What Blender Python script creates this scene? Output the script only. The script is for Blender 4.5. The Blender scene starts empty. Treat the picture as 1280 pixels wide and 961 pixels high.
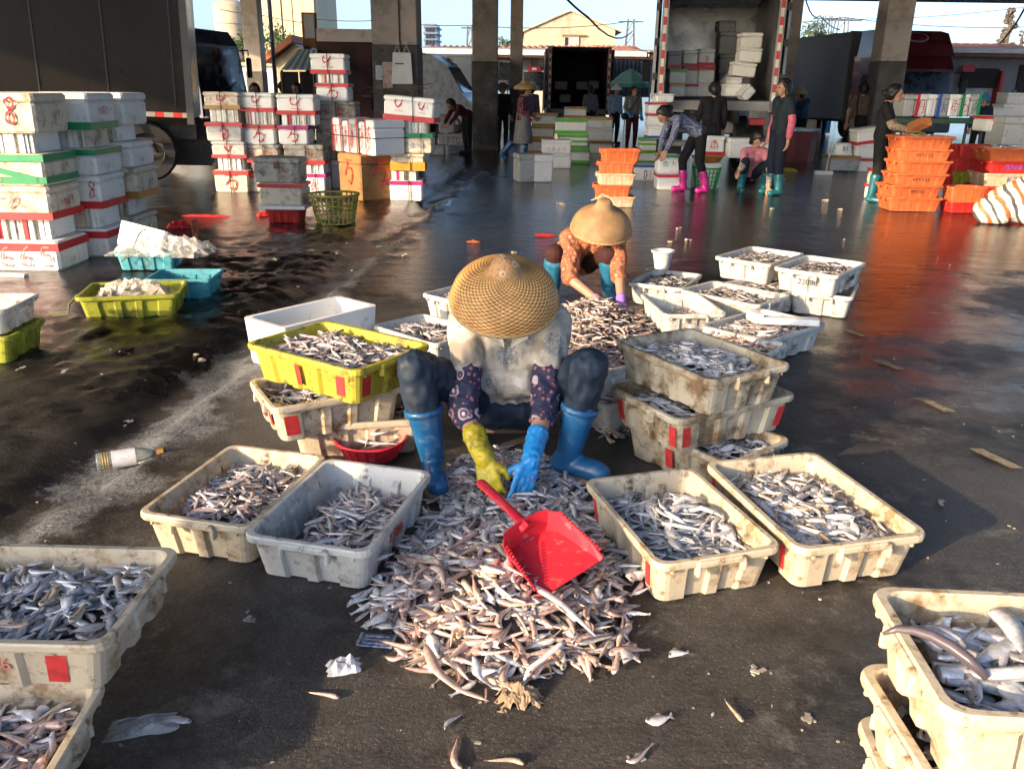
import bpy, bmesh, math, random
import numpy as np
from mathutils import Vector, Matrix, noise
R = math.radians
scene = bpy.context.scene
col = scene.collection
random.seed(7)

# ---------------------------------------------------------------- camera
FPX, HZ, ROLL, CAMH = 1040.0, 110.0, R(0.8), 1.5
TILT = math.atan((480.5 - HZ) / FPX)
cam_d = bpy.data.cameras.new('camera')
cam = bpy.data.objects.new('camera', cam_d); col.objects.link(cam)
cam_d.sensor_width = 36.0; cam_d.lens = 36.0 * FPX / 1280.0
cam_d.clip_start = 0.05; cam_d.clip_end = 3000
cam.matrix_world = Matrix.Translation((0, 0, CAMH)) @ Matrix.Rotation(R(90) - TILT, 4, 'X') @ Matrix.Rotation(ROLL, 4, 'Z')
scene.camera = cam

# ---------------------------------------------------------------- sky and sun
SUN_EL, SUN_AZ = R(15), math.atan2(-0.77, -0.64)          # azimuth of the sun measured from +Y towards +X
world = bpy.data.worlds.new('World'); scene.world = world; world.use_nodes = True
wn = world.node_tree.nodes; wl = world.node_tree.links
sky_n = wn.new('ShaderNodeTexSky'); sky_n.sky_type = 'NISHITA'; sky_n.sun_disc = False
sky_n.sun_elevation = SUN_EL; sky_n.sun_rotation = SUN_AZ
sky_n.air_density = 0.65; sky_n.dust_density = 2.5; sky_n.ozone_density = 2.2
wl.new(sky_n.outputs[0], wn['Background'].inputs[0]); wn['Background'].inputs[1].default_value = 0.15
sun_d = bpy.data.lights.new('sun', 'SUN'); sun = bpy.data.objects.new('sun', sun_d); col.objects.link(sun)
sun_d.energy = 2.8; sun_d.angle = R(0.6); sun_d.color = (1.0, 0.74, 0.47)
sdir = Vector((math.sin(SUN_AZ) * math.cos(SUN_EL), math.cos(SUN_AZ) * math.cos(SUN_EL), math.sin(SUN_EL)))
sun.rotation_euler = sdir.to_track_quat('Z', 'Y').to_euler(); sun.location = sdir * 30
scene.view_settings.view_transform = 'Standard'; scene.view_settings.look = 'None'
scene.view_settings.gamma = 1.0; scene.view_settings.exposure = 1.68
try: scene.view_settings.use_curve_mapping = False
except Exception: pass

# ---------------------------------------------------------------- measuring the photograph: pixel -> place
def ray(u, v):
    x = (u - 640) / FPX; y = -(v - 480.5) / FPX
    c, s = math.cos(ROLL), math.sin(ROLL); x, y = c * x - s * y, s * x + c * y
    return Vector((x, math.cos(TILT) + y * math.sin(TILT), -math.sin(TILT) + y * math.cos(TILT)))
def G(u, v, z=0.0):
    r = ray(u, v); t = (z - CAMH) / r.z
    return Vector((r.x * t, r.y * t, z))
def AT(u, v, Y):
    r = ray(u, v); t = Y / r.y
    return Vector((r.x * t, Y, CAMH + r.z * t))

# ---------------------------------------------------------------- mesh helpers
class MB:
    def __init__(s): s.v = []; s.f = []; s.sm = False
    def add(s, vs, fs, m=None):
        o = len(s.v)
        s.v += [tuple(m @ Vector(p)) for p in vs] if m is not None else [tuple(p) for p in vs]
        s.f += [tuple(i + o for i in f) for f in fs]
        return s
    def box(s, c, d, rz=0, m=None, taper=1.0, bev=0.0):
        """centre, full size, taper = bottom scale, bev = chamfer"""
        hx, hy, hz = d[0] / 2, d[1] / 2, d[2] / 2
        M0 = Matrix.Translation(c) @ Matrix.Rotation(rz, 4, 'Z')
        if m is not None: M0 = m @ M0
        if bev <= 0:
            vs = []
            for z in (-1, 1):
                t = taper if z < 0 else 1.0
                vs += [(-hx * t, -hy * t, z * hz), (hx * t, -hy * t, z * hz), (hx * t, hy * t, z * hz), (-hx * t, hy * t, z * hz)]
            return s.add(vs, [(3, 2, 1, 0), (4, 5, 6, 7), (0, 1, 5, 4), (1, 2, 6, 5), (2, 3, 7, 6), (3, 0, 4, 7)], M0)
        b = min(bev, hx * .9, hy * .9, hz * .9)
        def ring(t, z, ins):
            x, y = hx * t - ins, hy * t - ins
            return [(-x + b, -y, z), (x - b, -y, z), (x, -y + b, z), (x, y - b, z), (x - b, y, z), (-x + b, y, z), (-x, y - b, z), (-x, -y + b, z)]
        lv = [ring(taper, -hz, b * .8), ring(taper, -hz + b, 0), ring(1, hz - b, 0), ring(1, hz, b * .8)]
        return s.loft(lv, True, True, M0)
    def loft(s, loops, cap0=True, cap1=True, m=None, closed=True):
        n = len(loops[0]); vs = [p for l in loops for p in l]; fs = []
        for k in range(len(loops) - 1):
            a, b = k * n, (k + 1) * n
            for i in range(n if closed else n - 1):
                j = (i + 1) % n; fs.append((a + i, a + j, b + j, b + i))
        if cap0: fs.append(tuple(reversed(range(n))))
        if cap1: fs.append(tuple(range((len(loops) - 1) * n, len(loops) * n)))
        return s.add(vs, fs, m)
    def tube(s, pts, r, n=8, m=None, flat=None):
        pts = [Vector(p) for p in pts]; rs = r if isinstance(r, (list, tuple)) else [r] * len(pts)
        loops = []; up = Vector((0, 0, 1)); prev = None
        for i, p in enumerate(pts):
            t = (pts[min(i + 1, len(pts) - 1)] - pts[max(i - 1, 0)])
            t = t.normalized() if t.length > 1e-9 else Vector((0, 0, 1))
            if prev is None:
                a = t.cross(up if abs(t.z) < .95 else Vector((1, 0, 0))).normalized()
            else:
                a = (prev - t * prev.dot(t)).normalized()
            prev = a; b = t.cross(a)
            fl = flat if flat else 1.0
            loops.append([p + a * math.cos(2 * math.pi * k / n) * rs[i] + b * math.sin(2 * math.pi * k / n) * rs[i] * fl for k in range(n)])
        return s.loft(loops, True, True, m)
    def lathe(s, prof, n=24, m=None, cap0=False, cap1=False):
        loops = [[(r * math.cos(2 * math.pi * k / n), r * math.sin(2 * math.pi * k / n), z) for k in range(n)] for r, z in prof]
        return s.loft(loops, cap0, cap1, m)
    def ball(s, c, r, n=10, k=6, m=None):
        r = r if isinstance(r, (list, tuple)) else (r, r, r)
        M0 = Matrix.Translation(c) @ Matrix.Diagonal((*r, 1))
        if m is not None: M0 = m @ M0
        return s.lathe([(max(1e-3, math.sin(math.pi * i / k)), -math.cos(math.pi * i / k)) for i in range(k + 1)], n, M0, True, True)
    def cap(s, a, b, ra, rb, n=12):
        a, b = Vector(a), Vector(b); d = b - a; L = d.length
        if L < 1e-6: return s.ball(a, max(ra, rb))
        M0 = Matrix.Translation(a) @ d.to_track_quat('Z', 'Y').to_matrix().to_4x4()
        pr = [(max(ra * math.sin(t), 1e-4), -ra * math.cos(t)) for t in (0, .4, .8, 1.2, 1.57)]
        pr += [(max(rb * math.cos(t), 1e-4), L + rb * math.sin(t)) for t in (0, .4, .8, 1.2, 1.57)]
        return s.lathe(pr, n, M0, True, True)
    def mesh(s, name='mesh'):
        me = bpy.data.meshes.new(name); me.from_pydata(s.v, [], s.f); me.update()
        if s.sm:
            me.polygons.foreach_set('use_smooth', [True] * len(me.polygons))
        return me

def obj(name, mb, mat=None, parent=None, loc=None, rz=None, smooth=None):
    if isinstance(mb, MB):
        if smooth: mb.sm = True
        me = mb.mesh(name)
    else: me = mb
    o = bpy.data.objects.new(name, me); col.objects.link(o)
    if mat is not None and not me.materials: me.materials.append(mat)
    if parent is not None: o.parent = parent
    if loc is not None: o.location = loc
    if rz is not None: o.rotation_euler = (0, 0, rz)
    return o
def tag(o, label=None, cat=None, group=None, kind=None):
    if label: o['label'] = label
    if cat: o['category'] = cat
    if group: o['group'] = group
    if kind: o['kind'] = kind
    return o
def thing(name, label, cat, loc=(0, 0, 0), rz=0.0, group=None, rot=None):
    o = bpy.data.objects.new(name, None); col.objects.link(o)
    o.empty_display_size = .1; o.location = loc; o.rotation_euler = rot if rot else (0, 0, rz)
    return tag(o, label, cat, group)
def struct(name, mb, mat, label=None):
    o = obj(name, mb, mat); o['kind'] = 'structure'
    if label: o['label'] = label
    return o

# ---------------------------------------------------------------- materials
MATS = {}
def new_mat(name):
    m = bpy.data.materials.new(name); m.use_nodes = True
    nt = m.node_tree; return m, nt, nt.nodes, nt.links, nt.nodes['Principled BSDF']
def mixc(nt, fac, a, b):
    n = nt.nodes.new('ShaderNodeMix'); n.data_type = 'RGBA'
    for i, x in ((0, fac), (6, a), (7, b)):
        if isinstance(x, (int, float)): n.inputs[i].default_value = x
        elif isinstance(x, (tuple, list)): n.inputs[i].default_value = (*x[:3], 1)
        else: nt.links.new(x, n.inputs[i])
    return n.outputs[2]
def ramp(nt, src, p0, p1, c0=(0, 0, 0), c1=(1, 1, 1)):
    n = nt.nodes.new('ShaderNodeValToRGB'); e = n.color_ramp.elements
    if p0 > p1: p0, p1, c0, c1 = p1, p0, c1, c0
    e[0].position, e[1].position = p0, p1; e[0].color = (*c0, 1); e[1].color = (*c1, 1)
    nt.links.new(src, n.inputs[0]); return n.outputs[0]
def tex(nt, kind, scale, detail=4, co='Object', sc=None, rough=None):
    tc = nt.nodes.new('ShaderNodeTexCoord'); src = tc.outputs[co]
    if sc:
        mp = nt.nodes.new('ShaderNodeMapping'); mp.inputs['Scale'].default_value = sc; nt.links.new(src, mp.inputs[0]); src = mp.outputs[0]
    n = nt.nodes.new(kind); n.inputs['Scale'].default_value = scale
    if 'Detail' in n.inputs: n.inputs['Detail'].default_value = 0 if 'Voronoi' in kind else detail
    if rough is not None and 'Roughness' in n.inputs: n.inputs['Roughness'].default_value = rough
    nt.links.new(src, n.inputs['Vector']); return n
def M(name, c, rough=.6, var=.25, scale=6, stain=None, bump=0.0, bscale=60, metal=0.0, spec=.5, transl=0.0, co='Object', sc=None, coat=0.0):
    """plain weathered surface: colour with soft variation, optional stains (colour, amount, scale) and fine relief"""
    if name in MATS: return MATS[name]
    m, nt, N, L, p = new_mat(name)
    n1 = tex(nt, 'ShaderNodeTexNoise', scale, 5, co, sc)
    lo = tuple(x * (1 - var) for x in c); hi = tuple(min(1, x * (1 + var * .5)) for x in c)
    cc = ramp(nt, n1.outputs['Fac'], .3, .7, lo, hi)
    if stain:
        sets = stain if isinstance(stain, list) else [stain]
        for (scol, amt, ssc) in sets:
            n2 = tex(nt, 'ShaderNodeTexNoise', ssc, 8, co, sc, .7)
            f = ramp(nt, n2.outputs['Fac'], .575 - amt * .2, .70 - amt * .15)
            cc = mixc(nt, f, cc, scol)
    L.new(cc, p.inputs['Base Color'])
    rr = ramp(nt, n1.outputs['Fac'], .25, .75, (max(0, rough - .1),) * 3, (min(1, rough + .12),) * 3)
    L.new(rr, p.inputs['Roughness'])
    p.inputs['Metallic'].default_value = metal; p.inputs['Specular IOR Level'].default_value = spec
    if coat: p.inputs['Coat Weight'].default_value = coat
    if bump:
        n3 = tex(nt, 'ShaderNodeTexNoise', bscale, 3, co)
        b = N.new('ShaderNodeBump'); b.inputs['Strength'].default_value = bump; b.inputs['Distance'].default_value = .01
        L.new(n3.outputs['Fac'], b.inputs['Height']); L.new(b.outputs[0], p.inputs['Normal'])
    if transl:
        t = N.new('ShaderNodeBsdfTranslucent'); L.new(cc, t.inputs['Color'])
        mx = N.new('ShaderNodeMixShader'); mx.inputs[0].default_value = transl
        L.new(p.outputs[0], mx.inputs[1]); L.new(t.outputs[0], mx.inputs[2])
        L.new(mx.outputs[0], N['Material Output'].inputs[0])
    MATS[name] = m; return m

DIRT = (.10, .065, .035); GRIME = (.06, .05, .04)
FOAM = M('foam_white', (.78, .78, .755), .75, .06, 5, [((.5, .45, .37), -.1, 4), ((.26, .22, .17), -.22, 14)], .12, 160)
FOAM_CREAM = M('foam_cream', (.66, .60, .48), .75, .1, 5, [((.33, .25, .16), .3, 5), ((.14, .1, .07), .0, 16)], .12, 160)
FOAM_DIRTY = M('foam_dirty', (.50, .47, .40), .8, .15, 5, [((.22, .16, .1), .45, 6), ((.06, .09, .11), .15, 9)], .15, 120)
FOAM_IN = M('foam_inside', (.62, .62, .60), .8, .1, 4, ((.3, .28, .25), .2, 6))
T_RED = M('tape_red', (.52, .025, .03), .4, .15, 9); T_GRN = M('tape_green', (.01, .24, .09), .4, .15, 9)
T_LGRN = M('tape_light_green', (.12, .42, .04), .4, .15, 9)
T_YEL = M('tape_yellow', (.50, .26, .02), .45, .15, 9); T_BRN = M('tape_brown', (.36, .20, .05), .45, .2, 9)
T_PUR = M('tape_magenta', (.38, .02, .16), .4, .15, 9); T_BLU = M('tape_blue', (.02, .09, .38), .4, .15, 9)
TAPES = {'red': T_RED, 'green': T_GRN, 'light green': T_LGRN, 'yellow': T_YEL, 'brown': T_BRN, 'magenta': T_PUR, 'blue': T_BLU}
INK_RED = M('paint_red', (.55, .03, .03), .7, .35, 30); INK_BLK = M('ink_black', (.02, .02, .025), .6, .3, 30)
INK_BLU = M('ink_blue', (.03, .12, .42), .6, .3, 30); INK_GRN = M('ink_green', (.02, .22, .12), .6, .3, 30)
INK_PUR = M('paint_violet', (.16, .10, .55), .6, .3, 30); INK_PINK = M('paint_faded_red', (.62, .20, .17), .7, .3, 20)
CORD = M('cord_dark', (.05, .025, .02), .8); ROPE = M('rope_olive', (.12, .14, .05), .8)
RUBBER = M('rubber_black', (.015, .015, .016), .65, .3); DARKM = M('chassis_black', (.02, .02, .02), .6, .3, 10, ((.07, .05, .035), .3, 6))
CONC = M('column_plaster', (.44, .38, .33), .85, .12, 2.2, ((.26, .23, .2), .35, 1.6), .25, 50)
CONC_D = M('column_grime', (.085, .078, .07), .7, .4, 3, [((.2, .185, .165), .3, 5), ((.03, .028, .026), .3, 2.5)], .3, 40)

# ---------------------------------------------------------------- painted marks
GL = {
 'wan': [[(.12, .93), (.9, .95)], [(.45, .94), (.34, .62), (.12, .35)], [(.36, .62), (.62, .66), (.84, .55), (.82, .28), (.62, .1), (.42, .2)]],
 'wanq': [[(.15, .95), (.85, .93)], [(.35, .93), (.3, .7), (.15, .55)], [(.3, .72), (.6, .72), (.75, .5), (.68, .22), (.5, .1), (.36, .25), (.5, .4)], [(.3, .03), (.75, .03)]],
 'bar': [[(.3, .98), (.22, .68), (.36, .5), (.56, .62), (.78, .98)], [(.74, .95), (.52, .55), (.44, .3)], [(.16, .18), (.88, .2)]],
 'loop': [[(.3, .95), (.22, .62), (.4, .42), (.66, .58), (.82, .95)], [(.8, .92), (.5, .3)], [(.2, .15), (.86, .13)]],
 'jiu': [[(.55, .98), (.42, .66), (.08, .2)], [(.42, .7), (.66, .66), (.5, .3), (.1, .02)], [(.5, .45), (.92, .06)]],
 'xi': [[(.2, .95), (.2, .1)], [(.2, .5), (.85, .92)], [(.4, .55), (.9, .1)], [(.05, .6), (.3, .7)]],
 'nine': [[(.75, .8), (.5, .98), (.22, .84), (.28, .6), (.6, .58), (.76, .78), (.66, .45), (.35, .15), (.02, .0)]],
 'eight': [[(.8, .85), (.55, 1.), (.28, .86), (.42, .62), (.68, .42), (.66, .12), (.4, .0), (.2, .16), (.34, .42), (.66, .62), (.8, .85)]],
 'six': [[(.72, .98), (.4, .8), (.22, .4), (.36, .06), (.68, .06), (.78, .32), (.56, .5), (.28, .36)]],
 'five': [[(.82, .95), (.35, .95), (.3, .6), (.6, .62), (.78, .4), (.66, .1), (.25, .06)]],
 'dan': [[(.25, .95), (.2, .35), (.05, .05)], [(.25, .93), (.78, .95), (.78, .08), (.6, .12)], [(.02, .48), (.98, .52)], [(.42, .78), (.55, .66)]],
 'yu': [[(.4, 1.), (.15, .75)], [(.35, .88), (.65, .9), (.5, .72)], [(.18, .7), (.82, .7), (.8, .28), (.2, .28), (.18, .7)], [(.5, .7), (.5, .28)], [(.2, .5), (.8, .5)], [(.05, .06), (.95, .1)]],
 'shi': [[(.05, .62), (.95, .66)], [(.5, .98), (.46, .3), (.2, .05)], [(.5, .55), (.85, .1)], [(.2, .86), (.34, .76)]],
 'one': [[(.5, 1.), (.5, 0.)]], 'zero': [[(.5, 1.), (.25, .8), (.22, .25), (.5, .0), (.78, .25), (.76, .8), (.5, 1.)]],
 'x': [[(.1, .95), (.9, .05)], [(.85, .95), (.1, .1)]],
}
def smooth_path(p, k=4):
    p = [Vector((a, b, 0)) for a, b in p]
    if len(p) < 3: return p
    out = []
    for i in range(len(p) - 1):
        p0, p1, p2, p3 = p[max(i - 1, 0)], p[i], p[i + 1], p[min(i + 2, len(p) - 1)]
        for j in range(k):
            t = j / k
            out.append(.5 * ((2 * p1) + (p2 - p0) * t + (2 * p0 - 5 * p1 + 4 * p2 - p3) * t * t + (3 * p1 - p0 - 3 * p2 + p3) * t ** 3))
    return out + [p[-1]]
def glyph(word, w, h, pen, seed=0):
    """hand-painted strokes lying in the xz plane, facing -y; origin at lower left"""
    rng = random.Random(seed); mb = MB(); names = word if isinstance(word, list) else [word]; cw = w / len(names)
    for gi, g in enumerate(names):
        for si, st in enumerate(GL[g]):
            pts = smooth_path([(x + rng.uniform(-.03, .03), y + rng.uniform(-.03, .03)) for x, y in st])
            pts = [Vector((gi * cw + cw * (.06 + .88 * p.x), -si * .0006, p.y * h)) for p in pts]
            vs = []; n = len(pts)
            for i, p in enumerate(pts):
                t = pts[min(i + 1, n - 1)] - pts[max(i - 1, 0)]; t.y = 0; t.normalize()
                nrm = Vector((-t.z, 0, t.x)); q = pen * (.8 + .35 * math.sin(i * 1.3 + seed)) * (.55 if i in (0, n - 1) else 1) / 2
                vs += [p + nrm * q, p - nrm * q]
            mb.add(vs, [(2 * i, 2 * i + 1, 2 * i + 3, 2 * i + 2) for i in range(n - 1)])
    return mb
def text_mesh(s, size, extr=.0008):
    cu = bpy.data.curves.new('txt', 'FONT'); cu.body = s; cu.size = size; cu.extrude = extr; cu.align_x = 'CENTER'; cu.align_y = 'CENTER'
    o = bpy.data.objects.new('txt', cu); col.objects.link(o)
    dg = bpy.context.evaluated_depsgraph_get(); me = bpy.data.meshes.new_from_object(o.evaluated_get(dg))
    bpy.data.objects.remove(o); bpy.data.curves.remove(cu); me.materials.clear(); return me
# ================================================================ the setting
# ---- ground: one sheet, fine under the camera and coarse towards the horizon
GUT = [G(-60, 790), G(0, 705), G(120, 612), G(215, 535), G(300, 460), G(385, 390), G(470, 322), G(545, 258), G(600, 215)]
GUT = np.array([(p.x, p.y) for p in GUT])
def gut_dist(x, y):
    """signed distance to the gutter line (negative = left of it) for numpy arrays"""
    best = np.full(x.shape, 1e9); sign = np.ones(x.shape)
    for a, b in zip(GUT[:-1], GUT[1:]):
        d = b - a; t = np.clip(((x - a[0]) * d[0] + (y - a[1]) * d[1]) / (d @ d), 0, 1)
        dx, dy = x - a[0] - t * d[0], y - a[1] - t * d[1]; q = np.hypot(dx, dy)
        s = np.where(d[0] * dy - d[1] * dx > 0, -1.0, 1.0)
        sign = np.where(q < best, s, sign); best = np.minimum(best, q)
    return best * sign
def vnoise(x, y, s, seed=0):
    rs = np.random.RandomState(seed); T = rs.rand(256, 256)
    xs, ys = x * s, y * s; xi, yi = np.floor(xs).astype(int), np.floor(ys).astype(int); fx, fy = xs - xi, ys - yi
    fx, fy = fx * fx * (3 - 2 * fx), fy * fy * (3 - 2 * fy)
    g = lambda i, j: T[i % 256, j % 256]
    return (g(xi, yi) * (1 - fx) + g(xi + 1, yi) * fx) * (1 - fy) + (g(xi, yi + 1) * (1 - fx) + g(xi + 1, yi + 1) * fx) * fy - .5
def ground_h(x, y):
    x, y = np.asarray(x, float), np.asarray(y, float)
    d = gut_dist(x, y)
    near = np.clip((26 - y) / 8, 0, 1) * np.clip((14 - np.abs(x)) / 3, 0, 1)
    trough = -.055 / (1 + np.exp((d + .03 + .16 * vnoise(x, y, 4, 10)) / .02)) * np.exp(-(np.clip(-d - .22, 0, 9) / .14) ** 2)
    lip = .012 * np.exp(-((d - .06) / .09) ** 2) * (vnoise(x, y, 3, 9) + .5)
    mudzone = 1 / (1 + np.exp((d + .32) / .05)) * np.exp(-np.clip(-d - 1.1, 0, 9) * 1.3)
    mud = mudzone * (.03 * vnoise(x, y, 1.7, 1) + .028 * vnoise(x, y, 4.5, 2) + .030 * vnoise(x, y, 12, 3) + .02 * vnoise(x, y, 21, 8) + .01)
    rough = .010 * vnoise(x, y, 1.1, 4) + .004 * vnoise(x, y, 7, 5)
    edge = np.exp(-(d / .22) ** 2) * (.045 * vnoise(x, y, 5, 6) + .03 * vnoise(x, y, 14, 7))
    return near * (trough + lip + mud + edge) + rough * .6 * np.clip((30 - y) / 8, 0, 1)
def spaced(a, b, step0, dense0, dense1, grow):
    out = list(np.arange(dense0, dense1, step0)); s = step0; x = dense1
    while x < b: out.append(x); s *= grow; x += s
    out.append(b); s = step0; x = dense0; lo = []
    while x > a: s *= grow; x -= s; lo.append(max(x, a))
    return np.array(sorted(set(lo)) + out)
gx = spaced(-900, 900, .045, -4.2, 3.2, 1.09); gy = spaced(-60, 1500, .045, 1.2, 7.6, 1.05)
X, Y = np.meshgrid(gx, gy); Z = ground_h(X, Y); nx, ny = len(gx), len(gy)
me = bpy.data.meshes.new('ground')
vs = np.stack([X, Y, Z], -1).reshape(-1, 3)
ii = np.arange(nx * ny).reshape(ny, nx)
fs = np.stack([ii[:-1, :-1], ii[:-1, 1:], ii[1:, 1:], ii[1:, :-1]], -1).reshape(-1, 4)
me.from_pydata(vs.tolist(), [], fs.tolist()); me.polygons.foreach_set('use_smooth', [True] * len(fs)); me.update()
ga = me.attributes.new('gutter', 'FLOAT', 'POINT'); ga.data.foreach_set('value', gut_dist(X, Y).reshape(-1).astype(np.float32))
def ground_mat():
    m, nt, N, L, p = new_mat('wet_concrete')
    big = tex(nt, 'ShaderNodeTexNoise', .55, 5, rough=.6); mid = tex(nt, 'ShaderNodeTexNoise', 3.2, 8, rough=.65); fine = tex(nt, 'ShaderNodeTexNoise', 75, 6, rough=.75)
    grit = tex(nt, 'ShaderNodeTexVoronoi', 70); grit2 = tex(nt, 'ShaderNodeTexVoronoi', 46)
    c = ramp(nt, mid.outputs['Fac'], .3, .72, (.022, .0205, .019), (.078, .071, .063))
    c = mixc(nt, ramp(nt, fine.outputs['Fac'], .42, .7), c, (.105, .093, .08))
    c = mixc(nt, ramp(nt, grit.outputs['Distance'], .2, .1), c, (.22, .185, .145))
    g2 = N.new('ShaderNodeMath'); g2.operation = 'LESS_THAN'; g2.inputs[1].default_value = .06; L.new(grit2.outputs['Distance'], g2.inputs[0])
    c = mixc(nt, g2.outputs[0], c, (.42, .37, .3))
    st = tex(nt, 'ShaderNodeTexNoise', 1.3, 9, rough=.75); c = mixc(nt, ramp(nt, st.outputs['Fac'], .48, .60), c, (.016, .014, .012)); st2 = tex(nt, 'ShaderNodeTexNoise', 2.1, 9, rough=.8); c = mixc(nt, ramp(nt, st2.outputs['Fac'], .55, .68), c, (.21, .19, .16))
    at = N.new('ShaderNodeAttribute'); at.attribute_name = 'gutter'
    # black mud left of the gutter
    mr = N.new('ShaderNodeMapRange'); mr.inputs[1].default_value = -.05; mr.inputs[2].default_value = -.3; mr.inputs[3].default_value = 0; mr.inputs[4].default_value = 1
    L.new(at.outputs['Fac'], mr.inputs[0])
    mr2 = N.new('ShaderNodeMapRange'); mr2.inputs[1].default_value = -2.2; mr2.inputs[2].default_value = -1.0; L.new(at.outputs['Fac'], mr2.inputs[0])
    mm = N.new('ShaderNodeMath'); mm.operation = 'MULTIPLY'; L.new(mr.outputs[0], mm.inputs[0]); L.new(mr2.outputs[0], mm.inputs[1])
    mudc = ramp(nt, mid.outputs['Fac'], .35, .75, (.007, .0065, .006), (.040, .034, .028))
    c = mixc(nt, mm.outputs[0], c, mudc)
    # pale wet sheen by the gutter, painted into the floor colour
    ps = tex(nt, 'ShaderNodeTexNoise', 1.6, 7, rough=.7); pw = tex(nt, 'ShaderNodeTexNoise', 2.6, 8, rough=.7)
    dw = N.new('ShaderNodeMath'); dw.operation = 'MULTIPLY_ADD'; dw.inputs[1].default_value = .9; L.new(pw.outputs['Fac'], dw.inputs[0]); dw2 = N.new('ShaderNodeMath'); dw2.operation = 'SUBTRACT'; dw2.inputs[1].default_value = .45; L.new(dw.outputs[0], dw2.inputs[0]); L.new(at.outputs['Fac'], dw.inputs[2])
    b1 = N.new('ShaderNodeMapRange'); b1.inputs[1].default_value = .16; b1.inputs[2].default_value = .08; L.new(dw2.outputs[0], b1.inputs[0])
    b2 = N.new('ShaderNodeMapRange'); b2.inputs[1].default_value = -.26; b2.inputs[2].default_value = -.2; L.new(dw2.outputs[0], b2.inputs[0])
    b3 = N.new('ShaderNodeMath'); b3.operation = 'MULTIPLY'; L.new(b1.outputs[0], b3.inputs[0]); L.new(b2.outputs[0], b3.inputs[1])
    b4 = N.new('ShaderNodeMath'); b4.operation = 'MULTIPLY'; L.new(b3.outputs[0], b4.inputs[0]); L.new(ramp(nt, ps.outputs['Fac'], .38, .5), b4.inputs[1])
    painted_sheen = ramp(nt, fine.outputs['Fac'], .38, .62, (.05, .053, .055), (.30, .31, .32))
    c = mixc(nt, b4.outputs[0], c, painted_sheen)
    # wetness: the hall floor is flooded with a thin film further in, damp and patchy near the camera
    geo = N.new('ShaderNodeNewGeometry'); sx = N.new('ShaderNodeSeparateXYZ'); L.new(geo.outputs['Position'], sx.inputs[0])
    wy = N.new('ShaderNodeMapRange'); wy.inputs[1].default_value = 3.0; wy.inputs[2].default_value = 8.5; wy.inputs[3].default_value = -.12; wy.inputs[4].default_value = .24; L.new(sx.outputs['Y'], wy.inputs[0])
    ad = N.new('ShaderNodeMath'); ad.operation = 'ADD'; L.new(wy.outputs[0], ad.inputs[0]); L.new(big.outputs['Fac'], ad.inputs[1])
    ad2 = N.new('ShaderNodeMath'); ad2.operation = 'MULTIPLY_ADD'; ad2.inputs[1].default_value = .35; L.new(mid.outputs['Fac'], ad2.inputs[0]); L.new(ad.outputs[0], ad2.inputs[2])
    wet = ramp(nt, ad2.outputs[0], .66, .78)
    wd = N.new('ShaderNodeMix'); wd.data_type = 'RGBA'; wd.blend_type = 'MULTIPLY'; L.new(wet, wd.inputs[0]); L.new(c, wd.inputs[6]); wd.inputs[7].default_value = (.36, .36, .37, 1); L.new(wd.outputs[2], p.inputs['Base Color'])
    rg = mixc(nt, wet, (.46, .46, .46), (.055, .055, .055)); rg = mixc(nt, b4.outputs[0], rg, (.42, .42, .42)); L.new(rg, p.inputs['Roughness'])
    p.inputs['Specular IOR Level'].default_value = .4
    bh = N.new('ShaderNodeMath'); bh.operation = 'MULTIPLY_ADD'; bh.inputs[1].default_value = 2.2; L.new(mid.outputs['Fac'], bh.inputs[0]); L.new(fine.outputs['Fac'], bh.inputs[2])
    rip = tex(nt, 'ShaderNodeTexNoise', 5, 4, 'Object', (.55, 1.6, 1)); bh2 = N.new('ShaderNodeMath'); bh2.operation = 'MULTIPLY_ADD'; bh2.inputs[1].default_value = 2.0; L.new(rip.outputs['Fac'], bh2.inputs[0]); L.new(bh.outputs[0], bh2.inputs[2]); bh = bh2
    bs = ramp(nt, wet, 0, 1, (.75,) * 3, (.26,) * 3)
    bp = N.new('ShaderNodeBump'); bp.inputs['Distance'].default_value = .012; L.new(bs, bp.inputs['Strength']); L.new(bh.outputs[0], bp.inputs['Height']); L.new(bp.outputs[0], p.inputs['Normal'])
    return m
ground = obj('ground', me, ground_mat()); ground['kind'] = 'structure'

# painted dashes on the floor
DASH = M('worn_paint', (.30, .25, .17), .6, .4, 25, ((.07, .06, .05), .35, 30), .2, 90)
for i, (u, v, L_) in enumerate(((1245, 573, .21), (1168, 506, .2), (1111, 456, .17), (1069, 417, .14))):
    c = G(u, v); mb = MB(); n = 6; vs = []
    for k in range(n + 1):
        y = c.y + (k / n - .5) * L_ ; x = c.x - (k / n - .5) * .07
        vs += [(x - .03 + .004 * random.uniform(-1, 1), y, 0), (x + .03 + .004 * random.uniform(-1, 1), y, 0)]
    vs = [(a, b, float(ground_h(a, b)) + .005) for a, b, _ in vs]
    mb.add(vs, [(2 * k, 2 * k + 1, 2 * k + 3, 2 * k + 2) for k in range(n)])
    o = obj('floor_marking', mb, DASH); o['kind'] = 'structure'

# ---- roof over the hall
ROOFM = M('roof_underside', (.13, .125, .12), .9, .2, 1)
mb = MB(); mb.box((1, 17.0, 5.35), (36, 32, .2))
roof = struct('roof', mb, ROOFM)
mb = MB(); mb.box((1, 32.8, 4.93), (36, .35, .66)); obj('edge_beam', mb, ROOFM, roof)
for yb in (8.0, 16.9, 24.5):
    mb = MB(); mb.box((1, yb, 5.05), (36, .35, .4)); obj('beam', mb, ROOFM, roof)

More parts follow.
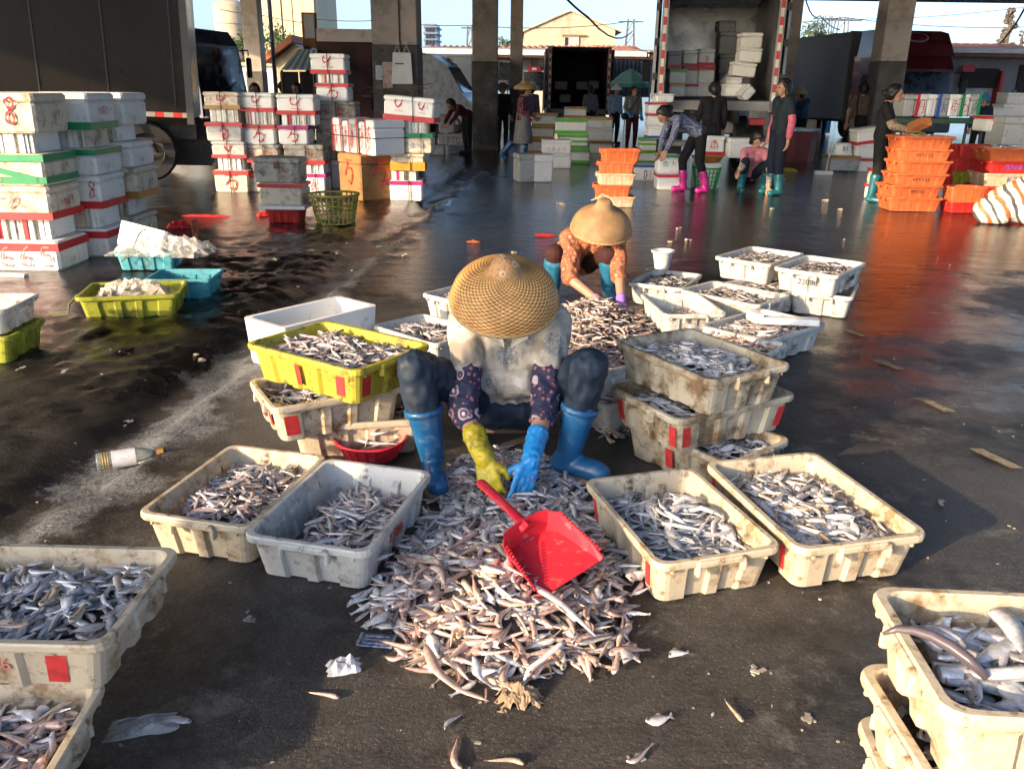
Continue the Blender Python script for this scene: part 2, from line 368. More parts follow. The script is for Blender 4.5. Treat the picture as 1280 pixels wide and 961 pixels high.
def column(u0, u1, Y, zdark, label, side=1.0, group='columns of the market hall'):
    """square concrete column whose near face spans pixels u0..u1 at distance Y"""
    a, b = AT(u0, 100, Y), AT(u1, 100, Y); w = b.x - a.x
    t = thing('concrete_column', label, 'column', ((a.x + b.x) / 2, Y + w * side / 2, 0), 0, group)
    mb = MB(); mb.box((0, 0, zdark / 2), (w, w * side, zdark), bev=.02); obj('dark_base', mb, CONC_D, t)
    mb = MB(); mb.box((0, 0, zdark + (5.25 - zdark) / 2), (w - .012, w * side - .012, 5.25 - zdark), bev=.02); obj('shaft', mb, CONC, t)
    return t
c1 = column(466, 523, 16.6, 2.22, 'wide beige concrete column behind the foam stacks with a bag hung on it')
column(590, 622, 21.9, 2.1, 'beige concrete column with black base left of the walking woman in a straw hat')
column(637, 653, 31.5, 1.5, 'slim grey column farthest back, left of the gabled building')
column(308, 329, 30, 1.9, 'grey column above the left foam stacks beside a thin metal pipe')
column(976, 994, 27, 1.7, 'dark column just right of the loaded open truck')
column(1097, 1131, 19.3, 2.15, 'beige column in front of the red truck cab')
# the neighbour of these columns to the left of the camera, outside the picture; its shadow crosses the floor
t = thing('concrete_column', 'concrete column beside the camera, outside the picture on the left', 'column', (-3.8, -.38, 0), .2, 'columns of the market hall')
mb = MB(); mb.box((0, 0, 1.05), (.6, .6, 2.1), bev=.02); obj('dark_base', mb, CONC_D, t)
mb = MB(); mb.box((0, 0, 3.7), (.59, .59, 3.2), bev=.02); obj('shaft', mb, CONC, t)
# thin metal pipe beside the left column
a = AT(344, 100, 24); mb = MB(); mb.tube([(0, 0, 0), (0, 0, 5.2)], .055, 10)
tag(obj('metal_pipe', mb, M('pipe_blue_grey', (.28, .33, .42), .4, .2), None, (a.x, 24, 0), smooth=True), 'thin blue grey metal pipe standing beside the left column', 'pipe')

# ---- far buildings
def bwall(parent, name, u0, v0, u1, v1, Yv, depth, mat):
    a, b = AT(u0, v1, Yv), AT(u1, v0, Yv)
    mb = MB(); mb.box(((a.x + b.x) / 2, Yv + depth / 2, (a.z + b.z) / 2), (b.x - a.x, depth, b.z - a.z)); return obj(name, mb, mat, parent)
STUCCO = M('stucco_beige', (.48, .40, .28), .9, .2, .3, ((.2, .17, .13), .3, .25), .2, 6)
TILE = M('roof_tile', (.36, .13, .07), .85, .35, .8, ((.12, .07, .05), .25, 1.5), .3, 10)
GREYW = M('grey_panel_wall', (.20, .20, .21), .8, .2, .6, ((.1, .1, .1), .3, .8))
GLASS = M('dark_glass', (.012, .015, .018), .12, .3); TEALW = M('teal_glass', (.10, .28, .27), .2, .2)
# gabled hall
t = thing('gabled_hall', 'beige gabled hall with small window behind the tiled roofs', 'building')
pts = [AT(655, 60, 75), AT(655, 40, 75), AT(713, 15, 75), AT(769, 38, 75), AT(769, 60, 75)]
mb = MB(); q = [(p.x, 75, max(p.z, 0) if 0 < i < 4 else 0) for i, p in enumerate(pts)]
mb.loft([q, [(x, 95, z) for x, _, z in q]]); obj('wall', mb, STUCCO, t)
for (i, j) in ((1, 2), (2, 3)):
    p, r = q[i], q[j]; d = Vector((r[0] - p[0], 0, r[2] - p[2])).normalized(); e = .6 if i == 1 else 0; e2 = .6 if i == 2 else 0
    a = Vector(p) - d * e; b = Vector(r) + d * e2
    mb = MB(); mb.loft([[(a.x, y, a.z + .02), (b.x, y, b.z + .02), (b.x, y, b.z + .14), (a.x, y, a.z + .14)] for y in (74.8, 95.4)]); obj('roof_slab', mb, STUCCO, t)
w = bwall(t, 'window', 705, 46, 724, 58, 74.88, .1, M('grey_shutter', (.35, .34, .32), .8)); bwall(w, 'pane', 706, 47, 710, 57, 74.84, .03, GLASS)
bwall(t, 'lintel', 703, 44, 733, 45.5, 74.8, .18, M('rust', (.2, .09, .04), .8))
# long tiled row behind the trucks
t = thing('tiled_row_building', 'long low grey building with red tiled roof behind the trucks', 'building')
bwall(t, 'wall', 525, 66, 1062, 112, 40, 6, GREYW)
for k, (u0, u1) in enumerate(((525, 600), (600, 675), (675, 750), (750, 812))):
    a, b = AT(u0, 68, 39.5), AT(u1, 68, 39.5); e = AT(u0, 58, 44)
    mb = MB(); n = 18
    prof = [(a.x + (b.x - a.x) * i / n) for i in range(n + 1)]
    lo = [[(x, 39.4, a.z + .07 * (i % 2)) for i, x in enumerate(prof)], [(x, 44, e.z + .07 * (i % 2)) for i, x in enumerate(prof)]]
    mb.loft(lo, False, False, None, False); o = obj('roof_tiles', mb, TILE, t)
bwall(t, 'eave_board', 525, 68, 1062, 70.5, 39.3, .12, M('eave_rust', (.22, .1, .06), .8, .4, 2))
bwall(t, 'gutter', 525, 64.5, 812, 67.5, 39.2, .1, M('zinc', (.55, .58, .6), .4, .2, 2))
for k, (u0, u1, v0, v1) in enumerate(((655, 683, 90, 112), (540, 560, 82, 105), (565, 585, 82, 105), (622, 640, 78, 100))):
    w = bwall(t, 'window', u0, v0, u1, v1, 39.94, .08, GLASS); bwall(w, 'frame', u0 - 1, v0 - 1.6, u1 + 1, v0, 39.9, .1, M('white_frame', (.5, .5, .5), .6))
s = bwall(t, 'red_sign', 660, 83, 676, 90, 39.85, .06, M('sign_red', (.45, .03, .05), .5)); bwall(s, 'emblem', 665, 85, 671, 88, 39.82, .03, M('sign_white', (.7, .7, .7), .6))
for i in range(20):    # joints of the wall panels
    a = AT(530 + i * 15, 72, 39.96); b = AT(530 + i * 15, 112, 39.96)
    mb = MB(); mb.box((a.x, 39.97, 1.5), (.05, .06, 3)); obj('panel_joint', mb, M('joint', (.08, .08, .085), .9), t)
# same row going on at the right
t = thing('right_shop_row', 'low shop row with tiled roof and red pillar behind the red truck', 'building')
bwall(t, 'wall', 1180, 64, 1330, 135, 34, 6, GREYW)
a, b = AT(1170, 66, 33.6), AT(1340, 66, 33.6); e = AT(1170, 55, 38); n = 24
mb = MB(); prof = [(a.x + (b.x - a.x) * i / n) for i in range(n + 1)]
mb.loft([[(x, 33.4, a.z + .06 * (i % 2)) for i, x in enumerate(prof)], [(x, 38, e.z + .06 * (i % 2)) for i, x in enumerate(prof)]], False, False, None, False); obj('roof_tiles', mb, TILE, t)
bwall(t, 'eave_board', 1185, 62, 1330, 66, 33.3, .14, M('eave_white', (.6, .62, .62), .6, .2, 2))
bwall(t, 'truss', 1185, 67, 1330, 71, 33.4, .06, M('eave_rust', (.22, .1, .06), .8))
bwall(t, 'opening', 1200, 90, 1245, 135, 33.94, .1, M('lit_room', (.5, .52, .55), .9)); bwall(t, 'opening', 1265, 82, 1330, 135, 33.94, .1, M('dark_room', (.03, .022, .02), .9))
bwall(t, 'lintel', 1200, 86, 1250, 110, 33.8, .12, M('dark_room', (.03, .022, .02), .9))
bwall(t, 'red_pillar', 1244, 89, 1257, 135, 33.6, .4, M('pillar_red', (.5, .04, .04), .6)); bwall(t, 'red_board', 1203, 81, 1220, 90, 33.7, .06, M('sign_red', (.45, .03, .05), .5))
# yellow stone wall building, sunlit
t = thing('stone_wall_building', 'sunlit yellow rendered wall with bricked window behind the dark column', 'building')
YST = M('yellow_render', (.58, .46, .28), .9, .2, .5, ((.28, .21, .14), .35, .8), .35, 8)
a, b = AT(955, 68, 36), AT(1047, 58, 33)
mb = MB(); mb.loft([[(a.x, 36, 0), (b.x, 33, 0), (b.x, 33, b.z), (a.x, 36, a.z)], [(a.x + .5, 42, 0), (b.x + .5, 39, 0), (b.x + .5, 39, b.z), (a.x + .5, 42, a.z)]]); obj('wall', mb, YST, t)
mb = MB(); mb.loft([[(a.x, 35.85, a.z), (b.x, 32.85, b.z), (b.x, 32.85, b.z + .22), (a.x, 35.85, a.z + .22)], [(a.x, 42, a.z), (b.x, 39, b.z), (b.x, 39, b.z + .22), (a.x, 42, a.z + .22)]]); obj('coping', mb, TILE, t)
mb = MB(); c = AT(1026, 101, 33.6); mb.box((c.x, 33.62, c.z), (.62, .2, .65), -.75); o = obj('bricked_window', mb, M('yellow_brick', (.45, .35, .22), .9, .3, 2), t)
mb = MB(); mb.box((0, -.06, .36), (.8, .1, .08)); obj('lintel', mb, STUCCO, o, (c.x, 33.6, c.z))
mb = MB(); c = AT(1043, 90, 32.8); mb.box((c.x, 32.86, 1.4), (.22, .25, 2.7)); obj('blue_post', mb, M('paint_blue', (.06, .34, .55), .6), t)
# yellow apartment block
t = thing('apartment_block', 'yellow apartment block with rows of teal windows far behind left', 'building')
YB = M('apartment_yellow', (.60, .50, .30), .9, .12, .1)
bwall(t, 'wall', 330, -60, 392, 120, 130, 14, YB)
for r_ in range(8):
    for c_ in range(4):
        u = 338 + c_ * 13.5; v = -36 + r_ * 12
        if u > 376: w = bwall(t, 'window', u, v, u + 5, v + 6, 129.9, .2, GLASS)
        else:
            w = bwall(t, 'window', u, v, u + 6, v + 7, 129.9, .2, TEALW)
        bwall(w, 'sill', u - 1, v + 7.2, u + 7, v + 8.4, 129.7, .3, STUCCO)
for c_ in range(5):
    bwall(t, 'pilaster', 331 + c_ * 13.5, -60, 334 + c_ * 13.5, 110, 129.4, .6, YB)
# round silo
c = AT(292, 60, 95); t = thing('silo', 'round beige concrete silo behind the blue truck cab', 'silo', (c.x, 95, 0))
mb = MB(); top = AT(292, 6, 95).z; r_ = 19 / FPX * 95 * .98
mb.lathe([(r_, 0), (r_, top * .97), (r_ * .96, top), (r_ * .5, top + .4), (.01, top + .6)], 28); obj('drum', mb, STUCCO, t, smooth=True)
for k in range(3):
    mb = MB(); z = 2.5 + k * (top - 2) / 3; mb.lathe([(r_ + .02, z), (r_ + .1, z + .02), (r_ + .1, z + .3), (r_ + .02, z + .32)], 28); obj('ring_band', mb, STUCCO, t)
# white wall, dark shed, rusted sign and striped awning on the left
SHED = M('shed_maroon', (.06, .022, .022), .8, .3, 2)
t = thing('dark_shed', 'dark maroon shed under a pale flaking parapet behind the foam boxes', 'shed')
bwall(t, 'wall', 400, 52, 468, 150, 22, 3, SHED)
bwall(t, 'parapet', 396, 37, 468, 52, 21.9, 3.3, M('flaking_white', (.60, .56, .54), .9, .15, 1.5, ((.45, .22, .2), .2, 2)))
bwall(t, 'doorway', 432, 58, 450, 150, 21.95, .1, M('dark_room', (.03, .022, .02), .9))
d = bwall(t, 'door', 449, 58, 466, 150, 21.9, .12, SHED)
for k in range(7): bwall(d, 'door_panel', 451, 62 + k * 11, 464, 70 + k * 11, 21.86, .06, M('shed_panel', (.05, .02, .024), .7))
t = thing('rusted_sign', 'tall rusted sign board with peeling white face above the striped awning', 'sign')
bwall(t, 'board', 379, 16, 394, 60, 24, .15, M('rusty', (.30, .13, .06), .8, .4, 2, ((.12, .05, .03), .4, 3)))
bwall(t, 'face', 381, 18, 392, 48, 23.95, .05, M('peeling', (.50, .53, .56), .7, .2, 1.5, ((.3, .13, .07), .3, 3)))
bwall(t, 'post', 384, 58, 388, 120, 24, .12, DARKM)
t = thing('striped_awning', 'small blue and white striped awning behind the foam stacks', 'awning')
a0, a1, b0, b1 = AT(352, 88, 20.5), AT(392, 88, 20.5), AT(372, 63, 22), AT(397, 63, 22); n = 9
AWB, AWW = M('awning_blue', (.15, .28, .42), .7, .2), M('awning_white', (.55, .6, .64), .7, .15)
for i in range(n):
    f, g = i / n, (i + 1) / n
    mb = MB(); q = [a0.lerp(a1, f), a0.lerp(a1, g), b0.lerp(b1, g), b0.lerp(b1, f)]
    mb.loft([[p for p in q], [p + Vector((0, 0, .02)) for p in q]]); obj('stripe', mb, AWB if i % 2 else AWW, t)
for p in (a0, a1): mb = MB(); mb.tube([(p.x, p.y, 0), p], .03); obj('post', mb, DARKM, t)
for k, (u0, u1) in enumerate(((352, 372), (376, 394))):
    bwall(t, 'dark_curtain', u0, 90, u1, 118, 20.8, .05, M('black_cloth', (.012, .012, .014), .9))
t = thing('small_gable_house', 'small tan gable roof behind the awning', 'building')
p = [AT(342, 76, 34), AT(368, 55, 34), AT(384, 66, 34), AT(384, 120, 34), AT(342, 120, 34)]
mb = MB(); q = [(x.x, 34, max(x.z, 0)) for x in p]; mb.loft([q, [(x, 44, z) for x, _, z in q]]); obj('wall', mb, STUCCO, t)
mb = MB(); mb.loft([[(q[0][0] - .3, y, q[0][2] - .1), (q[1][0], y, q[1][2] + .05), (q[1][0], y, q[1][2] + .3), (q[0][0] - .3, y, q[0][2] + .15)] for y in (33.6, 44)]); obj('roof_slab', mb, TILE, t)
t = thing('white_far_building', 'pale unfinished concrete frame building far off beyond the roofs', 'building')
WF = M('far_white', (.55, .57, .6), .9)
bwall(t, 'tower', 531, 30, 545, 62, 160, 8, WF)
for r_ in range(3):
    bwall(t, 'floor_slab', 529, 33 + r_ * 8, 547, 34.6 + r_ * 8, 159.6, 8.6, WF)
    for c_ in range(3): bwall(t, 'opening', 532.5 + c_ * 4, 35.5 + r_ * 8, 535 + c_ * 4, 40 + r_ * 8, 159.8, .4, GLASS)
t = thing('low_white_wall', 'long pale wall between the left column and the shed', 'wall')
bwall(t, 'wall', 270, 82, 420, 128, 46, .5, M('pale_wall', (.55, .55, .57), .9, .15, .6)); bwall(t, 'coping', 268, 80, 422, 82.2, 45.8, .8, STUCCO)
# curtain hung under the eaves
a, b = AT(763, 76, 36), AT(812, 122, 36); n = 40; mb = MB()
lo = [[(a.x + (b.x - a.x) * i / n, 36 + .12 * math.sin(i * 1.6 + .4 * math.sin(i)), z) for i in range(n + 1)] for z in (b.z, a.z)]
mb.loft(lo, False, False, None, False); mb.sm = True
tag(obj('hanging_tarp', mb, M('tarp_grey', (.17, .18, .20), .8, .25, 1)), 'grey pleated tarpaulin curtain hung beneath the eaves behind the parasol', 'curtain')
# parasol
c = AT(787, 108, 30); t = thing('parasol', 'teal market parasol standing open left of the loaded truck', 'parasol', (c.x, 30, 0))
zt = AT(787, 86, 30).z; mb = MB(); mb.lathe([(.65, zt - .48), (.62, zt - .42), (.3, zt - .14), (.01, zt)], 8); obj('canopy', mb, M('parasol_teal', (.30, .62, .58), .7, .15), t)
mb = MB(); mb.lathe([(.66, zt - .6), (.655, zt - .47)], 8); obj('valance', mb, M('valance', (.1, .42, .36), .7), t)
mb = MB(); mb.tube([(0, 0, 0), (0, 0, zt)], .02); obj('pole', mb, DARKM, t)

# ---- poles, pylons and wires
STEEL = M('pylon_steel', (.12, .11, .12), .6)
def pylon(u, vt, Yp, w, label):
    c = AT(u, vt, Yp); t = thing('lattice_pylon', label, 'pylon', (c.x, Yp, 0)); h = c.z
    for sx in (-1, 1):
        for sy in (-1, 1):
            mb = MB(); mb.tube([(sx * w, sy * w, 0), (sx * w * .35, sy * w * .35, h)], .05, 5); obj('leg', mb, STEEL, t)
    for k in range(7):
        z0, z1 = h * k / 7, h * (k + 1) / 7; w0, w1 = w * (1 - .65 * k / 7), w * (1 - .65 * (k + 1) / 7)
        mb = MB(); mb.tube([(-w0, -w0, z0), (w1, -w1, z1)], .03, 4); obj('brace', mb, STEEL, t)
    mb = MB(); mb.tube([(-w * 1.6, 0, h * .97), (w * 1.6, 0, h * .97)], .05, 5); obj('crossarm', mb, STEEL, t)
pylon(1035, 20, 70, .7, 'thin lattice pylon left of the pair beyond the stone wall')
pylon(1053, 22, 66, .9, 'lattice pylon right of the pair beyond the stone wall')
pylon(789, 24, 70, .6, 'lattice pylon beside the gabled hall')
pylon(587, 32, 60, .35, 'lattice pole between the two beige columns')
def cable(name, pix, label, r=.02):
    pts = [AT(*p) for p in pix]; q = []
    for i in range(len(pts) - 1):
        for k in range(6):
            f = k / 6; p = pts[i].lerp(pts[i + 1], f); p.z -= 4 * f * (1 - f) * (pts[i + 1] - pts[i]).length * .02; q.append(p)
    q.append(pts[-1]); mb = MB(); mb.tube(q, r, 5)
    tag(obj(name, mb, M('cable_black', (.02, .02, .025), .7)), label, 'cable')
cable('overhead_cable', [(700, -10, 31), (735, 22, 33), (790, 40, 60)], 'thick sagging cable dropping from the roof towards the gabled hall', .04)
cable('overhead_cable', [(392, 24, 60), (470, 26, 60), (590, 32, 60), (789, 27, 70)], 'thin wire strung across the sky between the poles', .025)
cable('overhead_cable', [(1005, -8, 40), (1025, 20, 60), (1050, 38, 66)], 'cable curving down the sky beside the pale tree', .035)
cable('overhead_cable', [(1000, 28, 66), (1053, 22, 66), (1290, 34, 66)], 'long wire running right from the lattice pylons', .025)
cable('overhead_cable', [(1035, 24, 70), (1290, 8, 60)], 'upper wire rising towards the right edge', .02)
cable('overhead_cable', [(1290, -8, 28), (1262, 40, 34), (1244, 56, 40)], 'bundle cable slanting down at the right edge', .035)
cable('overhead_cable', [(275, 12, 60), (330, 20, 60), (392, 30, 60)], 'wire crossing in front of the silo', .025)

# ---- trees beyond the roofs
def leaf_cloud(blobs, n, size, seed):
    rs = np.random.RandomState(seed); vs = []; fs = []
    for (cx, cy, cz, rx, ry, rz, k) in blobs:
        for _ in range(int(n * k)):
            d = rs.normal(size=3); d /= np.linalg.norm(d); q = rs.rand() ** .45
            p = np.array([cx + d[0] * rx * q, cy + d[1] * ry * q, cz + d[2] * rz * q])
            a = rs.normal(size=3); a /= np.linalg.norm(a); b = np.cross(a, rs.normal(size=3)); b /= np.linalg.norm(b); s = size * (.6 + .8 * rs.rand())
            o = len(vs); vs += [p - a * s, p + b * s * .45, p + a * s, p - b * s * .45]; fs.append((o, o + 1, o + 2, o + 3))
    mb = MB(); mb.v = [tuple(v) for v in vs]; mb.f = fs; return mb
def tree(u, vb, vt, Yt, w, label, leaf, seed, n=900, sparse=1.0, tall=False):
    base, top = AT(u, vb, Yt), AT(u, vt, Yt); h = top.z; rs = random.Random(seed)
    t = thing('tree', label, 'tree', (base.x, Yt, 0), 0, 'trees beyond the roofs')
    mb = MB(); mb.tube([(0, 0, 0), (.1, 0, h * .4), (-.05, .1, h * .75), (0, 0, h * .95)], [h * .035, h * .025, h * .014, .02], 7); trk = obj('trunk', mb, M('bark', (.09, .07, .05), .9, .3), t, smooth=True)
    blobs = []
    for k in range(16):
        f = k / 15; z = h * ((.3 if tall else .45) + (.62 if tall else .48) * f); a = rs.uniform(0, 6.28); rad = w * (.5 * (1 - f * .75) if tall else .6 * math.sin(.5 + 2.3 * f))
        x, y = math.cos(a) * rad, math.sin(a) * rad
        mb = MB(); mb.tube([(0, 0, z - h * .12), (x * .6, y * .6, z)], [h * .01, h * .004], 5); obj('limb', mb, M('bark', (.09, .07, .05), .9), t)
        s = w * rs.uniform(.22, .42) * (.6 if tall else 1); blobs.append((x, y, z, s, s, s * .7, sparse))
    obj('crown', leaf_cloud(blobs, n / 16, h * .022, seed), leaf, t)
LEAF1 = M('leaf_green', (.06, .11, .03), .7, .4, 1.5, transl=.25); LEAF2 = M('leaf_grey_green', (.11, .15, .10), .8, .3, 1.5, transl=.25); LEAF3 = M('leaf_dry', (.14, .12, .09), .8, .3, 1.5)
tree(350, 100, 34, 80, 3.6, 'green leafy tree in front of the yellow apartment block', LEAF1, 3, 1800)
tree(372, 100, 46, 72, 3.0, 'darker green tree just left of the rusted sign', LEAF1, 4, 1500)
tree(306, 100, 36, 82, 2.2, 'green tree beside the silo', LEAF1, 5, 1200)
tree(628, 100, 44, 90, 1.6, 'small tree seen between the two central columns', LEAF1, 6, 700)
tree(1012, 100, 26, 64, 2.6, 'pale grey green tree above the yellow stone wall', LEAF2, 7, 1800)
tree(1250, 100, 2, 62, 1.3, 'tall ragged conifer at the right edge of the sky', LEAF3, 8, 1300, 1.0, True)
tree(1268, 100, 30, 66, 1.2, 'thin bare tree right of the ragged conifer', LEAF3, 9, 300, .5, True)
# ================================================================ trucks
ALU = M('truck_panel_grey', (.22, .225, .23), .35, .15, .8, ((.1, .09, .08), .3, 1.2), metal=.6)
TRAILER = M('trailer_panel_dark', (.020, .017, .0145), .26, .12, .5, ((.012, .010, .009), .3, .8), metal=.0, spec=.16, bump=.05, bscale=1.5)
WHITE_P = M('truck_white', (.5, .52, .54), .35, .1, 1, ((.2, .18, .15), .2, 1.5))
def wheel(parent, loc, r=.48, w=.28, axis='x'):
    Mx = Matrix.Rotation(R(90), 4, 'Y') if axis == 'x' else Matrix.Rotation(R(90), 4, 'X')
    mb = MB(); mb.lathe([(r * .6, -w / 2), (r * .92, -w / 2), (r, -w * .35), (r, w * .35), (r * .92, w / 2), (r * .6, w / 2)], 24, Mx)
    t = obj('wheel', mb, RUBBER, parent, loc, smooth=False)
    mb = MB(); mb.lathe([(.02, -w * .3), (r * .3, -w * .32), (r * .34, -w * .1), (r * .55, -w * .15), (r * .61, -w * .45), (r * .61, w * .45), (r * .5, w * .2), (.02, w * .2)], 20, Mx); obj('rim', mb, M('rim_steel', (.07, .065, .06), .5, .3, 6), t)
    return t
RW_R, RW_W = M('reflector_red', (.55, .04, .03), .35), M('reflector_white', (.7, .68, .62), .35)
def strip(parent, a, b, n, wid, nrm):
    a, b = Vector(a), Vector(b)
    for i in range(n):
        c = a.lerp(b, (i + .5) / n); d = (b - a) / n; L_ = d.length
        s = Vector((max(abs(d.x), wid) if abs(d.x) < L_ * .5 else abs(d.x), 0, 0))
        size = [max(abs(d[k]), wid if k != nrm else .008) for k in range(3)]
        mb = MB(); mb.box(c, size); obj('reflective_strip', mb, RW_R if i % 2 else RW_W, parent)
def cargo_truck(name, label, cat, loc, rz, w, L_, zf, zt, mat, open_rear=True, doors=True, inner=None, ribs=0):
    t = thing(name, label, cat, loc, rz); th = .07; inn = inner or mat
    for s, nm in ((-1, 'side_wall'), (1, 'side_wall')):
        mb = MB(); mb.box((s * (w / 2 - th / 2), L_ / 2, (zf + zt) / 2), (th, L_, zt - zf)); o = obj(nm, mb, mat, t)
        for k in range(ribs):
            mb = MB(); mb.box((s * (w / 2 + .012), L_ * (k + .5) / ribs, (zf + zt) / 2), (.024, .05, zt - zf - .1)); obj('rib', mb, mat, o)
    mb = MB(); mb.box((0, L_ / 2, zf - .09), (w, L_, .18)); obj('floor', mb, DARKM, t)
    mb = MB(); mb.box((0, L_ / 2, zt + .04), (w, L_, .08)); obj('ceiling', mb, inn, t)
    for k in range(8):
        mb = MB(); mb.box((0, L_ * (k + .5) / 8, zt - .03), (w - .2, .06, .05)); obj('ceiling_rib', mb, inn, t)
    mb = MB(); mb.box((0, L_ - th / 2, (zf + zt) / 2), (w - 2 * th, th, zt - zf)); obj('end_wall', mb, inn, t)
    for s in (-1, 1):
        mb = MB(); mb.box((s * (w / 2 - .06), -.03, (zf + zt) / 2 - .05), (.12, .06, zt - zf + .3)); obj('rear_post', mb, M('post_steel', (.3, .28, .26), .5, .3, 3), t)
        strip(t, (s * (w / 2 - .06), -.066, zf), (s * (w / 2 - .06), -.066, zt), 14, .06, 1)
        if doors:
            mb = MB(); mb.box((s * (w / 2 + .06), .62, (zf + zt) / 2), (.05, 1.2, zt - zf), s * .04); dd = obj('open_door', mb, mat, t)
            for k in range(3): mb = MB(); mb.box((s * (w / 2 + .06), -.01, zf + (zt - zf) * (.2 + .3 * k)), (.09, .06, .12)); obj('hinge', mb, DARKM, dd)
            mb = MB(); mb.tube([(s * (w / 2 + .1), .3, zf), (s * (w / 2 + .1), .3, zt)], .018, 6); obj('lock_bar', mb, M('post_steel', (.3, .28, .26), .5), dd)
    mb = MB(); mb.box((0, -.02, zf - .1), (w, .08, .16)); sill = obj('rear_sill', mb, M('post_steel', (.3, .28, .26), .5), t)
    if not open_rear:
        for s in (-1, 1):
            mb = MB(); mb.box((s * w / 4, -.03, (zf + zt) / 2), (w / 2 - .14, .05, zt - zf - .04)); dd = obj('rear_door', mb, mat, t)
            mb = MB(); mb.tube([(s * .12, -.07, zf + .05), (s * .12, -.07, zt - .05)], .02, 6); obj('lock_bar', mb, M('post_steel', (.3, .28, .26), .5), dd)
    for s in (-1, 1):
        wheel(t, (s * (w / 2 - .2), 1.2, .48)); wheel(t, (s * (w / 2 - .2), L_ - .2, .48))
        mb = MB(); mb.box((s * .4, L_ / 2, zf - .3), (.1, L_, .22)); obj('chassis_rail', mb, DARKM, t)
        mb = MB(); mb.box((s * (w / 2 - .3), .02, zf - .38), (.3, .06, .13), bev=.02); obj('tail_light', mb, M('tail_red', (.4, .02, .015), .2), t)
        mb = MB(); mb.box((s * (w / 2 - .3), .6, .45), (.5, .02, .5)); obj('mud_flap', mb, RUBBER, t)
    mb = MB(); mb.tube([(-w / 2 + .1, -.02, .55), (w / 2 - .1, -.02, .55)], .06, 8); obj('rear_bumper', mb, M('post_steel', (.3, .28, .26), .5), t)
    return t
def cab(parent, y0, w, h, mat, sign=1, roof_fairing=False):
    """cab-over cab whose front faces local -y at y0, standing on the parent truck"""
    pr = [(0, .55), (0, 1.25), (.16, h - .35), (.4, h), (1.75, h), (1.75, .55)]      # depth from the front, height
    mb = MB(); mb.loft([[(x, y0 + sign * d, z) for d, z in pr] for x in (-w / 2, w / 2)]); b = obj('cab_body', mb, mat, parent)
    g = [(-.012, 1.32), (.12, h - .42)]
    mb = MB(); mb.loft([[(-w / 2 + .1, y0 + sign * g[0][0], g[0][1]), (w / 2 - .1, y0 + sign * g[0][0], g[0][1]), (w / 2 - .16, y0 + sign * g[1][0], g[1][1]), (-w / 2 + .16, y0 + sign * g[1][0], g[1][1])],
        [(-w / 2 + .1, y0 + sign * (g[0][0] + .03), g[0][1]), (w / 2 - .1, y0 + sign * (g[0][0] + .03), g[0][1]), (w / 2 - .16, y0 + sign * (g[1][0] + .03), g[1][1]), (-w / 2 + .16, y0 + sign * (g[1][0] + .03), g[1][1])]])
    ws = obj('windscreen', mb, GLASS, b)
    for s in (-1, 1):
        mb = MB(); q = [(.3, 1.35), (.38, h - .5), (1.1, h - .5), (1.15, 1.35)]
        mb.loft([[(s * (w / 2 + e), y0 + sign * d, z) for d, z in q] for e in (0, .012)]); obj('side_window', mb, GLASS, b)
        mb = MB(); mb.box((s * (w / 2 - .25), y0 - sign * .02, .85), (.36, .06, .2), bev=.03); obj('headlight', mb, M('lamp_glass', (.6, .6, .58), .15), b)
        mb = MB(); mb.tube([(s * w / 2, y0 + sign * .25, h - .45), (s * (w / 2 + .3), y0 + sign * .05, h - .42), (s * (w / 2 + .3), y0 + sign * .05, h - .55)], .02, 6); arm = obj('mirror_arm', mb, RUBBER, b)
        mb = MB(); mb.box((s * (w / 2 + .3), y0 + sign * .05, h - .85), (.2, .08, .5), bev=.03); obj('mirror', mb, RUBBER, arm)
        wheel(parent, (s * (w / 2 - .18), y0 + sign * .95, .48))
        mb = MB(); mb.tube([(s * .1, y0 - sign * .03, 1.33), (s * .6, y0 - sign * .02, 1.55)], .012, 5); obj('wiper', mb, RUBBER, b)
    mb = MB(); mb.box((0, y0 - sign * .06, .6), (w, .2, .32), bev=.04); obj('bumper', mb, M('bumper_grey', (.1, .1, .1), .6), b)
    mb = MB(); mb.box((0, y0 - sign * .012, 1.02), (w * .55, .04, .2)); obj('grille', mb, RUBBER, b)
    if roof_fairing:
        mb = MB(); q = [(.25, h), (.35, h + .3), (.6, h + .62), (1.0, h + .7), (1.6, h + .7), (1.6, h)]
        mb.loft([[(x * (1 if i in (0, 5) else .94), y0 + sign * d, z) for i, (d, z) in enumerate(q)] for x in (-w / 2, w / 2)]); f = obj('roof_fairing', mb, mat, b)
    return b

# big dark trailer at the left, its side towards us
c0 = Vector((-5.0, 13.45, 0)); t = thing('trailer', 'long dark shiny box trailer with red and white edge strip at the left', 'trailer', c0, R(197.3)); t.rotation_euler = (0, R(-2.0), R(197.3))
# local +x runs along the side away to the left and back, local -y is the outward side... side plane is y=0
LT = 12.5
mb = MB(); mb.box((LT / 2, -1.2, 2.55), (LT, 2.4, 3.2), bev=.03); b = obj('box_body', mb, TRAILER, t)
for k in range(14):
    mb = MB(); mb.box((.25 + k * .92, .004, 2.6), (.02, .012, 2.9)); obj('panel_seam', mb, M('seam', (.03, .027, .024), .4), b)
for k in range(60):
    mb = MB(); mb.box((.1 + k * .13, .012, 1.03), (.13, .024, .07)); obj('reflective_strip', mb, RW_R if k % 2 else M('reflector_dull', (.35, .33, .3), .5), t)
mb = MB(); mb.box((.05, .02, 2.5), (.1, .05, 3.2)); obj('corner_post', mb, M('post_alu', (.11, .105, .10), .45, .2, 2, metal=.3), t)
mb = MB(); mb.box((.05, .05, 3.0), (.06, .03, .2)); obj('marker_light', mb, RW_R, t)
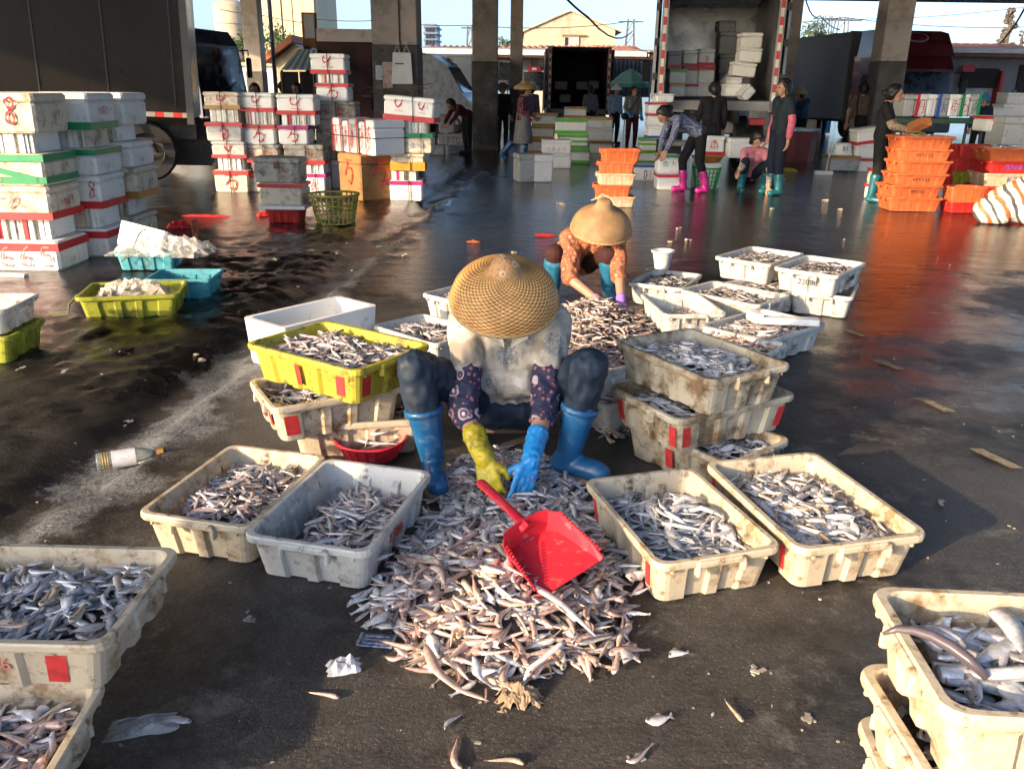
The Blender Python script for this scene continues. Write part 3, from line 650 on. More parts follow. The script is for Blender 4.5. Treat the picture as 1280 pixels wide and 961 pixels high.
for y in (-.5, -1.9): mb = MB(); mb.box((LT / 2, y, .8), (LT, .14, .3)); obj('chassis_rail', mb, DARKM, t)
for x in (.75, 1.95, 3.15): wheel(t, (x, -.35, .46), .46, .3, 'y'); wheel(t, (x, -2.2, .46), .46, .3, 'y')
mb = MB(); mb.box((4, -1.3, .58), (8.4, 1.3, .7)); obj('underframe', mb, DARKM, t)
for k in range(2):
    mb = MB(); mb.tube([(.5, -.05, .42 + k * .22), (9.0, -.05, .42 + k * .22)], .045, 6); obj('side_guard', mb, DARKM, t)
for k in range(6):
    mb = MB(); mb.tube([(.8 + k * 1.5, -.06, .4), (1.1 + k * 1.5, -.06, .95)], .03, 6); obj('guard_strut', mb, DARKM, t)
mb = MB(); mb.box((5.6, -.35, .62), (1.2, .5, .45), bev=.05); obj('side_box', mb, DARKM, t)
# blue truck behind it
t = thing('blue_truck', 'dark blue truck cab with black mirror showing past the trailer end', 'truck', (-8.55, 22.3, 0), R(78))
cab(t, -1.3, 2.2, 2.75, M('truck_blue', (.03, .055, .12), .3, .2, 1, coat=.4))
mb = MB(); mb.box((0, 2.2, 2.3), (2.3, 3.2, 2.7), bev=.03); obj('cargo_box', mb, WHITE_P, t)
mb = MB(); mb.box((0, 1.5, .75), (.9, 5, .3)); obj('chassis', mb, DARKM, t)
# loaded truck
LTR_Y = 16.4; a, b = AT(822, 120, LTR_Y), AT(968, 120, LTR_Y); zf = AT(890, 125, LTR_Y).z
SILV = M('truck_silver_lining', (.24, .24, .235), .3, .2, 1.2, ((.1, .1, .09), .3, 2), metal=.8, bump=.35, bscale=7)
lt = cargo_truck('cargo_truck', 'open backed cargo truck loaded with white foam boxes', 'truck', ((a.x + b.x) / 2, LTR_Y, 0), -.16, b.x - a.x, 4.4, zf, 3.32, ALU, True, True, SILV, 0)
cab(lt, 6.3, 2.2, 2.8, WHITE_P, -1)
# far dark truck
a, b = AT(685, 100, 31), AT(763, 100, 31)
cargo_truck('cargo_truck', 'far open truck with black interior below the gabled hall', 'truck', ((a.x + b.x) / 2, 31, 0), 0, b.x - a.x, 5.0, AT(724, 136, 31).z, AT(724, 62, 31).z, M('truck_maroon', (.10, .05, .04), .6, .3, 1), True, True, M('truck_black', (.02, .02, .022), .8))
# silver truck left of the column, closed
a, b = AT(530, 100, 30), AT(592, 100, 30)
st = cargo_truck('cargo_truck', 'closed silver truck box with side door left of the black based column', 'truck', ((a.x + b.x) / 2, 30, 0), 0, b.x - a.x + .1, 4.0, AT(560, 130, 30).z, AT(560, 71, 30).z, M('truck_bright_alu', (.4, .41, .42), .25, .1, .6, metal=.7, bump=.1, bscale=2), False, False, None)
mb = MB(); mb.box((-.35, -.075, 1.75), (.62, .02, 1.5)); o = obj('side_door', mb, M('truck_bright_alu', (.4, .41, .42), .25), st)
for k in range(3): mb = MB(); mb.box((-.02, -.09, 1.2 + k * .5), (.12, .02, .05)); obj('hinge', mb, RW_W, o)
# white van nose to the right of that column
c = AT(628, 120, 28); t = thing('white_van', 'pale van nose half hidden between the two central columns', 'van', (c.x - .75, 29.2, 0), R(78))
mb = MB(); pr = [(0, .35), (0, .95), (.35, 1.25), (.95, 2.2), (1.4, 2.45), (3.6, 2.45), (3.6, .35)]
mb.loft([[(x, d, z) for d, z in pr] for x in (-.85, .85)]); bd = obj('body', mb, M('van_white', (.6, .64, .68), .3), t)
mb = MB(); mb.loft([[(-.75, .40, 1.32), (.75, .40, 1.32), (.7, .9, 2.1), (-.7, .9, 2.1)], [(-.75, .37, 1.33), (.75, .37, 1.33), (.7, .87, 2.11), (-.7, .87, 2.11)]]); obj('windscreen', mb, GLASS, bd)
for s in (-1, 1):
    wheel(t, (s * .75, .7, .32), .32, .2); wheel(t, (s * .75, 2.9, .32), .32, .2); mb = MB(); mb.box((s * .6, -.02, .8), (.3, .06, .18), bev=.03); obj('headlight', mb, RW_W, bd)
# red truck at the right: grey box side and dark red cab facing us
c = AT(1160, 100, 25); t = thing('red_truck', 'dark red truck cab with oval emblem on its roof fairing, grey box behind', 'truck', (c.x - .25, 25, 0), .12)
REDP = M('truck_dark_red', (.09, .012, .014), .25, .2, 1, coat=.5)
cb = cab(t, 0, 2.2, 2.5, REDP, 1, True)
mb = MB(); mb.lathe([(.3, 0), (.28, .02), (.01, .025)], 28, Matrix.Translation((.0, .42, 2.98)) @ Matrix.Rotation(R(58), 4, 'X') @ Matrix.Diagonal((1.15, .5, 1, 1))); em = obj('emblem', mb, M('emblem_grey', (.3, .28, .28), .4, .1, 4, metal=.4), t)
mb = MB(); mb.lathe([(.24, .021), (.235, .03), (.01, .032)], 28, Matrix.Translation((.0, .42, 2.98)) @ Matrix.Rotation(R(58), 4, 'X') @ Matrix.Diagonal((1.15, .5, 1, 1))); obj('emblem_field', mb, REDP, em)
mb = MB(); mb.box((0, 4.6, 1.95), (2.4, 5.4, 2.5), bev=.03); bx = obj('cargo_box', mb, M('cargo_grey', (.10, .105, .11), .7, .15, .6), t)
for k in range(5): mb = MB(); mb.tube([(-1.1, 2.2 + k * 1.1, 3.22), (1.1, 2.2 + k * 1.1, 3.22)], .02, 5); obj('roof_rail', mb, STEEL, bx)
mb = MB(); mb.box((0, 3.5, .75), (.9, 6, .3)); obj('chassis', mb, DARKM, t)
for s in (-1, 1): wheel(t, (s * .95, 5.5, .48))

# ================================================================ foam boxes
ORD = ['lowest', 'second', 'third', 'fourth', 'fifth', 'sixth', 'seventh', 'eighth', 'ninth']
seedn = [0]
def ring(mb, w, d, z0, z1, e=.0025):
    q = lambda z: [(-w / 2 - e, -d / 2 - e, z), (w / 2 + e, -d / 2 - e, z), (w / 2 + e, d / 2 + e, z), (-w / 2 - e, d / 2 + e, z)]
    mb.loft([q(z0), q(z1)], False, False)
def foam_box(label, loc, w, d, h, rz=0.0, mat=None, bands=(), marks=(), rot=None, group=None, open_top=False, name='foam_box', cat='foam box'):
    """bands: (colour, where 0..1, height fraction); marks: (glyph, ink, face, x0, z0, w, h)"""
    mat = mat or FOAM; seedn[0] += 1; sd = seedn[0]; rng = random.Random(sd)
    t = thing(name, label, cat, loc, rz, group, rot)
    if open_top:
        th = .03; a, b = w / 2, d / 2
        L_ = lambda x, y, z: [(-x, -y + .02, z), (-x + .02, -y, z), (x - .02, -y, z), (x, -y + .02, z), (x, y - .02, z), (x - .02, y, z), (-x + .02, y, z), (-x, y - .02, z)]
        mb = MB(); mb.loft([L_(a * .93, b * .93, 0), L_(a * .95, b * .95, .02), L_(a, b, h), L_(a - th, b - th, h), L_(a * .93 - th, b * .93 - th, .04)])
        obj('tub', mb, mat, t)
    else:
        hl = h * rng.uniform(.18, .26)
        mb = MB(); mb.box((0, 0, (h - hl) / 2), (w - .012, d - .012, h - hl - .003), bev=.02, taper=.985); obj('tub', mb, mat, t)
        mb = MB(); mb.box((0, 0, h - hl / 2), (w, d, hl - .002), bev=.018); obj('lid', mb, mat, t)
    for (c_, f, hh) in bands:
        mb = MB(); z0 = max(0.004, h * f - h * hh / 2); ring(mb, w, d, z0, min(h - .004, z0 + h * hh)); obj('tape_band', mb, TAPES[c_], t)
    for (g, ink, face, x0, z0, gw, gh) in marks:
        mb = glyph(g, gw, gh, min(gw, gh) * .1, sd)
        o = obj('painted_mark', mb, ink, t)
        if face == 'f': o.location = (x0 - gw / 2, -d / 2 - .006, z0)
        elif face == 'r': o.location = (w / 2 + .006, x0 - gw / 2, z0); o.rotation_euler = (0, 0, R(90))
        elif face == 'l': o.location = (-w / 2 - .006, x0 + gw / 2, z0); o.rotation_euler = (0, 0, R(-90))
    return t
def slab_bundle(label, loc, w, d, h, rz=0.0, group=None, tint=None):
    """foam lids standing on edge between two boxes"""
    seedn[0] += 1; rng = random.Random(seedn[0]); t = thing('foam_lid_bundle', label, 'foam lids', loc, rz, group)
    mb = MB(); mb.box((0, .06, h / 2), (w - .06, d - .16, h)); obj('tub', mb, FOAM_IN, t)
    x = -w / 2
    while x < w / 2 - .02:
        tw = rng.uniform(.022, .05); x1 = min(x + tw, w / 2)
        mb = MB(); dy = rng.uniform(0, .05); mb.box(((x + x1) / 2, dy, h / 2), (x1 - x - .004, d - .02, h - .002))
        obj('foam_lid', mb, rng.choice([FOAM, FOAM, FOAM_IN, FOAM_CREAM] * 2 + ([TAPES[c] for c in tint] if tint and x > -w / 2 + .04 and x1 < w / 2 - .09 else [])), t); x = x1
    return t
def cord_loop(label, pts, r=.006, mat=None):
    mb = MB(); mb.tube(pts, r, 5); return tag(obj('cord', mb, mat or CORD), label, 'cord')
def stack(desc, Y, items, d=.42, group=None, cord=None):
    """items from the bottom up: (uL, uR, vTop, vBottom, kind, options)"""
    out = []; front = []
    for k, (uL, uR, vt, vb, kind, op) in enumerate(items):
        u = (uL + uR) / 2; a, b = AT(uL, vb, Y), AT(uR, vb, Y); zb, zt = AT(u, vb, Y).z, AT(u, vt, Y).z
        if k == 0: zb = max(0.0, min(zb, .02)) if zb < .06 else zb
        w = b.x - a.x; dd = op.get('d', d); loc = ((a.x + b.x) / 2, Y + dd / 2 + op.get('dy', 0), zb); h = zt - zb - .002
        ordn = ORD[k] if k < len(items) - 1 else 'topmost'
        if kind == 's':
            o = slab_bundle('white foam lids on edge, %s layer of the %s' % (ordn, desc), loc, w, dd - .06, h, op.get('rz', 0), group, op.get('tint'))
        else:
            bands = op.get('bands', ()); mt = op.get('mat', FOAM)
            word = {'foam_white': 'white', 'foam_cream': 'cream', 'foam_dirty': 'grubby', 'brown_card': 'brown', 'foam_grey': 'grey'}.get(mt.name, 'white')
            tp = ' and '.join(dict.fromkeys(c_ for c_, _, _ in bands)); lab = '%s%s foam box, %s in %s' % (word, (' %s taped' % tp) if tp else '', ordn, desc)
            marks = []
            for mk in op.get('marks', ()):
                g, ink, x0, gw, z0, gh = mk[:6]; face = mk[6] if len(mk) > 6 else 'f'
                ww = w if face == 'f' else dd
                marks.append((g, ink, face, x0 * ww, z0 * h, gw * ww, gh * h))
            o = foam_box(op.get('label', lab), loc, w, dd, h, op.get('rz', 0), mt, bands, marks, op.get('rot'), group, op.get('open', False))
        out.append(o); front.append((loc[0], loc[1] - dd / 2 - .012, zb)); front.append((loc[0], loc[1] - dd / 2 - .012, zt))
    if cord is not None:
        pts = [(x + cord, y, z) for x, y, z in front]; yy = min(p[1] for p in pts)
        pts = [(x, yy - .004, z) for x, y, z in pts] + [(pts[-1][0], out[-1].location.y + d * .4, pts[-1][2] + .008)]
        cord_loop('thin dark cord tied around the %s' % desc, pts)
    return out
def B_(*b): return {'bands': b}
FOAM_GREY = M('foam_grey', (.40, .41, .41), .75, .1, 5, ((.22, .2, .17), .2, 5))
GF = 'foam boxes stacked behind the gutter'
rb, rt = ('red', .1, .2), ('red', .9, .2)
W1 = ('wan', INK_RED, 0, .5, .08, .74); Q1 = ('wanq', INK_RED, 0, .4, .05, .9); L1_ = ('loop', INK_RED, 0, .5, .2, .7); K1 = ('bar', INK_RED, 0, .5, .2, .7)
YS = G(290, 241).y
stack('far left stack beside the trailer end', YS, [
    (269, 312, 213, 241, 'b', dict(bands=[rt], marks=[W1], mat=FOAM_CREAM)), (271, 304, 198, 213, 's', {}),
    (265, 308, 177, 198, 'b', dict(bands=[rb], mat=FOAM_GREY, marks=[('loop', INK_RED, 0, .4, .1, .85)])), (258, 304, 153, 177, 'b', dict(bands=[rt], mat=FOAM_GREY, marks=[Q1])),
    (261, 297, 137, 153, 's', {}), (255, 300, 115, 137, 'b', dict(bands=[('brown', .1, .22)], mat=FOAM_CREAM, marks=[L1_]))], .42, GF, -.01)
YS2 = YS + .1
stack('second stack from the trailer end', YS2, [
    (311, 350, 218, 241, 'b', dict(bands=[rt], mat=FOAM_CREAM)), (314, 346, 204, 218, 's', dict(tint=['magenta'])),
    (309, 350, 181, 204, 'b', dict(bands=[rb], mat=FOAM_DIRTY, marks=[(['shi', 'yu', 'jiu'], INK_RED, 0, .8, .3, .35)])), (304, 345, 156, 181, 'b', dict(bands=[rt], marks=[W1])),
    (306, 341, 140, 156, 's', dict(tint=['blue', 'red'])), (300, 342, 116, 140, 'b', dict(bands=[rb], marks=[L1_]))], .42, GF, 0.01)
stack('third stack from the trailer end', YS2, [
    (378, 408, 217, 243, 'b', dict(bands=[('magenta', .9, .2)], marks=[('jiu', INK_RED, 0, .4, .1, .65)])), (380, 404, 206, 217, 's', dict(tint=['red'])),
    (355, 406, 181, 206, 'b', dict(bands=[rb], mat=FOAM_DIRTY, marks=[('shi', INK_RED, .2, .3, .3, .4)])), (348, 386, 157, 181, 'b', dict(bands=[('magenta', .9, .2)], marks=[W1])),
    (351, 394, 144, 157, 's', dict(tint=['red'])), (346, 394, 118, 144, 'b', dict(bands=[rb], marks=[L1_]))], .42, GF, .03)
YS4 = YS2 + .5
stack('tall narrow stack before the dark shed', YS4, [
    (392, 440, 200, 243, 'b', {}), (396, 446, 150, 200, 'b', dict(mat=FOAM_DIRTY)), (396, 445, 127, 150, 'b', dict(mat=FOAM_DIRTY, marks=[(['shi', 'yu'], INK_RED, -.05, .55, .25, .4)])), (395, 436, 104, 127, 'b', dict(bands=[rt], marks=[W1])),
    (396, 430, 93, 104, 's', dict(tint=['blue', 'red'])), (388, 432, 67, 93, 'b', dict(bands=[rb], marks=[K1]))], .42, GF, .0)
# brown carton with a bundle of boxes lying on it, turned corner-on
BROWN = M('brown_card', (.30, .15, .05), .75, .2, 3, ((.16, .07, .03), .4, 4), .1, 90)
MATS['brown_card'] = BROWN
cf = G(452, 253); zt = AT(452, 194, cf.y).z; rzb = R(40); wb, db = .62, .62
ex, ey = Vector((math.cos(rzb), math.sin(rzb), 0)), Vector((-math.sin(rzb), math.cos(rzb), 0))
cb_ = cf + ex * wb / 2 + ey * db / 2
foam_box('big brown taped box corner-on under the bundle of white boxes', cb_, wb, db, zt - .004, rzb, BROWN, [], [('wan', INK_RED, 'f', 0, .2, .3, .36), ('wan', INK_RED, 'l', 0, .2, .3, .36)], None, GF)
cb2 = cf + ex * .27 + ey * .38; hb = AT(460, 150, cf.y).z - zt; n = 5; tot = 1.12; dep = .5
for k in range(n):
    y0 = -.40 + tot * k / n; thick = tot / n - .004
    p = cf + ex * .30 + ey * (y0 + thick / 2 + .1); p.z = zt + .001
    slim = k in (1, 3)
    foam_box('white foam box on its side, %s in the bundle lying on the brown box' % (ORD[k].replace('lowest', 'nearest')), p, dep - (.05 if slim else 0), thick, hb - (.03 if slim else 0), rzb, FOAM if k != 2 else FOAM_GREY,
             [], [('jiu', INK_RED, 'l', 0, .03, thick * .8, hb * .8)] + ([] if k else [('xi', INK_RED, 'l', .04, .03, .16, hb * .85)]), None, GF)
    mb = MB(); mb.loft([[(-dep / 2 - .004, y0 + .1 + thick - .035, -.0), (dep / 2 + .004, y0 + .1 + thick - .035, 0), (dep / 2 + .004, y0 + .1 + thick - .035, hb + .004), (-dep / 2 - .004, y0 + .1 + thick - .035, hb + .004)],
        [(-dep / 2 - .004, y0 + .1 + thick - .005, -.0), (dep / 2 + .004, y0 + .1 + thick - .005, 0), (dep / 2 + .004, y0 + .1 + thick - .005, hb + .004), (-dep / 2 - .004, y0 + .1 + thick - .005, hb + .004)]], False, False)
    q = cf + ex * .30; o = obj('tape_band', mb, T_RED, None, (q.x, q.y, zt + .002), rzb); tp = o
    # the band belongs to the box it wraps
    bx = [b for b in bpy.data.objects if b.get('label', '').startswith('white foam box on its side') and b.parent is None][-1]
    o.parent = bx; o.location = (0, -(y0 + thick / 2 + .1), .001); o.rotation_euler = (0, 0, 0)
q = cf + ex * .30
def rp(x, y, z): v = cf + ex * (.30 + x) + ey * y; return (v.x, v.y, zt + z)
cord_loop('thin cord tied lengthwise around the bundle of boxes on the brown box', [rp(-.26, .86, hb * .5), rp(-.262, -.31, hb * .5), rp(.262, -.312, hb * .5), rp(.262, .3, hb * .5)])
YS5 = G(508, 252).y
stack('right stack by the beige column', YS5, [
    (487, 529, 226, 252, 'b', dict(bands=[('magenta', .9, .2)], marks=[('x', INK_RED, .15, .2, .15, .4)])), (489, 521, 214, 226, 's', dict(tint=['magenta'])),
    (488, 531, 192, 214, 'b', dict(bands=[('yellow', .25, .5)], mat=FOAM_CREAM)), (505, 541, 167, 192, 'b', dict(bands=[('green', .9, .22)], mat=FOAM_CREAM, marks=[(['yu', 'shi', 'jiu'], INK_BLU, 0, .6, .25, .3)])),
    (506, 534, 152, 167, 's', dict(tint=['red'])), (480, 545, 121, 152, 'b', dict(bands=[('red', .12, .22)], marks=[('loop', INK_RED, -.2, .3, .3, .6), ('loop', INK_RED, .25, .25, .3, .55)], rot=(0, R(4), -.12)))], .42, GF, .04)

# ---- big stacks at the left edge
YA = 6.86
def big(desc, Y, xr, items, w=.8, d=.52):
    for k, (zb, zt, kind, op) in enumerate(items):
        loc = (xr - w / 2 + op.get('dx', 0), Y + d / 2, zb); h = zt - zb - .002; ordn = ORD[k] if k < len(items) - 1 else 'topmost'
        if kind == 's': 
            loc = (xr - w / 2 - .03, Y + d / 2, zb)
            slab_bundle('foam lids on edge, %s layer of the %s' % (ordn, desc), loc, w - .12, d - .1, h, 0, 'big foam stacks at the left edge', op.get('tint'))
        else:
            tp = op.get('bands', ()); c_ = ' and '.join(dict.fromkeys(x for x, _, _ in tp)); mt = op.get('mat', FOAM)
            word = {'foam_white': 'white', 'foam_cream': 'cream', 'foam_dirty': 'grubby'}[mt.name]
            foam_box(op.get('label', 'large %s%s foam box, %s in the %s' % (word, (' %s taped' % c_) if c_ else '', ordn, desc)), loc, w, d, h, op.get('rz', 0), mt, tp, op.get('marks', ()), None, 'big foam stacks at the left edge')
zz = lambda v: AT(70, v, YA).z
zA = [0, zz(302), zz(276), zz(234), zz(193), zz(168), zz(117)]
big('nearest stack at the left edge', YA, -3.78, [
    (zA[0], zA[1], 'b', dict(bands=[('red', .8, .26)], marks=[(['six', 'six', 'five'], INK_PINK, 'f', .12, .04, .5, .17)], label='white foam box marked 665 in red, lowest in the nearest left stack')),
    (zA[1], zA[2], 's', dict(tint=['red'])),
    (zA[2], zA[3], 'b', dict(bands=[('red', .12, .22)], mat=FOAM_CREAM, marks=[(['yu', 'shi', 'jiu'], INK_PINK, 'f', -.05, .09, .5, .13), (['shi', 'yu', 'jiu', 'wan'], INK_RED, 'r', .0, .09, .24, .07)], label='cream foam box with red script and low red band, nearest left stack')),
    (zA[3], zA[4], 'b', dict(bands=[('green', .87, .22), ('green', .2, .2)], mat=FOAM_CREAM, marks=[(['nine', 'zero', 'one'], INK_PINK, 'f', -.1, .02, .4, .08)], label='cream foam box with two green tape bands in the nearest left stack')),
    (zA[4], zA[5], 's', dict(tint=['red'])),
    (zA[5], zA[6], 'b', dict(mat=FOAM_CREAM, marks=[(['nine', 'eight'], INK_RED, 'f', .13, .07, .30, .2)], label='cream foam box marked 98 in red on top of nearest left stack'))])
# slanting green tape on the double banded box
mb = MB(); hh = zA[4] - zA[3]; zq = zA[3]
mb.add([(-4.5, YA - .006, zq + hh * .72), (-4.5, YA - .006, zq + hh * .9), (-3.85, YA - .006, zq + hh * .3), (-3.85, YA - .006, zq + hh * .12)], [(0, 3, 2, 1)])
host = [o for o in bpy.data.objects if o.get('label', '').startswith('cream foam box with two green')][0]
o = obj('tape_band', mb, T_GRN, host); o.location = -host.location
big('middle stack at the left edge', YA + .62, -3.66, [
    (0, zA[1] * 1.02, 'b', dict(bands=[('red', .8, .24)])), (zA[1] * 1.02, zA[2] * 1.02, 's', dict(tint=['blue', 'red'])),
    (zA[2] * 1.02, zA[3] * 1.04, 'b', dict(bands=[('red', .1, .22)], marks=[('eight', INK_RED, 'f', .33, .1, .1, .14)])),
    (zA[3] * 1.04, zA[4] * 1.0, 'b', dict(bands=[('green', .87, .22)])), (zA[4], zA[5] * 1.0, 's', dict(tint=['red'])),
    (zA[5], zA[6], 'b', dict(bands=[('green', .1, .2)], marks=[(['shi', 'yu', 'wan'], INK_RED, 'r', 0, .12, .2, .08)]))])
big('farthest stack at the left edge', YA + 1.24, -3.66, [
    (0, zA[1] * 1.1, 'b', dict(mat=FOAM_CREAM)), (zA[1] * 1.1, zA[2] * 1.04, 's', dict(tint=['green'])),
    (zA[2] * 1.04, zA[3] * 1.06, 'b', dict(bands=[('brown', .1, .24)], mat=FOAM_CREAM, dx=.06)), (zA[3] * 1.06, zA[4] * 1.02, 'b', dict(marks=[('one', INK_PINK, 'r', 0, .08, .3, .06)], dx=.05)),
    (zA[4] * 1.02, zA[5] * 1.01, 's', dict(tint=['red'])), (zA[5] * 1.01, zA[6] * 1.0, 'b', dict(dx=.03))])
c = G(25, 342); mb = MB(); mb.box((0, 0, .012), (.24, .06, .024), bev=.004); tag(obj('foam_strip', mb, FOAM, None, (c.x, c.y - .1, 0), -.12), 'white foam strip lying before the 665 box', 'foam strip')

# ---- middle distance boxes
GM = 'foam boxes in the middle of the hall'
y1 = G(660, 229).y
foam_box('grey foam box standing on end, front left of the walking woman', G(646, 228) + Vector((.12, .2, 0)), .3, .4, .46, .25, FOAM_GREY, [], [], None, GM)
foam_box('white foam box standing on end beside the grey one', G(672, 228) + Vector((.08, .2, 0)), .34, .4, .45, .08, FOAM, [], [], None, GM)
stack('plain pair right of the walking woman', G(697, 211).y, [(678, 714, 192, 211, 'b', {}), (677, 714, 175, 192, 'b', dict(marks=[(['shi', 'yu', 'jiu', 'wan'], INK_PINK, 0, .7, .2, .25)]))], .42, GM)
yb = ('yellow', .9, .18); yb2 = ('yellow', .1, .18)
stack('stack behind the walking woman', G(680, 192).y, [(660, 690, 174, 193, 'b', B_(yb, yb2)), (661, 692, 158, 174, 'b', B_(yb, yb2)), (665, 697, 142, 158, 'b', B_(yb, yb2))], .5, GM)
lg, lg2, lg3 = ('light green', .88, .22), ('light green', .12, .22), ('light green', .5, .16)
stack('green taped stack in mid hall', G(715, 205).y, [(697, 737, 186, 205, 'b', B_(lg, lg2)), (698, 735, 168, 186, 'b', B_(lg, lg3, lg2)), (694, 734, 148, 168, 'b', B_(lg, lg2))], .5, GM)
stack('stack right of the green taped one', G(748, 192).y, [(737, 765, 177, 193, 'b', B_(yb)), (736, 762, 161, 177, 'b', B_(yb)), (735, 758, 146, 161, 'b', B_(yb, yb2))], .45, GM)
stack('row behind the green taped stack', 20.5, [(706, 766, 160, 176, 'b', {}), (706, 766, 147, 160, 'b', B_(yb)), (706, 733, 134, 147, 'b', B_(yb, yb2))], .5, GM)
stack('green taped pair behind the orange crates', G(812, 205).y, [(796, 832, 188, 205, 'b', B_(lg, lg2)), (800, 832, 173, 188, 'b', B_(lg, lg3))], .45, GM)
stack('pair lettered O10 behind the orange crates', G(800, 226).y, [(786, 824, 206, 226, 'b', dict(bands=[('blue', .92, .16)], marks=[(['zero', 'one', 'nine'], INK_BLK, .2, .5, .1, .55)]))], .45, GM)
stack('box pair under the bending woman', G(835, 238).y, [(821, 858, 218, 238, 'b', B_(rt)), (822, 850, 194, 218, 'b', dict(bands=[('green', .93, .14)], marks=[(['yu', 'shi'], INK_GRN, 0, .7, .4, .3)]))], .42, GM)
stack('stack beside the truck bumper', 16.0, [(810, 832, 158, 174, 'b', B_(('blue', .15, .2))), (810, 832, 142, 158, 'b', B_(rt)), (810, 834, 128, 142, 'b', B_(rt)), (820, 843, 117, 128, 'b', {})], .5, GM)
stack('group behind the squatting woman', 15.6, [(878, 905, 170, 195, 'b', dict(bands=[rb], marks=[('yu', INK_RED, 0, .5, .3, .5)])), ], .45, GM)
stack('white pair behind the squatting woman', 15.4, [(910, 942, 173, 198, 'b', {}), ], .45, GM)
stack('place beside the standing woman in black', 15.4, [(944, 962, 174, 200, 'b', B_(('blue', .92, .14)))], .45, GM)
stack('low boxes by the silver truck', 21, [(547, 580, 168, 182, 'b', dict(mat=FOAM_GREY, marks=[(['one', 'eight', 'one', 'zero'], INK_BLK, 0, .7, .2, .6)])), (548, 568, 143, 166, 'b', dict(mat=FOAM_GREY))], .5, GM)
stack('pale rubble boxes behind the column', 20, [(540, 556, 182, 195, 'b', dict(mat=FOAM_GREY))], .4, GM)
# load inside the truck
GT = 'foam boxes loaded in the open truck'
zb_ = lt.location.z
def tstack(desc, Y, items, d=.42): stack(desc, Y, items, d, GT)
pk = lambda r=rt: dict(bands=[r])
tstack('left column inside the truck', 17.6, [(836, 856, 104, 121, 'b', B_(('yellow', .9, .15))), (836, 858, 86, 104, 'b', B_(lg)), (834, 852, 64, 86, 'b', dict(bands=[rb], mat=FOAM_GREY))])
tstack('second column inside the truck', 18.2, [(853, 872, 105, 121, 'b', dict(bands=[rt], mat=FOAM)), (853, 872, 84, 105, 'b', dict(bands=[rt], mat=FOAM)), (853, 872, 63, 84, 'b', dict(bands=[rb], mat=FOAM))])
tstack('third column inside the truck', 18.2, [(870, 892, 104, 121, 'b', dict(mat=FOAM)), (872, 893, 83, 104, 'b', dict(bands=[rt], mat=FOAM)), (873, 893, 61, 83, 'b', dict(bands=[rb], mat=FOAM, marks=[('yu', INK_RED, 0, .3, .2, .4)]))])
tstack('tall grey column inside the truck', 19, [(897, 918, 92, 121, 'b', dict(mat=FOAM_GREY)), (898, 919, 68, 92, 'b', dict(mat=FOAM_GREY)), (898, 920, 40, 68, 'b', dict(mat=FOAM_GREY)), (898, 920, 26, 40, 'b', dict(mat=FOAM_GREY))])
tstack('leaning right column inside the truck', 17.2, [(906, 933, 105, 121, 'b', {}), (913, 928, 97, 105, 'b', {}), (915, 944, 78, 96, 'b', dict(rot=(0, R(5), 0))), (924, 952, 60, 78, 'b', dict(rot=(0, R(2), 0))), (926, 953, 41, 60, 'b', {})])
foam_box('white foam box leaning askew at the right inside the truck', AT(936, 121, 17.0), .28, .4, .2, 0, FOAM, [], [], (0, R(-48), 0), GT)
foam_box('grey foam box tipped against the tall column inside the truck', AT(908, 108, 17.9), .3, .3, .3, 0, FOAM_GREY, [('red', .9, .2)], [], (0, R(35), 0), GT)
for k, (u, v, w_) in enumerate(((701, 112, 16), (727, 112, 14), (742, 111, 12), (706, 128, 14))):
    a, b = AT(u - w_ / 2, v, 33), AT(u + w_ / 2, v, 33)
    foam_box('pale foam box at the back of the far black truck, %s' % ['upper left', 'upper middle', 'upper right', 'lower left'][k], ((a.x + b.x) / 2, 33, a.z), b.x - a.x, .4, .28, 0, FOAM_GREY, [], [], None, 'foam boxes in the far truck')
# right side clutter
GRT = 'foam boxes at the right of the hall'
yR = G(1065, 215).y
stack('place under the upturned tub', yR, [(1036, 1074, 195, 214, 'b', dict(bands=[('brown', .9, .2)], mat=FOAM_GREY))], .5, GRT)
stack('the pile beside the black clad woman', G(1085, 215).y, [(1068, 1096, 198, 216, 'b', B_(rt)), (1070, 1100, 180, 198, 'b', {}), (1072, 1102, 160, 180, 'b', dict(bands=[rb], rot=(0, R(-9), 0)))], .45, GRT)
stack('pile left of the orange crates', 12.4, [(1092, 1112, 232, 253, 'b', dict(bands=[rt], marks=[('eight', INK_RED, .2, .3, .1, .6)])), (1096, 1112, 212, 232, 'b', dict(bands=[rt], mat=FOAM_CREAM))], .42, GRT)
stack('left grey pile behind the man in brown', 20, [(1082, 1100, 152, 178, 'b', dict(mat=FOAM_GREY)), (1080, 1100, 128, 152, 'b', dict(mat=FOAM_GREY))], .5, GRT)
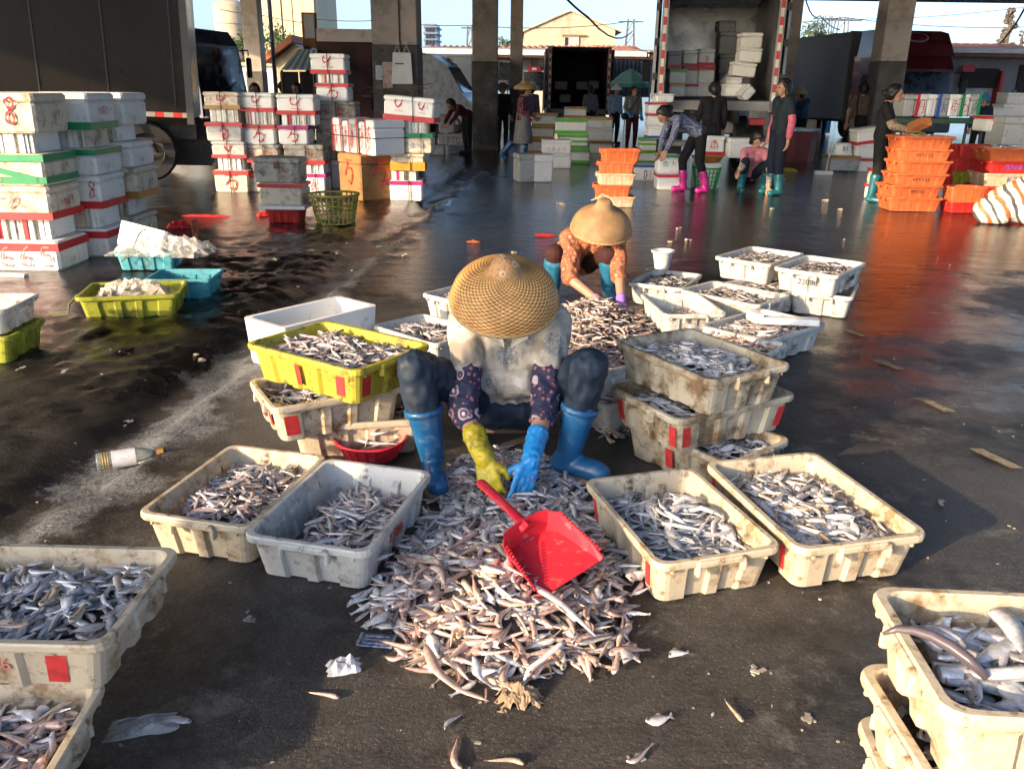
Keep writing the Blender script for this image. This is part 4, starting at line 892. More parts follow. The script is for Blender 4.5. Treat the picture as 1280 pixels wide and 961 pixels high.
# row of boxes on their sides above the cart
yr = 15.5; us = [1128, 1142, 1157, 1169, 1184, 1198, 1210, 1224]
bandc = [None, 'red', None, 'blue', None, 'green', 'green']; mk = ['dan', 'dan', 'one', 'shi', 'yu', 'wan', 'jiu']; inks = [INK_RED, INK_RED, INK_BLU, INK_BLU, INK_RED, INK_RED, INK_GRN]
for k in range(7):
    a, b = AT(us[k], 146, yr), AT(us[k + 1], 146, yr); zt_ = AT(us[k], 118, yr).z; h = zt_ - a.z; w = b.x - a.x - .004
    o = foam_box('white foam box on end, %s from the left in the row above the cart' % ['first', 'second', 'third', 'fourth', 'fifth', 'sixth', 'seventh'][k], ((a.x + b.x) / 2, yr + .25, a.z), w, .5, h, 0, FOAM if k % 3 else FOAM_GREY, [], [(mk[k], inks[k], 'f', 0, h * .15, w * .75, h * .6)] if k else [], None, GRT)
    if bandc[k]:
        mb = MB(); x0 = -w / 2 + .01 if k % 2 else w / 2 - .06; mb.box((x0 + .025, 0, h / 2), (.05, .512, h + .008)); obj('tape_band', mb, TAPES[bandc[k]], o)
a, b = AT(1115, 147, yr), AT(1240, 147, yr); t = thing('hand_cart', 'dark flat cart carrying the row of foam boxes', 'cart', ((a.x + b.x) / 2, yr + .2, 0)); w = b.x - a.x
mb = MB(); mb.box((0, 0, a.z - .045), (w, .7, .08)); obj('deck', mb, M('green_steel', (.04, .09, .06), .6), t)
for x in (-.4, .4):
    for y in (-.28, .28):
        mb = MB(); mb.tube([(x * w, y, .12), (x * w, y, a.z - .08)], .025, 6); obj('leg', mb, DARKM, t)
    wheel(t, (x * w, -.3, .14), .14, .06, 'y'); wheel(t, (x * w, .3, .14), .14, .06, 'y')
mb = MB(); mb.tube([(-.35 * w, -.3, a.z - .1), (.35 * w, -.3, .25)], .02, 6); obj('brace', mb, DARKM, t)
stack('boxes behind the right crates', 14.2, [(1252, 1290, 146, 182, 'b', dict(mat=FOAM_GREY)), ], .6, GRT)
stack('row behind the right crates', 14.6, [(1232, 1254, 145, 165, 'b', B_(rt))], .5, GRT)
for k, (u0, u1, v0, v1) in enumerate(((1236, 1256, 134, 146), (1252, 1268, 130, 146), (1264, 1290, 126, 146), (1258, 1280, 116, 130))):
    stack('pale boxes at the right edge, %s' % ['leftmost', 'second', 'rightmost', 'upper'][k], 24, [(u0, u1, v0, v1, 'b', {})], .6, GRT)
# ================================================================ plastic fish crates
def plastic(name, c, st, transl=.22, rough=.45): return M(name, c, rough, .1, 5, st, .08, 60, transl=transl, co='Object')
CR_CREAM = plastic('crate_cream', (.66, .57, .42), [((.36, .23, .11), .3, 9), ((.15, .09, .04), .08, 20), ((.1, .07, .04), -.02, 5)])
CR_WHITE = plastic('crate_white', (.68, .67, .62), [((.36, .31, .24), .25, 9), ((.14, .11, .08), .02, 20)])
CR_DIRTY = plastic('crate_dirty', (.52, .47, .36), [((.23, .15, .08), .6, 8), ((.09, .06, .035), .25, 14)], .12)
CR_YEL = plastic('crate_yellow', (.58, .50, .06), [((.22, .2, .05), .3, 9), ((.06, .06, .02), .2, 14)])
CR_OLIVE = plastic('crate_olive', (.38, .40, .04), [((.2, .2, .04), .3, 9), ((.06, .06, .02), .1, 14)])
CR_ORG = plastic('crate_orange', (.64, .15, .045), [((.4, .08, .03), .3, 8), ((.5, .25, .12), .05, 12)])
CR_RED = plastic('crate_red', (.60, .035, .03), [((.3, .03, .03), .3, 8)])
CR_BLUE = plastic('crate_blue', (.10, .42, .50), [((.1, .2, .22), .25, 9), ((.05, .05, .04), .05, 14)])
CR_PEACH = plastic('crate_peach', (.72, .55, .38), [((.5, .3, .15), .3, 8)])
CWORD = {'crate_cream': 'cream', 'crate_white': 'white', 'crate_dirty': 'grimy', 'crate_yellow': 'yellow', 'crate_olive': 'olive yellow', 'crate_orange': 'orange', 'crate_red': 'red', 'crate_blue': 'blue', 'crate_peach': 'peach'}
CW, CL, CH = .43, .60, .165
RECW = [(-.50, -.12), (.12, .50)]; RECL = [(-.62, -.30), (-.14, .14), (.30, .62)]
def outline(w, l, rec, rd, cr=.035):
    """rounded rectangle with recessed panels; the same point count for every call"""
    pts = []
    def side(p, q, n, recs, L_):
        d = (q - p).normalized(); stops = []
        for a, b in recs:
            e = .022
            stops += [(a - e, 0), (a + e, 1), (b - e, 1), (b + e, 0)]
        c = (p + q) / 2; h = L_ / 2
        return [c + d * (s * h) - n * (rd * f) for s, f in stops]
    a, b = w / 2, l / 2
    P = [Vector((-a, -b, 0)), Vector((a, -b, 0)), Vector((a, b, 0)), Vector((-a, b, 0))]
    nr = [Vector((0, -1, 0)), Vector((1, 0, 0)), Vector((0, 1, 0)), Vector((-1, 0, 0))]
    for k in range(4):
        p, q = P[k], P[(k + 1) % 4]; d = (q - p).normalized(); L_ = (q - p).length
        pts += side(p, q, nr[k], RECW if k % 2 == 0 else RECL, L_)
        c = q - d * cr - nr[k] * cr                 # rounded corner at q
        for t in (0, 22, 45, 68, 90):
            an = math.atan2(nr[k].y, nr[k].x) + R(t); pts.append(c + Vector((math.cos(an), math.sin(an), 0)) * cr)
    return pts
def zl(pts, z): return [(p.x, p.y, z) for p in pts]
TB = .90
def cw_at(z): return TB + (1 - TB) * z / CH
def make_crate_meshes(q=1.0):
    o = lambda z, rd, off=0: zl(outline((CW - .03) * cw_at(z) + off, (CL - .03) * cw_at(z) + off, None, rd * q), z)
    mb = MB()
    mb.loft([o(0, .013, -.016), o(.006, .014), o(.05, .014), o(CH - .045, .012), o(CH - .038, .0), o(CH - .004, 0), o(CH - .004, 0, -.012), o(CH - .04, 0, -.012), o(CH - .05, .010, -.012), o(.03, .012, -.014), o(.014, .012, -.03)])
    body = mb.mesh('crate_body')
    rm = lambda off, z: zl(outline(CW + off, CL + off, None, 0, .04), z)
    mb = MB(); mb.loft([rm(-.012, CH - .024), rm(-.004, CH - .026), rm(0, CH - .02), rm(0, CH - .006), rm(-.006, CH), rm(-.036, CH), rm(-.042, CH - .004), rm(-.043, CH - .014), rm(-.036, CH - .02)], False, False)
    rim = mb.mesh('crate_rim'); 
    mb = MB(); mb.box((0, 0, -.012), (.17, .03, .024), bev=.006); mb.box((-.078, -.004, -.035), (.014, .026, .034), bev=.004); mb.box((.078, -.004, -.035), (.014, .026, .034), bev=.004)
    hand = mb.mesh('crate_handle')
    mb = MB(); mb.box((0, 0, -.02), (.012, .014, .024), bev=.003); lug = mb.mesh('crate_lug')
    return body, rim, hand, lug
CRM = make_crate_meshes() + make_crate_meshes(.3)[:1]; CRC = {}
def crate_mesh(k, mat):
    key = (k, mat.name)
    if key not in CRC:
        m = CRM[k].copy(); m.materials.clear(); m.materials.append(mat); CRC[key] = m
    return CRC[key]
MARKC = {}
def mark_mesh(side, t, hw, mat, z0=.03, z1=.118):
    """painted stripe lying on a wall bulge: side 0..3, t along the wall -1..1"""
    mb = MB(); vs = []
    for z in (z0, z1):
        a, b = (CW - .03) * cw_at(z) / 2, (CL - .03) * cw_at(z) / 2
        for s in (-1, 1):
            if side == 0: p = (t * a + s * hw, -b - .002, z)
            elif side == 1: p = (a + .002, t * b + s * hw, z)
            elif side == 2: p = (t * a - s * hw, b + .002, z)
            else: p = (-a - .002, t * b - s * hw, z)
            vs.append(p)
    mb.add(vs, [(0, 1, 3, 2)]); return mb
CRATE_N = [0]
def crate(label, loc, rz=0.0, mat=None, s=1.0, marks=(), texts=(), rot=None, group=None, cat='crate', solid=False):
    mat = mat or CR_CREAM; t = thing('fish_crate', label, cat, loc, rz, group, rot); t.scale = (s[0], s[1], s[2]) if isinstance(s, (tuple, list)) else (s, s, s)
    CRATE_N[0] += 1
    obj('tub', crate_mesh(4 if solid else 0, mat), mat, t); obj('rim', crate_mesh(1, mat), mat, t)
    for k, (x, y, a) in enumerate(((0, -CL / 2 + .012, 0), (0, CL / 2 - .012, R(180)))):
        o = obj('handle', crate_mesh(2, mat), mat, t, (x, y - .006 if k == 0 else y + .006, CH - .006), a)
    for x, y in ((-.16, -1), (.16, -1), (-.16, 1), (.16, 1)):
        obj('lug', crate_mesh(3, mat), mat, t, (x, y * (CL / 2 - .010), CH - .008))
    for (side, tt, hw, ink) in marks: obj('painted_stripe', mark_mesh(side, tt, hw, ink), ink, t)
    for (side, tt, txt, ink, size) in texts:
        z = .085; a, b = (CW - .03) * cw_at(z) / 2, (CL - .03) * cw_at(z) / 2; tilt = math.atan2((1 - TB) * CL / 2, CH)
        M0 = Matrix.Rotation(R(90 * side), 4, 'Z') @ Matrix.Translation((tt * (a if side % 2 == 0 else b), -(b if side % 2 == 0 else a) - .0035, z)) @ Matrix.Rotation(R(90) + (.12 if side % 2 == 0 else .1), 4, 'X')
        me_ = text_mesh(txt, size); me_.transform(M0); obj('stencil', me_, ink, t)
    return t
def crate3(label, zr, l, f, r, mat=None, marks=(), texts=(), group=None, base=None, fit=True, tilt=None, H=None):
    """crate from three rim corners seen in the photograph: left, nearest, right"""
    L_, F_, R_ = G(*l, zr), G(*f, zr), G(*r, zr); e1, e2 = L_ - F_, R_ - F_
    c = F_ + (e1 + e2) / 2
    long1 = e1.length > e2.length
    v = e1 if long1 else e2; w = e2 if long1 else e1
    # angle of the long axis, averaged with the turned short axis
    a1 = math.atan2(v.y, v.x); a2 = math.atan2(w.y, w.x) + (R(-90) if (v.x * w.y - v.y * w.x) > 0 else R(90))
    an = math.atan2(math.sin(a1) + math.sin(a2), math.cos(a1) + math.cos(a2))
    s = math.sqrt(e1.length * e2.length / (CW * CL)); s = min(1.1, max(.94, s)) if fit else 1.0
    rz = an - R(90)
    h = H if H else CH
    zb = base if base is not None else zr - h
    t = crate(label, (c.x, c.y, max(zb, 0.002)), rz, mat, (s, s, h / CH), marks, texts, None, group)
    if tilt: t.rotation_euler = (tilt[0], tilt[1], rz)
    return t

# ================================================================ fish
def fish_arrays(L_, hh, ww, kind, cols, bend, rs):
    """one fish along x lying on its side (flat in z); returns verts, faces, colours"""
    if kind == 'slim': st = [(0, .12), (.05, .5), (.14, .85), (.3, 1), (.5, .92), (.7, .62), (.86, .34), (.92, .28)]
    elif kind == 'goby': st = [(0, .3), (.06, .8), (.15, 1), (.3, .9), (.5, .7), (.7, .5), (.88, .28), (.97, .12)]
    elif kind == 'flat': st = [(0, .1), (.07, .42), (.2, .82), (.38, 1), (.58, .86), (.74, .5), (.86, .2), (.9, .17)]
    else: st = [(0, .2), (.04, .7), (.1, 1), (.3, 1), (.5, .85), (.7, .6), (.88, .3), (.99, .06)]
    n = 6; V = []; C = []; F = []
    back, side, belly = [np.array(c) for c in cols]
    for x, r in st:
        for k in range(n):
            a = 2 * math.pi * k / n + .52; cy, sz = math.cos(a), math.sin(a)
            V.append((x * L_ - L_ * .5, cy * hh * r, sz * ww * .85 * (r ** .7)))
            f = (cy + 1) / 2; c = back * f + belly * (1 - f) if abs(cy) > .6 else side
            c = c * (1 + rs.uniform(-.12, .12))
            if x < .12 and k % 3 == 1 and .03 < x: c = c * .25
            C.append(np.clip(c, 0, 1))
    m = len(st)
    for i in range(m - 1):
        for k in range(n): F.append((i * n + k, i * n + (k + 1) % n, (i + 1) * n + (k + 1) % n, (i + 1) * n + k))
    F.append(tuple(reversed(range(n))));
    b = len(V); xt = st[-1][0] * L_ - L_ * .5; tl = L_ * (.12 if kind != 'ribbon' else .02); th = hh * (.75 if kind in ('slim', 'flat') else .4)
    V += [(xt - .004, hh * .2, 0), (xt + tl, th, .001), (xt + tl * .7, 0, -.001), (xt + tl, -th, .001), (xt - .004, -hh * .2, 0)]
    C += [side * .7] * 5; F += [(b, b + 2, b + 1), (b, b + 4, b + 2), (b + 4, b + 3, b + 2)]
    b = len(V)                                  # dorsal fin
    V += [(-L_ * .18, hh * .85, 0), (L_ * .02, hh * 1.35, 0), (L_ * .16, hh * .75, 0)]; C += [back * .8] * 3; F.append((b, b + 1, b + 2))
    xe, re = L_ * (.075 if kind != 'ribbon' else .05) - L_ * .5, max(hh * .2, .0017)        # eyes
    for sg in (-1, 1):
        for rr, zo, cc_ in ((re * 1.5, .55, np.array((.6, .58, .5))), (re * .9, .62, np.array((.01, .01, .012)))):
            b = len(V); zz_ = sg * ww * zo * (1.25 if kind != 'flat' else 1.5)
            V += [(xe - rr, hh * .12, zz_), (xe, hh * .12 - rr, zz_), (xe + rr, hh * .12, zz_), (xe, hh * .12 + rr, zz_)]; C += [cc_] * 4; F.append((b, b + 1, b + 2, b + 3))
    V = np.array(V, float); C = np.array(C, float)
    t = V[:, 0] / L_; V[:, 1] += bend * L_ * (t * t * 2 - .2) + .25 * bend * L_ * np.sin(t * 5); V[:, 2] += rs.uniform(-.1, .1) * L_ * t * t
    return V, F, C
PAL = {
 'grey': ((.26, .24, .235), (.46, .43, .42), (.70, .67, .65)), 'mauve': ((.32, .26, .25), (.54, .46, .44), (.75, .69, .66)),
 'silver': ((.42, .43, .44), (.74, .75, .76), (.84, .84, .84)), 'pale': ((.52, .52, .52), (.74, .74, .74), (.84, .82, .80)),
 'pink': ((.52, .34, .28), (.68, .48, .40), (.78, .64, .57)), 'tan': ((.46, .34, .23), (.62, .50, .37), (.75, .66, .54)), 'blue': ((.20, .24, .27), (.60, .63, .66), (.80, .81, .82)),
 'dark': ((.09, .085, .085), (.20, .185, .185), (.40, .37, .365))}
DESC = {}; FW = {'slim': 'slender', 'goby': 'tapering', 'flat': 'flat oval', 'ribbon': 'long thin'}
CWD = {'grey': 'grey', 'mauve': 'mauve', 'silver': 'silver', 'pale': 'pale', 'pink': 'pink', 'tan': 'tan', 'blue': 'blue backed', 'dark': 'dark'}
def variants(spec, seed):
    rs = np.random.RandomState(seed); out = []
    for kind, L_, hh, ww, pal, n in spec:
        for _ in range(n): 
            f = rs.uniform(.82, 1.2); DESC.setdefault(seed, []).append(FW[kind] + ' ' + CWD[pal]); out.append(fish_arrays(L_ * f, hh * f, ww * f, kind, PAL[pal], rs.uniform(-.32, .32) * (1.5 if kind == 'ribbon' else 1), rs))
    return out
V_SLIM = variants([('slim', .105, .0095, .007, 'mauve', 6), ('slim', .10, .009, .007, 'grey', 4), ('goby', .11, .010, .008, 'mauve', 4), ('slim', .11, .010, .007, 'silver', 5), ('slim', .095, .009, .006, 'pale', 2), ('goby', .11, .01, .008, 'pink', 1)], 1)
V_SILV = variants([('flat', .085, .019, .006, 'pale', 5), ('flat', .08, .018, .006, 'silver', 5), ('slim', .10, .010, .007, 'silver', 2), ('slim', .09, .01, .007, 'grey', 3)], 2)
V_LONG = variants([('ribbon', .23, .012, .006, 'silver', 4), ('ribbon', .22, .011, .006, 'pale', 3), ('slim', .15, .014, .009, 'blue', 4), ('slim', .14, .013, .009, 'silver', 4), ('flat', .11, .024, .008, 'blue', 1)], 3)
V_PINK = variants([('goby', .12, .012, .010, 'pink', 5), ('goby', .11, .011, .009, 'tan', 5), ('slim', .105, .011, .008, 'pink', 3), ('slim', .10, .010, .008, 'silver', 2), ('slim', .095, .010, .007, 'pale', 3), ('flat', .075, .016, .006, 'pale', 2)], 4)
V_HEAP = variants([('slim', .105, .0105, .008, 'mauve', 4), ('slim', .10, .0105, .008, 'silver', 6), ('slim', .09, .010, .007, 'pale', 3), ('flat', .08, .018, .006, 'pale', 6), ('goby', .11, .0115, .009, 'grey', 3), ('goby', .115, .012, .010, 'pink', 3)], 5)
V_MIX = variants([('flat', .085, .02, .007, 'pale', 4), ('slim', .10, .012, .009, 'grey', 3), ('slim', .11, .011, .008, 'silver', 3), ('goby', .10, .013, .010, 'tan', 2), ('flat', .09, .022, .007, 'blue', 2)], 6)
V_DARK = variants([('slim', .10, .0085, .007, 'dark', 6), ('slim', .095, .008, .006, 'grey', 3), ('slim', .09, .008, .006, 'mauve', 2), ('slim', .10, .009, .006, 'silver', 1)], 7)
V_BIG = variants([('slim', .24, .026, .014, 'blue', 4), ('slim', .22, .022, .012, 'silver', 4), ('ribbon', .30, .015, .007, 'pale', 3), ('goby', .2, .02, .012, 'mauve', 2), ('slim', .2, .02, .012, 'grey', 2)], 8)
def fish_mat():
    m, nt, N, L, p = new_mat('fish_skin')
    at = N.new('ShaderNodeAttribute'); at.attribute_name = 'col'
    n1 = tex(nt, 'ShaderNodeTexNoise', 90, 4); f = ramp(nt, n1.outputs['Fac'], .3, .7, (.72, .7, .7), (1.12, 1.1, 1.1))
    mx = N.new('ShaderNodeMix'); mx.data_type = 'RGBA'; mx.blend_type = 'MULTIPLY'; mx.inputs[0].default_value = 1; L.new(at.outputs['Color'], mx.inputs[6]); L.new(f, mx.inputs[7])
    n2 = tex(nt, 'ShaderNodeTexNoise', 22, 5); cc = mixc(nt, ramp(nt, n2.outputs['Fac'], .70, .8), mx.outputs[2], (.34, .10, .08))
    L.new(cc, p.inputs['Base Color']); p.inputs['Roughness'].default_value = .27; p.inputs['Specular IOR Level'].default_value = .6
    p.inputs['Metallic'].default_value = .2
    b = N.new('ShaderNodeBump'); b.inputs['Strength'].default_value = .15; b.inputs['Distance'].default_value = .004; L.new(n1.outputs['Fac'], b.inputs['Height']); L.new(b.outputs[0], p.inputs['Normal'])
    return m
FISH = fish_mat()
def rot_fish(rs, flat=.35):
    yaw = rs.uniform(0, 2 * math.pi); pit = rs.normal() * flat * .45; rol = rs.normal() * flat * 1.2
    return Matrix.Rotation(yaw, 4, 'Z') @ Matrix.Rotation(pit, 4, 'Y') @ Matrix.Rotation(rol, 4, 'X')
def finish_fish(name, V, F, C):
    me = bpy.data.meshes.new(name); me.from_pydata(V, [], F)
    a = me.attributes.new('col', 'FLOAT_COLOR', 'POINT'); a.data.foreach_set('color', np.concatenate([C, np.ones((len(C), 1))], 1).astype(np.float32).reshape(-1))
    me.polygons.foreach_set('use_smooth', [True] * len(F)); me.materials.append(FISH); me.update(); return me
def fish_stuff(pts, var, seed, scale=1.0, flat=.35, bed=None, box=None):
    """pts: fish positions; bed: (verts, faces, colour) under the fish"""
    rs = np.random.RandomState(seed); VV = []; FF = []; CC = []; o = 0
    if bed:
        VV.append(np.array(bed[0], float)); FF += bed[1]; CC.append(np.tile(np.array(bed[2], float), (len(bed[0]), 1))); o = len(bed[0])
    for p in pts:
        V, F, C = var[rs.randint(len(var))]; m = np.array(rot_fish(rs, flat).to_3x3()) * scale * rs.uniform(.85, 1.15)
        W = V @ m.T + np.array(p)
        if box: W[:, 0] = np.clip(W[:, 0], -box[0], box[0]); W[:, 1] = np.clip(W[:, 1], -box[1], box[1])      # fish lie against the walls
        VV.append(W); FF += [tuple(i + o for i in f) for f in F]; CC.append(C * rs.uniform(.8, 1.15)); o += len(V)
    return finish_fish('fish', np.concatenate(VV).tolist(), FF, np.clip(np.concatenate(CC), 0, 1))
def fill_crate(t, label, var, seed, n=170, level=.105, mound=.03, scale=1.0, region=(-1, 1, -1, 1), flat=.35, lumps=.012):
    """heap of fish lying in a crate (local coordinates of the crate)"""
    rs = np.random.RandomState(seed); a, b = .165, .245; pts = []
    x0, x1, y0, y1 = region
    def hgt(x, y): return level + mound * (1 - (x / a) ** 2) * (1 - (y / b) ** 2) + lumps * math.sin(x * 31 + seed) * math.sin(y * 23 + seed * 2)
    n = int(n * 1.4); scale = scale * .88
    for i in range(n):
        x, y = rs.uniform(x0, x1) * a, rs.uniform(y0, y1) * b
        pts.append((x, y, hgt(x, y) + rs.uniform(-.02, .012)))
    g = 8; bv = [(a * .97 * (2 * i / g - 1), b * .97 * (2 * j / g - 1), min(max(hgt(a * (2 * i / g - 1), b * (2 * j / g - 1)) - .022, .02), .135)) for j in range(g + 1) for i in range(g + 1)]
    bf = [(j * (g + 1) + i, j * (g + 1) + i + 1, (j + 1) * (g + 1) + i + 1, (j + 1) * (g + 1) + i) for j in range(g) for i in range(g)]
    if region != (-1, 1, -1, 1): bv = [(x, y, .03) for x, y, z in bv]
    me_ = fish_stuff(pts, var, seed + 50, scale, flat, (bv, bf, (.09, .08, .08)), (.168, .25))
    o = obj('fish_heap', me_, FISH); o.matrix_world = Matrix.Translation(t.location) @ t.rotation_euler.to_matrix().to_4x4() @ Matrix.Diagonal((t.scale[0], t.scale[1], t.scale[2], 1))
    o.location = t.location; o.rotation_euler = t.rotation_euler; o.scale = t.scale
    tag(o, label, 'fish', None, 'stuff'); return o

RS = INK_RED
GC = 'fish crates in the front'
# --- ring of crates round the heap
k = crate3('cream crate of slender fish, left front beside the gutter', .165, (290, 556), (165, 642), (310, 660), CR_CREAM, [(3, .55, .03, RS)], (), GC)
# three corners: far left, near left, near right
fill_crate(k, 'slender mauve fish in the cream crate beside the gutter', V_SLIM, 11, 270, .10, .028)
k = crate3('white crate half full of slender fish with red stencil on its side', .165, (300, 668), (462, 692), (543, 590), CR_WHITE, [], [(1, -.1, '22088', INK_RED, .045)], GC)
fill_crate(k, 'slender fish half filling the white crate with red stencil', V_SLIM, 12, 190, .07, .035, 1.0, (-.55, .95, -.8, .95))
k = crate3('stained cream crate of long silver fish right of the heap', .165, (725, 600), (822, 706), (985, 683), CR_CREAM, [(3, -.72, .016, RS), (3, .86, .014, RS)], (), GC)
fill_crate(k, 'long silver fish in the crate right of the heap', V_LONG, 13, 150, .085, .03, 1.0, (-.95, .95, -.8, .95), .3)
k = crate3('cream crate of mixed silver fish at the right front', .175, (885, 582), (985, 690), (1155, 662), CR_CREAM, [(1, .75, .016, RS), (3, -.7, .012, RS)], (), GC, None, True, None, .175)
fill_crate(k, 'mixed silver and spotted fish in the right front crate', V_MIX, 14, 260, .105, .025)
# near left pair
k = crate('cream crate at the lower left corner, lower of the pair', (-1.24, 1.405, .002), R(4), CR_CREAM, (1.0, 1.0, .95), [(1, .6, .02, RS)], (), (0, 0, R(94)), GC)
fill_crate(k, 'tan and pink fish in the lower left corner crate', V_PINK, 15, 260, .115, .02, 1.05)
k = crate('cream crate of grey fish on top at the lower left corner', (-1.205, 1.775, .158), R(-88), CR_CREAM, (1.0, 1.02, .92), [(1, .62, .024, RS), (3, -.86, .022, INK_PINK)], [(1, .1, '896', INK_PINK, .05)], (0, R(0), R(-91)), GC)
fill_crate(k, 'grey and silver fish heaped in the top crate at the lower left', V_MIX, 16, 300, .105, .025, .86); 
# near right stack
for i, (dx, dy, rz_, lab) in enumerate(((.05, .0, -86, 'cream crate at the lower right corner, lowest of the stack'), (.03, .0, -95, 'cream crate at the lower right corner, second of the stack'), (.012, -.01, -89, 'cream crate at the lower right corner, third of the stack'), (.01, -.005, -93.5, 'cream crate of large fish on top of the lower right corner stack'))):
    k = crate(lab, (.955 + dx, 1.165 + dy, .002 + .154 * i), 0, CR_CREAM, (.80, 1.0, 1.0), [], (), (0, 0, R(rz_)), GC)
    if i == 3: fill_crate(k, 'large silver fish and eels in the lower right corner crate', V_BIG, 17, 110, .118, .015, .95, (-.85, .85, -.9, .9), .18)
    else: fill_crate(k, 'fish pressed in the %s crate of the lower right stack' % ORD[i], V_MIX, 18 + i, 60, .11, .01)
# dirty stack right of the seated woman
gd = 'grimy crates stacked right of the seated woman'
k = crate3('grimy crate at the bottom of the stack beside the seated woman', .165, (772, 528), (897, 577), (993, 545), CR_DIRTY, [(3, -.86, .018, RS), (0, -.86, .016, RS), (3, .1, .02, RS), (0, .1, .02, RS)], (), gd)
fill_crate(k, 'small silver fish in the bottom crate of the grimy stack', V_SILV, 21, 150, .115, .01)
k = crate3('grimy crate in the middle of the stack beside the seated woman', .32, (766, 482), (850, 530), (990, 492), CR_DIRTY, [(0, -.80, .018, RS), (0, .84, .018, RS), (1, -.86, .018, RS), (1, .86, .018, RS)], (), gd)
fill_crate(k, 'small silver fish in the middle crate of the grimy stack', V_SILV, 22, 150, .11, .01)
k = crate3('grimy crate heaped with silver fish on top of its stack', .485, (770, 425), (888, 478), (988, 455), CR_DIRTY, [], (), gd)
fill_crate(k, 'shining flat silver fish heaped in the topmost grimy crate', V_SILV, 23, 260, .115, .04)
# yellow stack on the left
gy_ = 'crates stacked left of the seated woman'
k = crate3('peach cream crate at the bottom of the yellow topped stack', .15, (392, 500), (368, 541), (504, 525), CR_CREAM, [(0, .3, .03, RS)], (), gy_)
fill_crate(k, 'small fish in the bottom crate under the yellow crate', V_PINK, 24, 150, .115, .01, .8)
k = crate3('cream crate with red paint stripes, middle of the yellow topped stack', .30, (325, 474), (358, 503), (492, 484), CR_CREAM, [(0, -.55, .03, RS), (0, .2, .02, RS), (1, -.8, .03, RS), (3, -.55, .03, RS), (3, .2, .02, RS)], (), gy_)
fill_crate(k, 'slender fish in the middle crate under the yellow crate', V_SLIM, 25, 150, .11, .01)
k = crate3('yellow crate of slender fish on top of the left stack', .45, (322, 432), (432, 480), (523, 430), CR_YEL, [(3, -.72, .022, RS), (0, -.72, .022, RS), (3, .1, .012, RS)], (), gy_, .292)
fill_crate(k, 'slender grey fish heaped in the yellow crate', V_SLIM, 26, 270, .125, .025)
# crates behind
gb = 'white crates behind the seated woman'
k = crate3('white crate of mauve fish just behind the yellow crate', .165, (482, 408), (536, 433), (590, 412), CR_WHITE, [], (), gb)
fill_crate(k, 'mauve fish in the white crate behind the yellow crate', V_SLIM, 27, 230, .12, .03)
k = crate3('white crate half hidden behind the big straw hat', .165, (550, 366), (585, 377), (625, 362), CR_WHITE, [], (), gb)
fill_crate(k, 'fish in the white crate behind the big straw hat', V_SLIM, 28, 130, .12, .02)
k = crate3('white crate half buried under the fish of the farther heap', .165, (745, 478), (772, 500), (815, 480), CR_WHITE, [], (), gb)
# group right of the farther woman
gw = 'white crates right of the farther woman'
def wc(lab, z, l, f, r, seed, texts=(), base=None, n=190, var=None, lev=.125, reg=(-1, 1, -1, 1), mat=None):
    k = crate3(lab, z, l, f, r, mat or CR_WHITE, [], texts, gw, base)
    if n: fill_crate(k, 'small dark fish in the ' + lab.split(',')[0], var or V_DARK, seed, n, lev, .022, .95, reg)
    return k
wc('white crate behind the farther woman right hand', .165, (787, 354), (850, 362), (876, 342), 31)
wc('white crate stencilled 056 in the middle row', .165, (849, 363), (943, 382), (988, 368), 32, [(1, .1, '056', INK_BLK, .06), (0, -.3, '056', INK_BLK, .07)], None, 200, V_DARK)
wc('nearly empty white crate beside the farther heap', .165, (802, 368), (825, 394), (907, 391), 33, (), None, 45, V_PINK, .05, (-.6, .8, -.2, .8))
wc('white crate with a foam strip lying on its fish', .165, (877, 407), (962, 434), (1031, 403), 34, (), None, 220, V_SLIM, .13)
wc('white crate tucked behind the grimy stack', .165, (850, 424), (940, 449), (967, 429), 35, (), None, 160, V_PINK, .13)
wc('white lower crate under the rear left crate', .165, (905, 353), (975, 372), (1028, 356), 36, (), None, 120)
wc('white lower crate under the 22088 crate', .165, (975, 366), (1045, 370), (1084, 350), 37, (), None, 0)
wc('white rear crate stacked left of the 22088 crate', .315, (897, 321), (962, 332), (1002, 316), 38, (), None, 200)
wc('white crate stencilled 22088 at the right rear', .325, (964, 335), (1038, 345), (1086, 327), 39, [(1, .2, '22088', INK_BLK, .055), (0, .1, '22088', INK_BLK, .055)], None, 210, V_DARK)
c = G(985, 402, .2); mb = MB(); mb.box((0, 0, .02), (.36, .07, .04), bev=.006); mb.box((-.19, .03, .03), (.06, .13, .06), .3, bev=.008); tag(obj('foam_strip', mb, FOAM, None, (c.x, c.y, .185), -.12), 'broken white foam strip lying on fish in a white crate', 'foam strip')
# open white foam tub behind the yellow crate
l, f, r = G(308, 398, .27), G(347, 409, .27), G(467, 380, .27); an = math.atan2((r - f).y, (r - f).x)
cc = f + (l - f) / 2 + (r - f) / 2
foam_box('large open empty white foam tub behind the yellow crate', (cc.x, cc.y, 0.002), (r - f).length, .36, .268, an, FOAM, [], [], None, None, True, 'foam_tub')
# white cup-like bucket
c = G(827, 336); t = thing('plastic_bucket', 'small white bucket standing on the wet floor behind the white crates', 'bucket', c)
mb = MB(); mb.lathe([(.055, .002), (.062, .004), (.088, .15), (.098, .155), (.098, .165), (.082, .165), (.056, .012), (.01, .01)], 24, None, True); obj('pail', mb, M('white_plastic', (.75, .74, .7), .4), t, smooth=False)
mb = MB(); mb.lathe([(.098, .15), (.104, .152), (.104, .166), (.098, .168)], 24); obj('lip', mb, M('white_plastic', (.75, .74, .7), .4), t)
